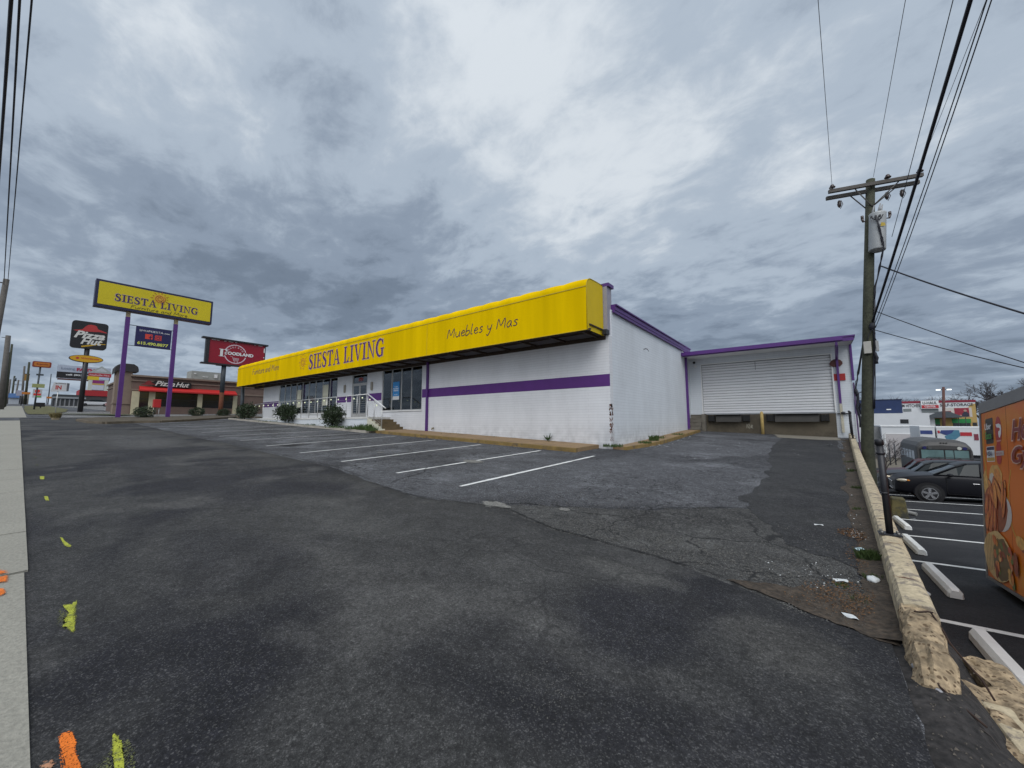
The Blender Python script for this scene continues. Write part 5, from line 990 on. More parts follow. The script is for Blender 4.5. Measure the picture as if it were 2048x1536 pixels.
t = thing('grey_box_store', 'small grey box shaped store beside the blue banded one', 'building', (-180, -11, 5.5)); m = MB(); m.box(-185, -180, -12.2, -10.9, 5, 8.6); m.build('wall', mat('far_taupe', (.20, .18, .15), .8), t); m = MB(); m.box(-179.99, -179.9, -11.9, -11.2, 5.2, 7.2); m.build('door', DARK, t)
def car_far(x, y, z, col, label, rz=0):
    t = thing('parked_car', label, 'car', (x, y, z)); m = MB()
    m.prism([(y - 2.2, z + .35), (y - 2.15, z + .85), (y - 1.2, z + .95), (y + 1.6, z + .95), (y + 2.2, z + .8), (y + 2.2, z + .35)], 'x', x - .9, x + .9); m.build('body', mat('farcar_%s' % label[:6], col, .3, coat=.5, var=0), t, bevel=.08)
    m = MB(); m.prism([(y - 1.2, z + .95), (y - .6, z + 1.42), (y + .8, z + 1.45), (y + 1.6, z + .95)], 'x', x - .75, x + .75); m.build('cabin', CARGL, t, bevel=.06)
    for a in (-1.4, 1.4): m = MB(); m.disc((x + .8, y + a, z + .32), X_, .32, 14, .12); m.build('wheel', BLK, t)
car_far(-98, -.6, 2.9, (.30, .02, .02), 'red car parked beyond the purple sign post'); car_far(-112, -3.0, 3.4, (.55, .55, .56), 'white car parked by the directory sign')
def upole(x, y, z, top_, r, label, cross=False, c=WOODG, extra=None, group='wooden poles down the street'):
    t = thing('utility_pole', label, 'utility pole', (x, y, z), group=group)
    m = MB(); m.tube([(x, y, z - .5), top_], [r, r * .75], 10); m.build('pole', c, t)
    tx, ty, tz = top_
    if cross:
        for dz in (0.3, 1.6): m = MB(); m.box(tx - .1, tx + .1, ty - 1.2, ty + 1.2, tz - dz - .1, tz - dz); m.build('crossarm', c, t)
    if extra == 'can': m = MB(); m.tube([(x + .3, y + .25, tz - 2), (x + .3, y + .25, tz - .8)], .3, 8); m.build('transformer', STEEL, t)
    if extra == 'arm': m = MB(); m.tube([(tx, ty, tz - .3), (tx, ty - .5, tz - .3)], .04, 5); m.build('bracket', DARK, t)
    return t
upole(-38.6, -14.25, .5, (-38.3, -13.97, 10.0), .19, 'thick leaning wooden pole cut by the left edge of the photo', extra='arm')
upole(-75.6, -14.1, 1.6, (-75.5, -14.25, 11.2), .30, 'second wooden pole along the sidewalk, pale grey', extra='arm')
upole(-92, -14.2, 2.2, (-92, -14.3, 10.9), .26, 'darker wooden pole just behind the pale grey one', c=WOODP)
upole(-100, -14.1, 2.6, (-100, -14.2, 13.2), .17, 'slim tall pole rising beside the darker one', c=WOODP)
upole(-165, -12.2, 5, (-165, -12.5, 15.6), .25, 'distant pole left of the brown hanging sign', c=WOODG)
upole(-144.6, -11.75, 4.4, (-144.6, -11.9, 14.8), .24, 'distant pole right of the brown hanging sign', c=WOODP)
upole(-183, -7.05, 5.6, (-183, -7.1, 15.4), .14, 'thin bare distant pole between diner sign and entrance sign', c=STEEL)
upole(-230, -14.4, 6, (-230, -14.4, 17.6), .3, 'far dark pole with a transformer can', c=WOODP, extra='can')
upole(-235, -15.3, 6, (-235, -15.3, 16.6), .3, 'far faint pole at the vanishing end of the street', c=WOODG)
upole(-210, -13.6, 6, (-210, -13.3, 14.8), .25, 'far pole with two crossarms above the blue store', cross=True, c=WOODG)
t = thing('hanging_sign', 'brown square sign hung between two distant wooden poles', 'sign', (-150, -12, 10)); m = MB(); m.box(-150.2, -150, -12.35, -11.55, 10.6, 12.2); m.build('panel', mat('brown_orange', (.28, .15, .03), .6), t); m = MB(); m.box(-150.15, -150.05, -12.4, -11.5, 12.2, 12.35); m.build('bracket', DARK, t)
t = thing('board_sign', 'pale rectangular sign above the distant blue store', 'sign', (-160, -13, 5.5)); m = MB(); m.box(-160.2, -160, -13.3, -11.9, 7.2, 8.6); m.build('panel', mat('lav_grey', (.33, .33, .40), .6), t); m = MB(); m.tube([(-160.1, -12.6, 5), (-160.1, -12.6, 7.2)], .1, 6); m.build('pole', DARK, t)
for k, (x, y, lab) in enumerate([(-120, -12.4, 'short orange banner sign low by the distant poles'), (-140, -8.6, 'small orange banner sign beside the strip mall')]):
    t = thing('banner_sign', lab, 'sign', (x, y, gu(x, y))); m = MB(); z = 7.0 if k == 0 else 6.2; z = z - (1.2 if k == 0 else .3); m.box(x - .1, x, y - .1, y + (1.0 if k == 0 else 1.7), z, z + .45); m.build('panel', OG, t); m = MB(); m.tube([(x - .05, y, gu(x, y)), (x - .05, y, z + .4)], .06, 5); m.build('post', DARK, t)
# ------------------------------------------------------------------ utility pole by the retaining wall
CAMP = Vector((5.56, -12.78, 0))
def pp(x, y, z): return CAMP + (Vector((x, y, z)) - CAMP) * 1.062     # pole survey, moved back to stand clear of the wall
UP = thing('utility_pole', 'dark wooden pole with double crossarm and grey transformer, standing behind the retaining wall', 'utility pole', (6.82, 3.4, -3.6))
pt, pm = pp(7.45, 3.02, 7.55), Vector((6.85, 3.43, -.6))
m = MB(); m.tube([(6.84, 3.42, -3.8), (6.84, 3.42, -1.4), pm, pm.lerp(pt, .5) + Vector((-.015, 0, 0)), pt], [.165, .158, .152, .135, .115], 14); m.build('pole', WOODP, UP)
al, ar = pp(6.36, 2.55, 7.27), pp(8.56, 3.37, 7.36); ad = (ar - al).normalized(); an = ad.cross(Z_).normalized()
for dz, dn in ((0, .14), (-.13, -.05)):
    m = MB(); a0 = al + an * dn + Z_ * dz; b0 = ar + an * dn + Z_ * dz
    m.hexa([a0 + an * i * .045 + Z_ * j * .055 for i, j in ((-1, -1), (1, -1), (1, 1), (-1, 1))], [b0 + an * i * .045 + Z_ * j * .055 for i, j in ((-1, -1), (1, -1), (1, 1), (-1, 1))]); m.build('crossarm', WOODG, UP)
armp = lambda t, dz=0, dn=0: al.lerp(ar, t) + Z_ * dz + an * dn
INSU = mat('insulator_brown', (.05, .03, .025), .25, var=.1, spec=.7)
ins = []
for t_ in (.04, .64, .97):
    p = armp(t_, .055, .16); m = MB(); m.tube([p, p + Z_ * .06], .015, 6); m.tube([p + Z_ * .05, p + Z_ * .07, p + Z_ * .09, p + Z_ * .11, p + Z_ * .15, p + Z_ * .17], [.085, .09, .045, .06, .045, .015], 10); m.build('insulator', INSU, UP); ins.append(p + Z_ * .17)
for t_ in (.16, .68, .84):
    p = armp(t_, -.22, -.16); m = MB(); m.tube([p, p - Z_ * .05, p - Z_ * .08, p - Z_ * .12, p - Z_ * .2, p - Z_ * .26], [.02, .05, .045, .06, .05, .015], 8); m.tube([p + ad * .05, p + ad * .1 - Z_ * .15, p + ad * .02 - Z_ * .3], .012, 4); m.build('cutout', INSU, UP)
for t_, s_ in ((.30, 1), (.25, -1), (.76, 1), (.81, -1)):
    pc = pm.lerp(pt, .885); m = MB(); m.tube([armp(t_, -.06, .10 * s_), pc + an * .12 * s_], .018, 5); m.build('brace', WOODG, UP)
tc_ = pm.lerp(pt, .775) + Vector((.16, -.22, 0)); th = .60
PA_ = (pt - pm).normalized(); m = MB(); m.tube([tc_ - PA_ * (th + .03), tc_ - PA_ * th, tc_ + PA_ * (th - .04), tc_ + PA_ * th, tc_ + PA_ * (th + .05)], [.195, .208, .208, .216, .10], 22)
TR = m.build('transformer', mat('transformer_grey', (.42, .43, .43), .45, .1, var=.10, scale=3, stain=((.22, .12, .06), 3, .66, .1)), UP)
for dx, dy in ((-.08, -.05), (.06, -.1), (.12, .03)):
    p = tc_ + Vector((dx, dy, th)); m = MB(); m.tube([p, p + Vector((.02, 0, .10)), p + Vector((.06, -.02, .26))], [.035, .028, .016], 7); m.build('bushing', mat('bushing_grey', (.3, .3, .3), .3), TR)
for k in range(3):
    p = tc_ + Vector((-.13 + .1 * k, -.19 + .015 * k, th - .16)); m = MB(); m.box(p.x - .025, p.x + .025, p.y - .05, p.y, p.z - .03, p.z + .03); m.build('terminal', DARK, TR)
m = MB(); p = tc_ + Vector((.06, -.215, .08)); m.add([p, p + Vector((.12, .03, 0)), p + Vector((.10, .025, .10)), p + Vector((.02, .0, .12))], [(0, 1, 2, 3)]); m.build('hazard_label', mat('label_yellow', (.45, .32, .02), .5), TR)
for s_ in (-1, 1):
    p = tc_ + ad * s_ * .24 + Z_ * (th - .2); m = MB(); m.tube([p, p + ad * s_ * .1, p + ad * s_ * .12 + Z_ * .1], [.012, .03, .045], 7); m.tube([p + ad * s_ * .12 + Z_ * .1, p + ad * s_ * .12 + Z_ * .2], .04, 7); m.build('arrester', INSU, TR)
def wob(a, b, n, am, sd): q = random.Random(sd); return [Vector(a).lerp(Vector(b), i / n) + Vector((q.uniform(-am, am), q.uniform(-am, am), q.uniform(-am, am))) * (0 if i in (0, n) else 1) for i in range(n + 1)]
m = MB(); c0 = tc_ + Vector((0, -.24, th - .2)); c1 = tc_ + Vector((.08, -.25, -th)); c2 = pm.lerp(pt, .60) + Vector((.14, -.12, 0)); c3 = pm.lerp(pt, .52) + Vector((.12, -.10, 0)); c4 = pm.lerp(pt, .12) + Vector((.12, -.10, 0))
for k in range(4): m.tube(wob(tc_ + Vector((-.13 + .09 * k, -.22, th - .16)), c0 - Z_ * .16, 3, .02, k) + wob(c0 - Z_ * .2, c1, 6, .02, 9 + k)[1:] + wob(c1, c2 + Vector((.04, -.05, 0)), 3, .02, 30 + k)[1:] + wob(c2, c3, 3, .015, 40 + k)[1:], .016, 5)
m.tube(wob(c3, c4, 8, .015, 5), .022, 5); m.tube(wob(c3, c4 + Vector((.03, 0, 0)), 8, .02, 6), .014, 5); m.build('riser_cable', WIRE, UP)
b0 = pm.lerp(pt, .345) + Vector((0, -.17, 0))
m = MB(); m.box(b0.x - .13, b0.x + .05, b0.y - .06, b0.y + .03, b0.z - .21, b0.z + .17); m.build('meter_box', mat('box_beige', (.42, .40, .36), .5), UP, bevel=.01)
m = MB(); m.box(b0.x + .15, b0.x + .22, b0.y - .05, b0.y + .05, b0.z - .16, b0.z + .17); m.build('junction_box', mat('box_grey', (.34, .34, .34), .5), UP, bevel=.01)
m = MB(); q0 = pm.lerp(pt, .42) + Vector((.07, -.16, 0)); m.ball(q0, .08, .06, .12, 8, 6); m.tube(wob(q0, b0 + Vector((-.03, -.03, .18)), 4, .02, 3), .012, 4); m.tube(wob(q0, b0 + Vector((.18, 0, .18)), 4, .03, 4), .012, 4); m.tube(wob(b0 + Vector((.12, 0, -.2)), b0 + Vector((.14, -.02, -.55)), 4, .03, 8), .04, 5); m.build('splice', WIRE, UP)
def wire(name, label, a, b, r, ext=1.6, sag=.0, n=24, cat='overhead wire', group='overhead lines above the utility pole', m_=WIRE, wobb=0.):
    a = Vector(a); b = Vector(b); e = a + (b - a) * ext; mb = MB(); q = random.Random(hash(label) % 1000); pts = []
    for i in range(n + 1):
        t = i / n; p = a.lerp(e, t); p.z -= sag * 4 * t * (1 - t); pts.append(p + Vector((q.uniform(-wobb, wobb), 0, q.uniform(-wobb, wobb))))
    mb.tube(pts, r, 5); return tag(mb.build(name, m_), label, cat, group)
wire('power_line', 'thin bare wire rising steeply from the left end of the crossarm', ins[0], pp(6.1, -4.59, 7.5), .006, 1.7, .05, m_=WIREG)
wire('power_line', 'thin bare wire rising from the pole top between the crossarm insulators', pp(7.52, 3.0, 7.62), pp(7.32, -3.65, 7.5), .006, 1.7, .05, m_=WIREG)
wire('power_line', 'thin wire running up from the transformer past the crossarm to the top of the picture', tc_ + Vector((.3, -.1, -.3)), pp(7.97, -3.14, 7.5), .008, 1.7, .12)
wire('power_line', 'faint thin wire from the right end of the crossarm, outermost at the top', ins[2], pp(7.98, -4.6, 6.3), .005, 1.7, .05, m_=WIREG)
TK = pm.lerp(pt, .44) + Vector((.08, -.14, 0))
wire('overhead_cable', 'thickest black cable climbing from mid pole across the crossarm end', TK, pp(7.84, -4.27, 6.5), .032, 1.7, .18)
wire('overhead_cable', 'inner of two thin twin cables climbing beside the thickest black one', TK + Vector((.03, 0, -.12)), pp(7.80, -4.84, 6.0), .009, 1.7, .30)
wire('overhead_cable', 'outer of two thin twin cables climbing beside the thickest black one', TK + Vector((.05, 0, -.22)), pp(7.84, -4.80, 6.0), .009, 1.7, .34)
wire('service_drop', 'heaviest and highest of the three cables running off to the right from the pole', pp(7.5, 3.0, 4.74), pp(9.28, .25, 2.40), .022, 1.6, .10, group='service drops to the right')
wire('service_drop', 'middle of the three cables running off to the right from the pole', pp(7.26, 2.8, 3.33), pp(9.16, .16, 1.33), .012, 1.6, .08, group='service drops to the right')
wire('service_drop', 'lowest of the three cables running off to the right from the pole', pp(7.2, 2.8, 2.77), pp(9.14, .15, 1.22), .012, 1.6, .08, group='service drops to the right')
for k, (a, b, r, l) in enumerate([((-38.4, -14.5, 8.2), (-5.97, -13.47, 8.0), .030, 'thick black cable nearest the left edge, running over the sidewalk'), ((-38.4, -14.05, 9.6), (-5.84, -13.37, 8.0), .020, 'middle cable of the three over the sidewalk at the left edge'), ((-38.4, -13.9, 9.9), (-5.66, -13.23, 8.0), .016, 'twisted thin cable, inner one of the three over the sidewalk')]):
    wire('overhead_cable', l, a, b, r, 1.35, .0, 60, group='cables over the sidewalk', wobb=.012 if k == 2 else 0)
m = MB()
for k in range(3): m.tube([b0 + Vector((-.1, .1, .3 - .05 * k))] + wob(Vector((7.0, 6, 2.0 - .1 * k)), Vector((7.22, 11.3, 1.55)), 6, .03, k), .013 + .006 * (k == 1), 5)
m.tube(wob((7.24, 11.3, 1.6), (7.4, 11.6, .4), 8, .05, 12), .05, 6); m.tube(wob((7.24, 11.3, 1.6), (7.30, 11.4, -.2), 8, .06, 14), .05, 6); m.tube([(7.25, 11.3, 1.35), (7.3, 8, 1.3), (6.95, 4, 1.75)], .02, 5)
tag(m.build('service_cable', WIRE), 'drooping black cable bundle from the pole to the corner of the dock building', 'cable')
# ------------------------------------------------------------------ retaining wall
WALLM = mat('flaking_cream_concrete', (.47, .39, .26), .85, var=.18, scale=6, bump=.35, bscale=28, fine=.18, stain=((.24, .20, .155), 11., .52, .06))
ROUGH = rough_concrete()
RW = thing('retaining_wall', 'low flaking cream concrete wall with a broken near end between the ramp and the lower car park', 'wall', (6.2, 0, -1))
def wz_(y): return gu(6, y) + .205
m = MB(); Ys = [];  y = -9.15
while y < 11.2: Ys.append(y); y += .055 if y < -5 else (.12 if y < 0 else .3)
def wsec(y, w=.185, x0=None, drop=0., am=.0035, sd=0):
    x = wallx(y) if x0 is None else x0; z = wz_(y) - drop; n_ = lambda i: am * noise.noise(Vector((y * 7, i * 3.1, sd))) + am * .6 * noise.noise(Vector((y * 23, i * 5.7, sd)))
    P = [(x - .01, gu(6, y) - .35), (x + .0, gu(6, y) + .02), (x + .008, z - .05), (x + .03, z - .008), (x + .06, z), (x + w * .5, z + .003), (x + w - .05, z), (x + w - .015, z - .012), (x + w, z - .05), (x + w + .01, z - .4), (x + w + .03, gl(6.3, y) - .2)]
    return [(a + n_(i), y, b + n_(i + 20)) for i, (a, b) in enumerate(P)]
joints = [-8.62, -7.62, -6.55, -5.6, -4.7, -3.6, -2.6, -1.2, .3, 1.9, 3.6, 5.4, 7.2, 9.0]
rings = []
for y in Ys:
    s = wsec(y); jd = min(abs(y - j) for j in joints)
    if jd < .02: s = [(a, b, c - (.008 if 2 <= i <= 8 else 0)) for i, (a, b, c) in enumerate(s)]
    rings.append(s)
n = len(rings[0])
for r_ in rings: m.v += r_
for i in range(len(rings) - 1):
    for k in range(n - 1): m.f.append((i * n + k, i * n + k + 1, (i + 1) * n + k + 1, (i + 1) * n + k)); m.sm.append(False)
m.f.append(tuple(range(n))); m.sm.append(False); m.build('wall_body', WALLM, RW)
m = MB()   # broken, exposed near end
R2 = []
for i in range(26):
    t = i / 25; y = -9.13 - .66 * t; x0 = wallx(y) + .01 * t - .005; dr = .015 + .10 * t ** 1.5 + .22 * max(0, t - .75)
    R2.append(wsec(y, .185 * (1 - .10 * t - .35 * max(0, t - .7)), x0, dr, .022, 7))
for r_ in R2: m.v += r_
for i in range(len(R2) - 1):
    for k in range(n - 1): m.f.append((i * n + k, (i + 1) * n + k, (i + 1) * n + k + 1, i * n + k + 1)); m.sm.append(False)
m.f.append(tuple((len(R2) - 1) * n + k for k in range(n))); m.sm.append(False); m.build('broken_end', ROUGH, RW)
m = MB()
for j in joints[:6]:
    z = wz_(j) + .001; x = wallx(j); q = random.Random(int(j * 10)); p = [(x + .02 + .028 * i, j + q.uniform(-.006, .006)) for i in range(6)]; vs, fs = ribbon(p, [.004, .012, .02, .014, .01, .003]); put2d(m, vs, fs, (0, 0, z), X_, Y_)
m.build('rust_crack', RUST, RW)
def chunk(name, label, c, s, rot, seed, rebar=True, group='broken wall pieces'):
    t = thing(name, label, 'concrete chunk', c, 0, group, world=False); t.rotation_euler = rot
    mb = MB(); o = 0; N1 = 12
    import itertools
    for ax in range(3):
        for sg in (-1, 1):
            o = len(mb.v)
            for i in range(N1 + 1):
                for j in range(N1 + 1):
                    a = -1 + 2 * i / N1; b = -1 + 2 * j / N1; p = [0, 0, 0]; p[ax] = sg; p[(ax + 1) % 3] = a; p[(ax + 2) % 3] = b; v = Vector(p)
                    v = v.lerp(v.normalized() * 1.25, .14); d = 1 + .24 * noise.noise(v * 1.6 + Vector((seed, 0, 0))) + .07 * noise.noise(v * 6 + Vector((seed, 0, 0)))
                    mb.v.append((v.x * s[0] * d, v.y * s[1] * d, v.z * s[2] * d))
            for i in range(N1):
                for j in range(N1): mb.f.append((o + i * (N1 + 1) + j, o + (i + 1) * (N1 + 1) + j, o + (i + 1) * (N1 + 1) + j + 1, o + i * (N1 + 1) + j + 1)); mb.sm.append(False)
    mb.build('block', ROUGH, t); return t
chunk('concrete_chunk', 'rough broken concrete chunk with exposed stones just past the end of the wall', (6.33, -9.00, -1.63), (.10, .17, .11), (.1, .1, .35), 3)
c2_ = chunk('concrete_chunk', 'larger painted concrete chunk at the very corner, nearest the viewer', (6.27, -9.62, -1.60), (.13, .24, .14), (.05, 0, .12), 8)
m = MB(); m.box(-.10, .115, -.245, .10, .118, .146); m.build('painted_face', WALLM, c2_, bevel=.02)
chunk('concrete_chunk', 'small buried concrete lump between wall end and the corner chunk', (6.13, -9.36, -1.76), (.07, .10, .06), (.2, .1, .8), 13)
m = MB(); m.tube(wob((5.98, -9.30, -1.15), (6.07, -9.22, -1.16), 3, .006, 4), .005, 5); m.tube(wob((6.06, -9.22, -1.16), (6.20, -9.62, -1.40), 5, .012, 3), .005, 5); m.tube(wob((5.93, -9.68, -1.32), (6.10, -9.95, -1.38), 5, .012, 5), .005, 5); tag(m.build('rebar', mat('dark_rust', (.035, .018, .012), .9, var=.4, scale=20)), 'rusty reinforcing rods poking out of the broken wall end', 'reinforcing bar')
m = MB(); m.tube([(5.915, -9.62, -1.335), (5.965, -9.75, -1.350), (6.02, -9.89, -1.372)], [.012, .015, .013], 7); tag(m.build('pipe', mat('dirty_pipe', (.30, .29, .30), .6, var=.3, scale=15)), 'short grey plastic pipe lying in the dirt at the wall end', 'pipe')
m = MB()   # dirt slope through the gap
ysb = lin(-14, -8.9, 34); xsb = lin(0, 1, 14)
for y in ysb:
    for t_ in xsb:
        x = 5.855 + .02 * noise.noise(Vector((y * 6, 0, 0))) + 1.0 * t_; zu, zl_ = gu(5.8, y), gl(6.6, y); f = sst(.12, .95, t_)
        pass
        h = zu + .015 + (zl_ - zu) * f + (.05 * noise.noise(Vector((x * 4, y * 4, 0))) + .02 * noise.noise(Vector((x * 15, y * 15, 0)))) * sst(0, .2, t_)
        m.v.append((x, y, h - (.02 if t_ == 0 else 0)))
nx = len(xsb)
for j in range(len(ysb) - 1):
    for i in range(nx - 1): m.f.append((j * nx + i, j * nx + i + 1, (j + 1) * nx + i + 1, (j + 1) * nx + i)); m.sm.append(True)
BV = list(m.v); struct(m.build('dirt_bank', mat('bank_grit', (.026, .023, .022), .95, var=.5, scale=5, bump=1., bscale=26, fine=.6)))
m = MB(); g_ = random.Random(5)
for i in range(2600):
    v = BV[g_.randrange(len(BV))]; x, y, z = v[0] + g_.uniform(-.04, .04), v[1] + g_.uniform(-.08, .08), v[2] + .004; k = g_.uniform(.002, .008) * (2 if g_.random() < .04 else 1); a = g_.uniform(0, 6.28)
    m.add([(x + k * math.cos(a + w) * g_.uniform(.7, 1.3), y + k * math.sin(a + w) * g_.uniform(.7, 1.3), z) for w in (0, 2.1, 4.2)] + [(x, y, z + k)], [(0, 1, 3), (1, 2, 3), (2, 0, 3)])
tag(m.build('bank_gravel', mat('bank_stone', (.10, .085, .07), .9, var=.6, scale=60)), None, None, kind='stuff')
for k_, (a_, b_) in enumerate((((6.05, -9.86, -1.375), (5.93, -9.98, -1.36)), ((6.0, -9.80, -1.35), (6.12, -10.02, -1.42)))): m = MB(); m.tube(wob(a_, b_, 5, .012, 60 + k_), [.006, .006, .005, .004, .003, .002], 4); tag(m.build('twig', BARK), ['thin dead stick beside the wall end pipe', 'second thin dead stick lower on the dirt slope'][k_], 'stick')
drape('dirt_strip', wobble([(5.93, -9.0), (5.65, -9.05), (5.35, -8.7), (5.55, -8.3), (5.75, -8.0), (5.78, -7.4), (5.95, -6.9), (6.05, -5), (6.25, -1), (6.45, 3), (6.75, 8), (6.55, 8), (6.25, 3), (6.0, -1), (5.85, -5), (5.80, -6), (5.95, -7), (6.02, -8)], .03, 31, 5), gu, .011, DIRT, cell=.4) if 0 else None
def dirtrun(ya, yb, wd, off, mm, sd, name='roadside_dirt'):
    mb = MB(); K = 60
    for i in range(K + 1):
        y = ya + (yb - ya) * i / K; x1 = wallx(y) + .02; w_ = wd * (.6 + .8 * (noise.noise(Vector((y * 1.1, sd, 0))) + .4)) + .05 * noise.noise(Vector((y * 8, sd, 3))); w_ = max(.03, w_)
        for k in range(4): x = x1 - w_ * (1 - k / 3); mb.v.append((x, y, gu(x, y) + off + (.012 * k)))
    for i in range(K):
        for k in range(3): mb.f.append((i * 4 + k, i * 4 + k + 1, (i + 1) * 4 + k + 1, (i + 1) * 4 + k)); mb.sm.append(True)
    struct(mb.build(name, mm))
dirtrun(-9.35, -6.2, .20, .012, DIRT, 4); dirtrun(-6.2, 9.5, .26, .012, DIRT, 9)
drape('roadside_dirt', wobble([(4.9, -9.0), (5.35, -8.80), (5.6, -8.62), (5.9, -8.6), (5.97, -9.1), (5.93, -9.38), (5.72, -9.33), (5.4, -9.2)], .035, 17, 9), gu, .014, DIRT, cell=.2)
# railing stubs on the wall
for k, (y, lab) in enumerate([(-7.30, 'black iron post bolted to the near part of the cream wall'), (7.4, 'black iron post on the far wall, nearest of the far three'), (9.2, 'black iron post on the far wall, middle of the far three'), (10.7, 'black iron post on the far wall beside the dock building')]):
    x = wallx(y) + .095; z = wz_(y); t = thing('railing_post', lab, 'post', (x, y, z), group='black iron posts on the wall'); h = .95 if k == 0 else 1.05
    m = MB(); m.tube([(x, y, z + .01), (x - .015, y, z + h - .05)], .029, 12); m.tube([(x - .015, y, z + h - .06), (x - .016, y, z + h - .01), (x - .016, y, z + h)], [.036, .036, .028], 12); m.tube([(x - .013, y, z + h * .42), (x - .013, y, z + h * .44)], .036, 10); m.tube([(x - .013, y, z + h * .84), (x - .013, y, z + h * .86)], .036, 10); m.build('shaft', DARK, t)
    m = MB(); m.box(x - .085, x + .085, y - .07, y + .07, z + .001, z + .014); m.build('base_plate', DARK, t)
    if k == 0:
        for a, b in ((-.06, -.045), (.06, -.045), (-.06, .045), (.06, .045)): m = MB(); m.tube([(x + a, y + b, z + .014), (x + a, y + b, z + .035)], .012, 6); m.build('bolt', mat('bolt_steel', (.25, .24, .22), .5, .5), t)
t = thing('bollard', 'worn yellow steel bollard in the middle of the loading dock face', 'bollard', (3.48, 11.1, -.62)); m = MB(); m.tube([(3.48, 11.1, -.75), (3.48, 11.1, .52), (3.48, 11.1, .60)], [.075, .075, .03], 12); m.build('post', mat('bollard_yellow', (.48, .34, .12), .7, var=.2, scale=5, stain=((.2, .15, .08), 6, .6, .1)), t)
# ------------------------------------------------------------------ litter
PW = mat('litter_white', (.62, .64, .64), .5, var=.08); PB = mat('litter_blue', (.40, .52, .55), .4, var=.1)
def plate(label, x, y, r, flat, rz, mm, zoff=.02, name='litter_plate'):
    t = thing(name, label, 'litter', (x, y, gu(x, y) + .012)); m = MB(); z = gu(x, y) + zoff
    for i in range(16):
        a = 2 * math.pi * i / 16; k = 1 + .12 * noise.noise(Vector((a, x, y))); c, s = math.cos(rz), math.sin(rz); u, v = r * k * math.cos(a), r * flat * k * math.sin(a); m.v.append((x + u * c - v * s, y + u * s + v * c, z + .006 * math.sin(3 * a))); 
    for i in range(16): u, v = m.v[i][0], m.v[i][1]; m.v.append((x + (u - x) * .72, y + (v - y) * .72, z + .004))
    m.f = [(i, (i + 1) % 16, 16 + (i + 1) % 16, 16 + i) for i in range(16)] + [tuple(range(16, 32))]; m.sm = [False] * 17; m.build('rim', mm, t)
plate('crushed white oval lid on the gritty strip in front of the wall', 5.66, -8.42, .055, .6, .4, PW); plate('small flattened white cup lying alone on the dark patch', 5.54, -6.52, .05, .4, .3, PW)
plate('pale blue plastic wrapper beside the bright green grass tuft', 5.86, -7.35, .055, .7, 1, PB, .03); plate('white foam box lid lying flat near the seam by the wall end', 5.68, -9.12, .055, .45, 2.5, PW, .02, 'foam_tray')
t = thing('plastic_bag', 'crumpled white plastic bag against the foot of the cream wall', 'litter', (5.88, -8.28, -1.33)); m = MB(); o = 0
m.ball((5.88, -8.28, -1.305), .042, .034, .024, 12, 9); m.v = [(x + .018 * noise.noise(Vector((x * 40, y * 40, z * 40))), y + .018 * noise.noise(Vector((y * 40, x * 40, 3))), z + .018 * noise.noise(Vector((z * 40, y * 40, x * 40)))) for x, y, z in m.v]; m.build('film', PW, t)
m = MB(); q = random.Random(21)
def bits(mb, x0, y0, r, n, s, zf=gu, ry=None):
    for i in range(n):
        a = q.uniform(0, 6.28); d = r * q.random() ** .7; x, y = x0 + d * math.cos(a), y0 + (ry or r) * (q.random() ** .7) * math.sin(a); k = s * q.uniform(.5, 1.5); w = q.uniform(0, 3.14); z = zf(x, y) + .014 + q.uniform(0, .012)
        mb.add([(x + k * math.cos(w), y + k * math.sin(w), z), (x - k * .4 * math.sin(w), y + k * .4 * math.cos(w), z + .006), (x - k * math.cos(w), y - k * math.sin(w), z), (x + k * .5 * math.sin(w), y - k * .5 * math.cos(w), z + .002)], [(0, 1, 2, 3)])
bits(m, 5.88, -6.7, .14, 60, .007, ry=.22); bits(m, 5.95, -5.9, .10, 30, .012, ry=.5); bits(m, 6.1, -4, .12, 40, .014, ry=1.2); bits(m, 6.3, 0, .15, 40, .02, ry=2); bits(m, 6.4, 6.5, .5, 40, .03, ry=1.2); bits(m, .9, 3, .35, 26, .045, ry=2.5); bits(m, .85, 6.5, .3, 16, .05, ry=1.5); bits(m, 3, 3, 2.2, 30, .02, ry=4); bits(m, 5.5, -8.4, .4, 50, .006, ry=.35)
tag(m.build('litter_flakes', PW), None, None, kind='stuff')
m = MB(); bits(m, 5.86, -6.7, .16, 420, .010, ry=.26); bits(m, 5.7, -8.75, .30, 700, .007, ry=.35); bits(m, 5.86, -7.6, .12, 260, .007, ry=.7); bits(m, 5.92, -7.9, .10, 160, .008, ry=.6); bits(m, 6.0, -5.4, .10, 120, .010, ry=.8); bits(m, 5.6, -9.0, .3, 120, .006, ry=.15)
tag(m.build('dead_leaves', mat('leaf_brown', (.15, .075, .03), .8, var=.5, scale=30)), None, None, kind='stuff')
m = MB()   # loose stones on the crumbling band and the foreground
def stones(mb, x0, x1, y0, y1, n, s, seed):
    g = random.Random(seed)
    for i in range(n):
        x, y = g.uniform(x0, x1), g.uniform(y0, y1); k = s * g.uniform(.5, 1.6); z = gu(x, y) + .010; a = g.uniform(0, 6.28); P = [(x + k * math.cos(a + w) * g.uniform(.7, 1.2), y + k * math.sin(a + w) * g.uniform(.7, 1.2), z) for w in (0, 2.1, 4.2)]
        mb.add(P + [(x, y, z + k * .9)], [(0, 1, 3), (1, 2, 3), (2, 0, 3)])
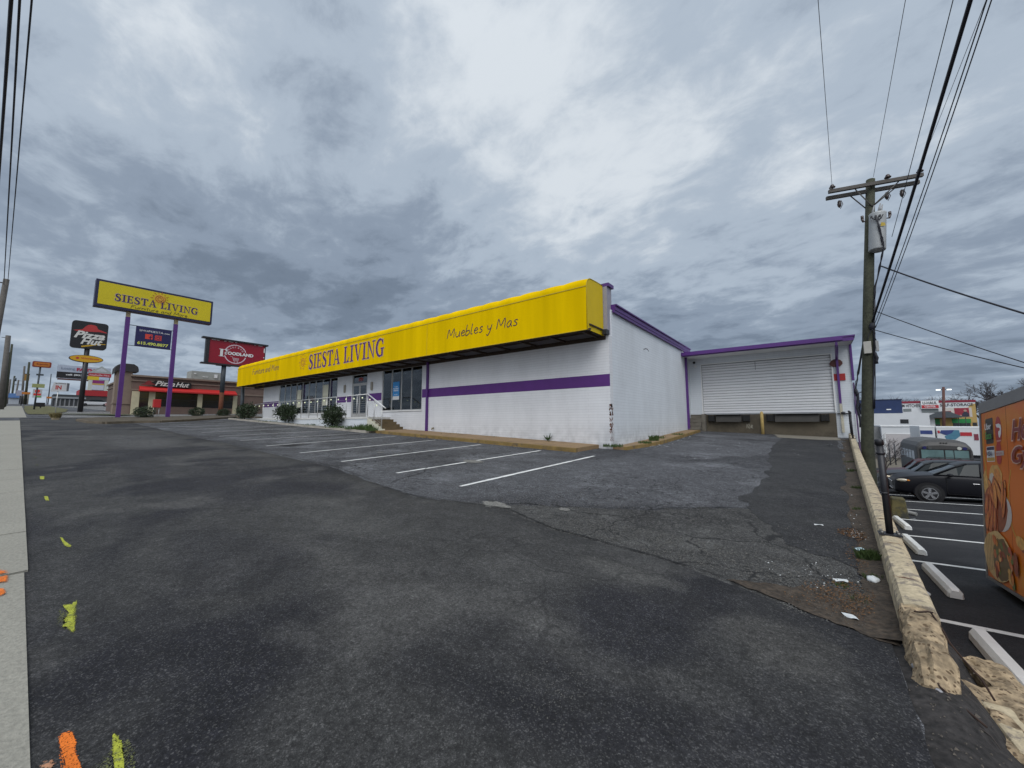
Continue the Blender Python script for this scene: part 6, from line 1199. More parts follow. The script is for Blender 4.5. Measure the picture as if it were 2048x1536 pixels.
stones(m, 3.0, 5.9, -8.85, -8.1, 1500, .008, 1); stones(m, 1.5, 5.8, -8.8, -6.8, 700, .009, 2); stones(m, 3.4, 5.0, -11.2, -9.5, 60, .004, 3); stones(m, .5, 5.5, -12.2, -9.2, 120, .003, 4); stones(m, 4.25, 4.6, -11.2, -10.8, 200, .0035, 8); stones(m, 5.2, 5.85, -10.5, -9.4, 90, .005, 5); stones(m, 5.3, 5.95, -9.3, -8.5, 900, .006, 15)
tag(m.build('loose_gravel', mat('gravel_grey', (.10, .097, .09), .9, var=.5, scale=40)), None, None, kind='stuff')
# ------------------------------------------------------------------ lower car park furniture
def stop(x, y0, y1, lab, yaw=0.):
    t = thing('wheel_stop', lab, 'wheel stop', (x, (y0 + y1) / 2, gl(x, (y0 + y1) / 2)), group='white concrete wheel stops in the lower car park'); m = MB()
    sec = [(-.085, 0), (-.08, .07), (-.045, .125), (.045, .125), (.08, .07), (.085, 0)]; E = []
    for y, k in ((y0, .75), (y0 + .05, 1), (y1 - .05, 1), (y1, .75)): E.append([(x + a * k + yaw * (y - y0), y, gl(x, y) + .01 + b * (.8 if k < 1 else 1)) for a, b in sec])
    for a, b in zip(E, E[1:]): o = len(m.v); m.v += a + b; m.f += [(o + i, o + 6 + i, o + 7 + i, o + 1 + i) for i in range(5)]; m.sm += [False] * 5
    m.f.append((0, 1, 2, 3, 4, 5)); m.f.append(tuple(len(m.v) - 6 + i for i in range(6))[::-1]); m.sm += [False] * 2; m.build('block', STOPP, t)
stop(7.42, 2.3, 4.4, 'farthest white wheel stop, half hidden behind the cream wall', .0); stop(7.15, -1.22, .71, 'white wheel stop, third from the viewer, beside the near black post'); stop(7.02, -4.35, -2.55, 'white wheel stop lying left of the food trailer corner'); stop(6.87, -7.9, -6.0, 'nearest white wheel stop, cut by the right edge')
t = thing('concrete_block', 'mossy yellow concrete block standing behind the black iron post', 'concrete block', (7.6, 5.1, -3.05)); m = MB(); m.hexa([(7.36, 4.85, -3.12), (7.80, 4.85, -3.12), (7.80, 5.4, -3.12), (7.36, 5.4, -3.12)], [(7.43, 4.9, -2.42), (7.74, 4.9, -2.42), (7.74, 5.3, -2.42), (7.43, 5.3, -2.42)]); m.build('block', mat('mossy_yellow', (.12, .10, .04), .9, var=.4, scale=5, bump=.6, stain=((.045, .045, .035), 3, .45, .12)), t, bevel=.03)
m = MB(); m.tube([(7.1, 6.6, -2.85), (7.5, 6.3, -2.95), (8.1, 5.9, -3.03)], .06, 8); tag(m.build('fallen_pipe', mat('pipe_grey', (.22, .22, .21), .6, var=.2)), 'grey pipe lying in the corner behind the mossy yellow block', 'pipe')
m = MB(); m.ball((7.95, 5.0, -3.08), .22, .12, .05, 10, 6); m.v = [(x + .05 * noise.noise(Vector((x * 9, y * 9, 1))), y, z + .04 * noise.noise(Vector((x * 11, y * 9, 4)))) for x, y, z in m.v]; tag(m.build('white_bag', PW), 'flattened white bag beside the mossy yellow block', 'litter')
m = MB(); m.ball((6.72, -4.3, -2.52), .06, .09, .04, 8, 6); tag(m.build('plastic_cup', PW), 'crushed pale cup on the dark pavement beside the wheel stop', 'litter')
for x, y in ((9.5, 27), (10.4, 27)): pass
CARS = []
def car(label, X0, Y0, z0, Lc, Wc, Hc, col, seed=0, rack=False, spokes=5, hood=1.18, boxy=False, rz=0., cat='car', name='parked_car', lampc=(.5, .48, .42)):
    t = thing(name, label, cat, (X0, Y0, z0), rz, 'cars parked in the lower lot', world=False)
    PA = mat('paint_' + label[:14].replace(' ', '_'), col, .34, 0., var=.03, coat=0., spec=.22)
    st = [(0, .28, .80, .34), (.06, .20, .90, .28), (.18, .11, hood - .20, .26), (.45, .05, hood - .10, .25), (.9, .02, hood - .03, .25), (1.4, .0, hood + .03, .25), (2.2, 0, hood + .02, .25), (3.2, 0, hood + .03, .25), (Lc - .6, .02, hood + .03, .26), (Lc - .15, .07, hood, .30), (Lc, .16, hood - .12, .36)]
    m = MB(); R_ = []
    for x, e, zt, zb in st:
        h = [(e + .14, zb), (e + .03, zb + .10), (e + .005, .52), (e, .72), (e + .025, zt - .16), (e + .07, zt - .05), (e + .20, zt)]
        R_.append([(x, y, z) for y, z in h] + [(x, Wc - y, z) for y, z in reversed(h)])
    n = len(R_[0])
    for r_ in R_: m.v += r_
    for i in range(len(R_) - 1):
        for k in range(n): m.f.append((i * n + k, i * n + (k + 1) % n, (i + 1) * n + (k + 1) % n, (i + 1) * n + k)); m.sm.append(True)
    m.f.append(tuple(range(n))[::-1]); m.f.append(tuple((len(R_) - 1) * n + k for k in range(n))); m.sm += [False, False]
    b = m.build('body', PA, t); sb = b.modifiers.new('s', 'SUBSURF'); sb.levels = 1; sb.render_levels = 2
    ws, rf = (1.35, 2.0) if boxy else (1.30, 2.25); gs = [(ws, .16, hood + .0, .28), (rf - .25, .10, Hc - .16, .30), (rf, .10, Hc - .05, .32), (rf + .5, .10, Hc, .32), (Lc - 1.3, .10, Hc - .01, .32), (Lc - .55, .12, Hc - .10, .32), (Lc - .12, .16, hood + .0, .28)]
    m = MB(); R_ = []
    for x, e, zt, e2 in gs: R_.append([(x, e, hood - .04), (x, e2 if zt > hood + .1 else e + .02, max(zt - .05, hood + .0)), (x, e2 + .10, max(zt, hood + .01)), (x, Wc - e2 - .10, max(zt, hood + .01)), (x, Wc - (e2 if zt > hood + .1 else e + .02), max(zt - .05, hood)), (x, Wc - e, hood - .04)])
    for r_ in R_: m.v += r_
    for i in range(len(R_) - 1):
        for k in range(5): m.f.append((i * 6 + k, i * 6 + k + 1, (i + 1) * 6 + k + 1, (i + 1) * 6 + k)); m.sm.append(k in (1, 2, 3))
    m.build('window_glass', CARGL, t)
    m = MB()
    rr = R_[1:6]; m.v += [(x, y, z + .012) for r_ in rr for (x, y, z) in r_[1:5]]
    for i in range(len(rr) - 1):
        for k in range(3): m.f.append((i * 4 + k, i * 4 + k + 1, (i + 1) * 4 + k + 1, (i + 1) * 4 + k)); m.sm.append(True)
    m.build('roof', PA, t)
    for s_, yy in ((1, lambda v: v), (-1, lambda v: Wc - v)):
        m = MB(); m.tube([(ws - .02, yy(.15), hood - .02), (rf - .25, yy(.30), Hc - .18), (rf + .05, yy(.32), Hc - .05)], .035, 6)
        for xb in (2.62 if not boxy else 2.5, 3.75): m.tube([(xb, yy(.09), hood - .03), (xb + .06, yy(.315), Hc - .04)], .032, 6)
        m.tube([(Lc - .2, yy(.14), hood), (Lc - .62, yy(.31), Hc - .10)], .06, 6); m.tube([(ws, yy(.115), hood + .0), (Lc - .15, yy(.115), hood + .01)], .02, 6); m.build('pillar', PA, t)
    for xc in (1.08, Lc - 1.05):
        for side in (0, 1):
            y_ = -.012 if side == 0 else Wc + .012; sg = -1 if side == 0 else 1
            m = MB(); m.disc((xc, .30 if side == 0 else Wc - .30, .38), (0, sg, 0), .46, 24, .315); m.build('wheel_arch', BLK, t)
            m = MB(); m.tube([(xc, y_ - sg * .2, .36), (xc, y_ - sg * .03, .36), (xc, y_ + sg * .02, .36), (xc, y_ + sg * .025, .36)], [.37, .37, .35, .25], 26, cap=True); w = m.build('wheel', mat('tyre', (.012, .012, .013), .8, var=.1), t)
            m = MB(); m.disc((xc, y_ + sg * .028, .36), (0, sg, 0), .25, 24, .004); m.build('rim_dish', mat('rim_dark', (.05, .05, .055), .4, .8), w)
            m = MB()
            for k in range(spokes):
                a = 2 * math.pi * k / spokes + .3; c, s = math.cos(a), math.sin(a); y1 = y_ + sg * .042
                m.add([(xc - s * .035, y1, .36 + c * .035), (xc + s * .035, y1, .36 - c * .035), (xc + c * .25 + s * .055, y1 - sg * .006, .36 + s * .25 - c * .055), (xc + c * .25 - s * .055, y1 - sg * .006, .36 + s * .25 + c * .055)], [(0, 1, 2, 3)])
            vs, fs = ribbon(arc(0, 0, .245, 0, 360, 28), .03); put2d(m, vs, fs, (xc, y_ + sg * .04, .36), X_, Z_); m.disc((xc, y_ + sg * .04, .36), (0, sg, 0), .06, 12, .01); m.build('rim', mat('alloy', (.60, .60, .62), .25, .9, var=.03), w)
            if side == 0: m = MB(); vs, fs = ribbon(arc(0, 0, .47, -8, 188, 26), .06); put2d(m, vs, fs, (xc, -.006, .38), X_, Z_); m.build('arch_lip', PA, t)
    for s_, yy in ((0, .30), (1, Wc - .30)):
        m = MB(); m.ball((.34, .145 if s_ == 0 else Wc - .145, .86), .26, .07, .075, 12, 8); h = m.build('headlight', mat('lamp_%d' % int(lampc[0] * 100), lampc, .08, .2, var=.1, spec=.8), t)
        if s_ == 0: m = MB(); m.ball((.47, .105, .865), .07, .05, .04, 8, 6); m.build('turn_signal', mat('amber', (.55, .2, .02), .15), h)
    m = MB(); m.box(-.01, .03, .50, Wc - .5, .55, .76); m.build('grille', BLK, t, bevel=.01)
    m = MB(); m.box(-.035, -.012, .45, Wc - .45, .74, .79); m.box(-.03, .02, .62, Wc - .62, .40, .46); m.build('chrome_bar', mat('chrome', (.7, .7, .72), .12, 1., var=0), t, bevel=.01)
    m = MB()
    for x in (1.62, 2.66, 3.70): m.box(x, x + .010, -.003, .03, .42, hood - .08)
    m.box(1.62, 3.71, -.002, .03, .40, .41); m.build('door_seam', BLK, t)
    for x in (2.35, 3.40): m = MB(); m.box(x, x + .20, -.045, -.018, .88, .91); m.build('door_handle', mat('chrome', (.7, .7, .72), .12, 1., var=0), t, bevel=.008)
    for yb in (-.13,): m = MB(); m.ball((1.72, yb + .02, hood + .03), .10, .12, .075, 10, 7); m.tube([(1.72, .1, hood - .02), (1.72, 0, hood)], .025, 5); m.build('mirror', PA, t)
    if rack:
        for y in (.42, Wc - .42): m = MB(); m.tube([(2.3, y, Hc + .0), (2.4, y, Hc + .06), (Lc - .9, y, Hc + .06), (Lc - .8, y, Hc)], .02, 6); m.build('roof_rail', BLK, t)
        for x in (2.7, 3.5): m = MB(); m.tube([(x, .42, Hc + .07), (x, Wc - .42, Hc + .07)], .02, 6); m.build('crossbar', BLK, t)
    return t
g0 = gl(9, 12)
car('black SUV with five spoke alloy wheels, nearest of the row nosed toward the wall', 8.32, 12.0, gl(9, 12.4), 4.85, 1.98, 1.74, (.008, .008, .011), lampc=(.42, .38, .30))
car('dark grey SUV parked between the black one and the maroon one', 8.15, 15.35, gl(9, 16.2) + .02, 4.9, 1.9, 1.74, (.022, .024, .028), boxy=True, lampc=(.5, .42, .3))
car('maroon SUV with roof rack, farthest of the three in front of the bus', 8.45, 19.2, gl(9.5, 20), 5.0, 1.95, 1.80, (.055, .008, .012), rack=True, boxy=True, lampc=(.45, .4, .35))
car('dark blue van behind the bus windscreen with pale lower stripe', 13.75, 26.3, -4.1, 5.2, 2.0, 2.25, (.012, .02, .05), boxy=True, hood=1.35)
BU = thing('bus', 'grey short bus facing the wall with pale windscreen and blue roof lamps', 'bus', (11.9, 25, -4.05)); bx0, bx1, by0, by1, bz = 10.66, 13.10, 22.9, 28.6, -4.0
BG = mat('bus_grey', (.055, .052, .05), .5, var=.12); sec = [(0, .55), (0, 2.25), (.06, 2.55), (.22, 2.78), (.55, 2.93), (1.22, 3.0), (1.89, 2.93), (2.22, 2.78), (2.38, 2.55), (2.44, 2.25), (2.44, .55)]
m = MB(); Rg = []
for y, k, dz in ((by0, .0, 1.0), (by0 - .22, .12, .72), (by0 + .0, .0, .93), (by0 + .35, 0, 1), (by1, 0, 1)): pass
Rg = [[(bx0 + x + (.06 if x < 1.2 else -.06) * e, y, bz + (z if z < 2.3 else 2.3 + (z - 2.3) * (1 - .55 * e))) for x, z in sec] for y, e in ((by0 - .16, 1), (by0 - .05, .45), (by0 + .25, 0), (by1, 0))]
n = len(sec)
for r_ in Rg: m.v += r_
for i in range(3):
    for k in range(n - 1): m.f.append((i * n + k, i * n + k + 1, (i + 1) * n + k + 1, (i + 1) * n + k)); m.sm.append(False)
m.f.append(tuple(range(n))[::-1]); m.f.append(tuple(3 * n + k for k in range(n))); m.sm += [False, False]; m.build('body', BG, BU)
m = MB(); m.hexa([(bx0 + .12, by0 - .2, bz + .5), (bx1 - .12, by0 - .2, bz + .5), (bx1 - .12, by0 - 1.3, bz + .5), (bx0 + .12, by0 - 1.3, bz + .5)], [(bx0 + .15, by0 - .17, bz + 1.55), (bx1 - .15, by0 - .17, bz + 1.55), (bx1 - .35, by0 - 1.2, bz + 1.25), (bx0 + .35, by0 - 1.2, bz + 1.25)]); m.build('hood', BG, BU, bevel=.06)
SCRN = mat('windscreen_pale', (.13, .21, .21), .12, var=.35, scale=1.2, spec=.7)
for a, b in ((.22, 1.19), (1.25, 2.22)):
    m = MB(); m.box(bx0 + a, bx0 + b, by0 - .185, by0 - .162, bz + 1.72, bz + 2.32); m.build('windscreen', SCRN, BU)
m = MB(); m.box(bx0 + .14, bx0 + 2.30, by0 - .170, by0 - .158, bz + 1.64, bz + 2.38); m.build('windscreen_frame', BLK, BU)
m = MB(); m.box(bx0 + 1.6, bx0 + 1.63, by0 - .20, by0 - .186, bz + 1.72, bz + 2.32); m.build('wiper', BLK, BU)
for x, c in ((.38, 'b'), (.62, 'g'), (1.86, 'w'), (2.08, 'b')):
    m = MB(); m.disc((bx0 + x, by0 - .165, bz + 2.45), (0, -1, 0), .095, 16, .04); m.build('roof_lamp', {'b': mat('lamp_blue', (.015, .015, .10), .2, spec=.8), 'g': mat('lamp_grey', (.08, .08, .08), .3), 'w': mat('lamp_white', (.55, .55, .5), .2)}[c], BU)
for k in range(3): m = MB(); m.box(bx0 + 1.08 + k * .12, bx0 + 1.15 + k * .12, by0 - .14, by0 - .06, bz + 2.74, bz + 2.79); m.build('marker_lamp', BLK, BU)
for k in range(5): m = MB(); m.box(bx0 - .012, bx0 - .002, by0 + .4 + k * 1.02, by0 + 1.25 + k * 1.02, bz + 1.65, bz + 2.2); m.build('side_window', CARGL, BU)
for y in (by0 + .2, by1 - 1.4):
    for x, s_ in ((bx0, -1), (bx1, 1)): m = MB(); m.tube([(x - s_ * .28, y, bz + .42), (x + s_ * .01, y, bz + .42)], .45, 20); m.build('wheel', BLK, BU)
# ------------------------------------------------------------------ food trailer
TL = thing('food_trailer', 'orange food trailer with grey trim, card stickers and pictures of fried food', 'food trailer', (7.6, -3.08, -2.45), 0, world=False)
ux = Vector((0, -1, .09)).normalized(); vz = Vector((.07, .03, 1)); vz = (vz - ux * vz.dot(ux)).normalized(); wy_ = vz.cross(ux)
TL.rotation_euler = Matrix((ux, wy_, vz)).transposed().to_euler()
TRG = mat('trailer_trim', (.20, .20, .205), .4, .4, var=.12, scale=4)
ORG = mat('trailer_orange', (.66, .15, .015), .35, var=.0, scale=1, stain=((.66, .27, .015), 1.1, .48, .25), coat=0, spec=.2)
H = 2.78
m = MB(); m.box(.0, 5.0, .012, 2.2, 0, H - .02); m.build('body', mat('trailer_white', (.6, .6, .6), .5), TL)
m = MB(); m.box(.055, 5.0, .0, .0115, .05, H - .17); m.build('side_panel', ORG, TL)
m = MB(); m.box(-.012, .05, -.012, .06, 0, H); m.box(.05, 5.0, -.012, .011, H - .165, H + .01); m.box(.05, 5.0, -.010, .011, 0, .045); m.box(-.01, 5, .02, 2.2, H - .02, H + .005); m.box(0, .04, .06, 2.2, 0, H - .021); m.build('trim', TRG, TL)
m = MB(); m.box(.0, 4.6, .15, 2.1, -.16, -.002); m.build('chassis', DARK, TL)
for x in (1.9, 2.75): m = MB(); m.tube([(x, .12, -.12), (x, .36, -.12)], .33, 20); m.build('wheel', BLK, TL)
m = MB(); m.tube([(4.4, .5, -.1), (4.4, .5, -.42)], .05, 8); m.build('jack', DARK, TL)
m = MB(); m.box(.95, 1.5, .5, 1.2, H, H + .26); m.build('roof_vent', mat('vent_white', (.62, .63, .65), .5), TL, bevel=.08)
m = MB(); m.box(1.118, 1.124, -.0012, -.0002, .05, H - .17); m.build('panel_joint', mat('orange_joint', (.22, .05, .01), .5, var=0), TL)
lay = [0]
FOOD = {}
def flat(name, poly, mm, y=None, parent=None):
    if name == 'food_picture':
        lay[0] += 1; FOOD.setdefault(mm.name, MB()).add([(a, -.0012 - .00012 * lay[0], b) for a, b in poly], [tuple(range(len(poly)))]); return
    lay[0] += 1; m = MB(); yy = -.0012 - .00012 * lay[0] if y is None else y; m.add([(a, yy, b) for a, b in poly], [tuple(range(len(poly)))]); return m.build(name, mm, parent or TL)
def tflat(name, s, x, z, w, h, mm, bold=.02, shear=0, y=-.018): m = MB(); text(m, s, (x, y, z), X_, Z_, w, h, bold, shear); return m.build(name, mm, TL)
def ell(cx, cz, rx, rz_, rot=0, n=20, wv=.0, sd=0): return [(cx + rx * (1 + wv * noise.noise(Vector((2 * math.cos(2 * math.pi * i / n), 2 * math.sin(2 * math.pi * i / n), sd)))) * math.cos(2 * math.pi * i / n) * math.cos(rot) - rz_ * math.sin(2 * math.pi * i / n) * math.sin(rot), cz + rx * math.cos(2 * math.pi * i / n) * math.sin(rot) + rz_ * (1 + wv * noise.noise(Vector((i * .9, sd, 1)))) * math.sin(2 * math.pi * i / n) * math.cos(rot)) for i in range(n)]
C = lambda nm, c, v=.2, s=14: mat('art_' + nm, c, .4, var=v, scale=s)
swirl = C('swirl', (.58, .30, .03), .2)
for k, (pts_, w_) in enumerate([([(.14, 2.35), (.10, 2.0), (.18, 1.7), (.10, 1.3)], .05), ([(.30, 2.58), (.2, 2.4), (.22, 2.2)], .025), ([(1.2, 1.7), (1.05, 1.3), (1.15, .9), (1.4, .7)], .03)]):
    lay[0] += 1; vs, fs = ribbon(smooth2(pts_, 6), w_); m = MB(); put2d(m, vs, fs, (0, -.0012 - .00012 * lay[0], 0), X_, Z_); m.build('swirl', swirl, TL)
flat('delivery_sticker', rrect(.25, .585, 2.10, 2.50, .03), C('black', (.018, .018, .018), 0)); tflat('sticker_lettering', 'Uber', .275, 2.32, .29, .10, WHT); tflat('sticker_lettering', 'Eats', .275, 2.17, .29, .11, C('green', (.06, .30, .05), 0))
flat('courier_sticker', ell(.80, 2.28, .135, .215), C('pinred', (.42, .02, .02), 0)); flat('courier_mark', [(.70, 2.38), (.82, 2.385), (.90, 2.36), (.92, 2.30), (.90, 2.22), (.85, 2.17), (.81, 2.18), (.79, 2.24), (.80, 2.27), (.86, 2.28), (.86, 2.315), (.80, 2.325), (.74, 2.33)], WHT); flat('courier_text', rect(.72, .90, 2.115, 2.135), C('pinkline', (.6, .25, .22), 0))
flat('card_sticker', rect(.25, .60, 1.82, 2.06), WHT); flat('card_band', rect(.262, .588, 2.00, 2.05), C('navy', (.015, .015, .08), 0)); flat('card_band', rect(.262, .588, 1.83, 1.885), C('gold', (.50, .30, .06), 0)); tflat('card_lettering', 'VISA', .31, 1.905, .24, .075, C('navy', (.015, .015, .08), 0), .03, .25)
flat('card_disc', ell(.78, 2.02, .10, .085), C('pinred', (.42, .02, .02), 0)); flat('card_disc', ell(.78, 1.86, .10, .085), C('pinred', (.42, .02, .02), 0)); flat('card_label', rect(.66, .98, 1.905, 1.975), C('palegrey', (.5, .42, .40), 0)); tflat('card_lettering', 'MasterCard', .68, 1.92, .28, .04, C('pinred', (.42, .02, .02), 0), .0, .1)
tflat('lettering_outline', 'Hot', 1.33, 2.08, .8, .31, C('outline', (.62, .40, .32), 0), .035, .3, -.019); tflat('lettering', 'Hot', 1.36, 2.10, .74, .27, C('deepred', (.22, .015, .015), 0), .02, .3, -.0205)
tflat('lettering_outline', 'Gyro', 1.30, 1.70, 1.1, .33, C('outline', (.62, .40, .32), 0), .035, .3, -.019); tflat('lettering', 'Gyro', 1.33, 1.72, 1.04, .29, C('deepred', (.22, .015, .015), 0), .02, .3, -.0205)
gq = random.Random(4); browns = [C('b1', (.44, .07, .018), .4), C('b2', (.56, .13, .025), .4), C('b3', (.24, .035, .012), .4), C('b4', (.62, .22, .04), .4), C('b5', (.62, .34, .09), .4)]
flat('food_picture', ell(.15, 1.45, .12, .22, .2, 20, .25, 1), browns[4]); flat('food_picture', ell(.58, 1.55, .28, .23, .1, 24, .2, 2), browns[4]); flat('food_picture', ell(.44, 1.50, .13, .15, .3, 20, .2, 3), C('meatwhite', (.55, .50, .45), .2)); flat('food_picture', ell(.66, 1.55, .16, .17, .4, 20, .2, 6), browns[3])
flat('bowl', ell(.74, 1.08, .42, .28, 0), C('bowl', (.55, .52, .52), .1)); flat('food_picture', ell(.52, 1.12, .50, .36, 0, 26, .2, 5), browns[2])
for k in range(26):
    cx, cz, ln, wd, ro = gq.uniform(.14, .95), gq.uniform(.88, 1.42), gq.uniform(.14, .24), gq.uniform(.04, .065), gq.uniform(1.0, 2.3); flat('food_picture', ell(cx, cz, ln * 1.1, wd * 1.3, ro, 14, .25, k), browns[2]); flat('food_picture', ell(cx, cz, ln, wd, ro, 14, .25, k), browns[(0, 1, 0, 3)[k % 4]]); flat('food_picture', ell(cx - .01, cz + .01, ln * .7, wd * .3, ro, 10, .3, k + 3), browns[3])
flat('food_picture', ell(.55, .42, .58, .36, 0, 26, .1, 9), C('pita', (.60, .40, .17), .25)); flat('food_picture', ell(.72, .40, .36, .30, .2, 24, .2, 4), C('b6', (.12, .07, .02), .3))
for k in range(5): flat('food_picture', rect(.10 + .07 * k, .128 + .07 * k, .12 + .02 * k, .70), C('char', (.32, .18, .06), .2))
for k in range(34): cx, cz = gq.uniform(.45, 1.15), gq.uniform(.10, .68); flat('food_picture', ell(cx, cz, gq.uniform(.04, .09), gq.uniform(.03, .06), gq.uniform(0, 3), 12, .3, k), [C('lettuce', (.10, .16, .03), .4), browns[1], browns[3], C('tomato', (.40, .05, .03), .3), browns[4], browns[2]][k % 6])
for k in range(8): cx, cz = gq.uniform(1.25, 1.9), gq.uniform(.3, 1.0); flat('food_picture', ell(cx, cz, .16, .08, gq.uniform(0, 3), 14, .3, k), browns[k % 5])
for k_, m_ in FOOD.items(): m_.build('food_picture', bpy.data.materials[k_], TL)
# ------------------------------------------------------------------ beyond the lower lot (frames turned to run across the view)
def far(name, label, cat, x, y, group=None): return thing(name, label, cat, (x, y, -4.1), 0, group)
def fb(t, name, mm, *bxs, parent=None, bevel=0):
    m = MB()
    for b in bxs: m.box(*b)
    return m.build(name, mm, parent or t, bevel)
FW = mat('far_white', (.62, .63, .64), .6, var=.06, scale=.5)
t = far('white_garage', 'low white flat roofed garage with a pale roller door behind the bus', 'building', 13.7, 52)
fb(t, 'wall', FW, (12.08, 15.4, 52, 60, -4.3, -.42)); fb(t, 'roof', PLAIN, (12.0, 15.5, 51.9, 60.1, -.42, -.28)); fb(t, 'roller_door', mat('door_pink_white', (.50, .47, .47), .6, var=.04), (12.4, 14.9, 51.95, 51.998, -4.1, -1.32)); fb(t, 'door_frame', PLAIN, (12.32, 12.4, 51.93, 51.998, -4.1, -1.24), (14.9, 14.98, 51.93, 51.998, -4.1, -1.24), (12.4, 14.9, 51.93, 51.998, -1.32, -1.24))
fb(t, 'lean_to', mat('shed_grey', (.22, .22, .22), .7, var=.2), (11.4, 12.07, 53, 60, -4.3, -.5))
for k, x in enumerate((11.3, 11.75)):
    m = MB(); m.tube([(x, 40 + k * .6, -4.3), (x, 40 + k * .6, -2.0)], .05, 6); tag(m.build('guard_post', STEEL), ['left one of two thin grey posts standing in front of the white garage', 'right one of two thin grey posts standing in front of the white garage'][k], 'post', 'thin posts before the white garage')
struct((lambda m: m.add([(8.5, 36, -4.095), (16, 36, -4.095), (18, 51.9, -4.095), (8, 51.9, -4.095)], [(0, 1, 2, 3)]).build('gravel_yard', mat('yard_tan', (.15, .13, .10), .9, var=.3)))(MB()))
t = far('blue_warehouse', 'dark blue metal upper storey above a white building beyond the pole', 'building', 16, 100)
fb(t, 'upper_wall', mat('navy_cladding', (.012, .030, .10), .5, var=.15, scale=1), (12.6, 20.4, 100, 112, 2.06, 4.85)); fb(t, 'roof_edge', mat('navy_trim', (.008, .015, .05), .5), (12.5, 20.5, 99.9, 112, 4.85, 4.98)); fb(t, 'lower_wall', FW, (12.6, 24.0, 99.2, 111, -4.3, 2.0)); fb(t, 'vent', PLAIN, (18.0, 18.7, 99.9, 99.998, 2.72, 2.94)); fb(t, 'window', WGL, (19.8, 21.0, 99.15, 99.198, -.1, .75))
t = far('storage_centre', 'white and gold self storage building with red roof band, mural and green doors', 'building', 27, 112)
fb(t, 'wall', FW, (21.9, 33.0, 112, 130, -4.3, 4.45)); fb(t, 'roof_band', mat('maroon_band', (.22, .012, .03), .6), (21.8, 33.1, 111.94, 130, 4.45, 4.92)); GOLD = mat('mural_gold', (.45, .30, .10), .7, var=.15, scale=.4)
m = MB(); m.prism([(23.4, -.5), (24.4, .7), (25.6, 1.4), (27.5, 2.2), (30.0, 2.6), (32.0, 3.4), (32.4, 4.0), (32.99, 4.1), (32.99, -2), (23.4, -2)], 'y', 111.95, 111.998); m.build('gold_swoosh', GOLD, t)
fb(t, 'mural', mat('mural_frame', (.55, .50, .45), .6), (28.4, 32.4, 111.92, 111.948, 1.3, 3.3)); fb(t, 'mural_panel', mat('mural_crimson', (.28, .02, .04), .6), (28.6, 29.4, 111.9, 111.918, 1.4, 2.6), (29.9, 32.0, 111.9, 111.918, 1.35, 3.2)); m = MB(); m.prism([(30.9, 1.35), (31.95, 1.35), (31.9, 2.1), (31.6, 2.4), (31.3, 2.4), (31.0, 2.0)], 'y', 111.88, 111.898); m.build('mural_figure', mat('mural_dark', (.03, .03, .05), .6), t); m = MB(); m.disc((31.45, 111.879, 2.65), (0, -1, 0), .24, 12, .004); m.disc((30.75, 111.879, 1.6), (0, -1, 0), .16, 12, .004); m.build('mural_face', mat('mural_skin', (.40, .25, .2), .6), t)
fb(t, 'green_door', mat('door_green', (.01, .20, .045), .5, var=.1), (25.0, 25.8, 111.9, 111.948, -.7, .9), (26.7, 27.6, 111.9, 111.948, -.7, .9), (29.4, 32.1, 111.9, 111.948, .0, .9)); fb(t, 'door_foot', WGL, (29.5, 32.0, 111.9, 111.948, -.7, 0), (32.3, 32.9, 111.9, 111.948, -.6, .1), (25.1, 27.6, 111.88, 111.898, -.7, -.3)); fb(t, 'upper_window', mat('win_grey', (.18, .2, .2), .3), (22.1, 23.4, 111.93, 111.998, 2.6, 3.25), (25.0, 27.6, 111.9, 111.948, 2.3, 3.1))
fb(t, 'pylon_sign', WHT, (25.9, 26.7, 111, 111.4, -1.5, 1.3))
m = MB(); m.prism([(25.1, 1.22), (27.6, 2.5), (28.6, 2.5), (30.4, 1.4), (30.4, 1.15), (25.1, 1.1)], 'y', 109.4, 111.85); m.build('canopy', mat('canopy_slate', (.07, .08, .09), .7), t)
for x in (29.9, 30.9): m = MB(); m.tube([(x, 109.6, -4.1), (x, 109.6, 1.2)], .06, 5); m.build('canopy_post', DARK, t)
fb(t, 'centre_sign', WHT, (24.95, 27.65, 111.5, 111.85, 3.15, 4.95)); fb(t, 'centre_sign_band', mat('band_red2', (.42, .02, .03), .5), (25.0, 27.6, 111.47, 111.499, 3.25, 3.95))
def ft(t, name, s, x, z, w, h, mm, bold=.03, y=0, shear=0): m = MB(); text(m, s, (x, y, z), X_, Z_, w, h, bold, shear); return m.build(name, mm, t)
ft(t, 'lettering', 'U-HAUL', 25.2, 4.12, 2.2, .62, BLK, .012, 111.45); ft(t, 'lettering', 'CENTER', 25.45, 3.38, 1.7, .44, WHT, .01, 111.44); ft(t, 'lettering', 'M HITCHES', 22.0, 3.55, 2.8, .72, BLK, .012, 111.93); ft(t, 'lettering', 'SELF-STORAGE', 27.9, 3.62, 4.8, .62, BLK, .012, 111.93)
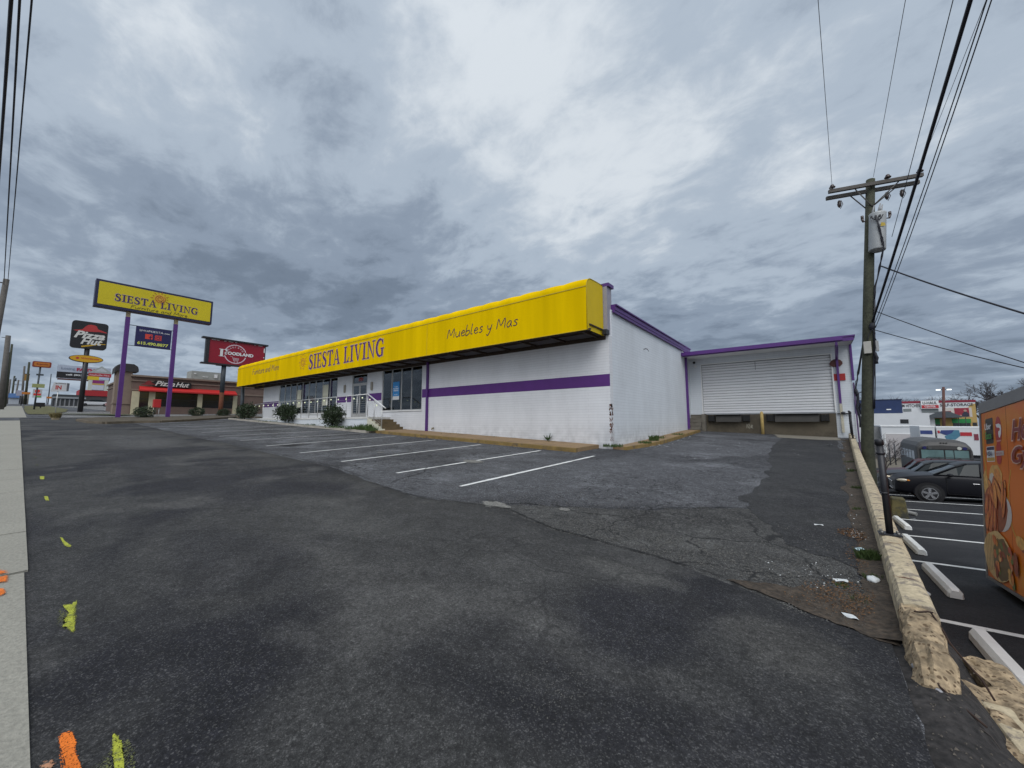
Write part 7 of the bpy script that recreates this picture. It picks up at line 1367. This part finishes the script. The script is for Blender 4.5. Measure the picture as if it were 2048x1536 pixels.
def truck(x, x1, zt, label, arts):
    y = 44; t = far('moving_truck', label, 'truck', x, y, 'white rental trucks'); fb(t, 'box_body', FW, (x, x1, y, y + 5, -3.1, zt), bevel=.04); fb(t, 'chassis', DARK, (x + .1, x1 - .1, y + .3, y + 6.8, -3.4, -3.1)); fb(t, 'roof_rail', PLAIN, (x, x1, y - .02, y - .001, zt - .12, zt - .04))
    fb(t, 'cab', FW, (x + .2, x1 - .2, y + 5.1, y + 6.8, -3.2, -1.3), bevel=.2); fb(t, 'cab_window', WGL, (x + .17, x + .21, y + 5.4, y + 6.3, -2.1, -1.5))
    for xx in (y + 1.2, y + 6): m = MB(); m.tube([(x - .02, xx, -3.65), (x + .3, xx, -3.65)], .45, 16); m.build('wheel', BLK, t)
    for k, (nm, mm, poly) in enumerate(arts): m = MB(); m.prism(poly, 'y', y - .022 - .004 * k, y - .003); m.build(nm, mm, t)
    return t
BLU = mat('truck_blue', (.03, .05, .18), .5, var=.2); TEAL = mat('truck_teal', (.06, .18, .26), .5, var=.3, scale=2); TRED = mat('truck_red', (.42, .02, .03), .5); LIM = mat('truck_lime', (.30, .42, .10), .5, var=.3, scale=2)
t1 = truck(14.1, 15.18, -.3, 'narrow white rental truck box with blue picture, left of the wide one', [('picture', BLU, rect(14.15, 15.0, -1.12, -.75)), ('red_stripe', TRED, rect(14.1, 15.15, -1.95, -1.78))]); ft(t1, 'lettering', 'U-HAUL', 14.15, -1.7, .85, .2, BLK, .05, 43.95)
t2 = truck(15.29, 18.9, -.35, 'wide white rental truck box with teal picture and red stripe above the bus', [('blue_picture', BLU, [(15.6, -.72), (16.5, -.68), (16.7, -1.0), (15.9, -1.2), (15.5, -1.0)]), ('teal_picture', TEAL, [(15.8, -1.3), (16.3, -1.0), (16.5, -.68), (16.8, -.7), (16.85, -1.25), (16.5, -1.62), (15.9, -1.62)]), ('red_stripe', TRED, rect(16.85, 17.6, -1.25, -.9)), ('small_picture', mat('truck_maroon', (.2, .03, .05), .5), rect(17.72, 18.0, -1.65, -1.05)), ('round_picture', LIM, ell(15.55, -1.8, .22, .18)), ('left_red', TRED, rect(15.36, 15.5, -1.0, -.75))])
t = far('street_lamp', 'rust brown lot lamp pole with two lit heads in front of the storage building', 'street lamp', 22.4, 80); m = MB(); m.tube([(22.1, 80, -4.2), (22.78, 80, 5.85)], [.22, .16], 8); m.build('pole', mat('pole_rust', (.10, .04, .03), .7), t)
m = MB(); m.tube([(22.0, 80, 5.45), (23.5, 80, 5.45)], .05, 6); m.build('arm', DARK, t)
for x in (21.9, 23.1): m = MB(); m.box(x, x + .5, 79.8, 80.1, 5.32, 5.5); m.build('lamp_head', mat('lamp_lit', (.9, .92, .88), .5, var=0, emit=1.), t)
# bare trees
def bare(x, y, z, h, seed, label, spread=.5, lv=6, group='bare winter trees', r0=.2):
    t = thing('bare_tree', label, 'tree', (x, y, z), group=group); q = random.Random(seed); tk, cr = MB(), MB()
    def grow(p, d, l, r, n):
        if n == 0: return
        e = p + d * l; mid = p.lerp(e, .5) + Vector((q.uniform(-1, 1), q.uniform(-1, 1), q.uniform(-1, 1))) * l * .06
        (tk if n > lv - 2 else cr).tube([p, mid, e], [r, r * .85, r * .65], 3 if n < lv - 1 else 6, cap=False)
        for k in range(3 if n > 2 else 4):
            nd = (d + Vector((q.uniform(-1, 1), q.uniform(-1, 1), q.uniform(-.35, .8))) * (spread + .1 * (lv - n))).normalized(); grow(p.lerp(e, q.uniform(.55, 1)), nd, l * q.uniform(.62, .85), max(r * .62, .028 if h > 8 else .006), n - 1)
    grow(Vector((x, y, z)), Vector((0, 0, 1)), h * .30, r0, lv); tk.build('trunk', BARK, t); cr.build('crown', mat('twigs', (.075, .065, .065), .9, var=.2), t)
for k, (x, y, h, lab) in enumerate([(40, 153.5, 14.5, 'bare tree rising right behind the gold corner of the storage building'), (44, 156.5, 15.5, 'bare rounded tree, second from the storage building'), (49.5, 161, 18.5, 'tall bare tree above the front corner of the food trailer'), (54.5, 164.5, 19, 'bare tree behind the roof of the food trailer')]):
    bare(x, y, -4.1, h, 40 + k, lab, .62, 7, r0=.42)
m = MB(); q = random.Random(77)   # low distant scrub line
for i in range(2600):
    u = q.uniform(0, 1); x, y = 5 + 34 * u, 128 + 26 * u; hh = 9.5 + 1.6 * noise.noise(Vector((u * 9, 0, 0))) + .8 * noise.noise(Vector((u * 30, 2, 0))); z = -4 + (hh + 1) * q.random() ** .5; a = Vector((x + q.uniform(-1, 1), y + q.uniform(-2, 2), z)); d = Vector((q.uniform(-1, 1), q.uniform(-1, 1), q.uniform(.2, 1.4))); m.tube([a, a + d * q.uniform(.5, 1.3)], [.05, .01], 3, cap=False)
tag(m.build('treeline', mat('far_twigs', (.12, .10, .10), .9, var=.2)), 'thin bare treeline far beyond the blue warehouse', 'woods', kind='stuff')
for k, (x, y, h) in enumerate([(8.3, 15.5, 3.6)]): bare(x, y, -3.6, h, 90, 'small bare whitish sapling in the gap between dock building and pole', .8, 6, None, .05)
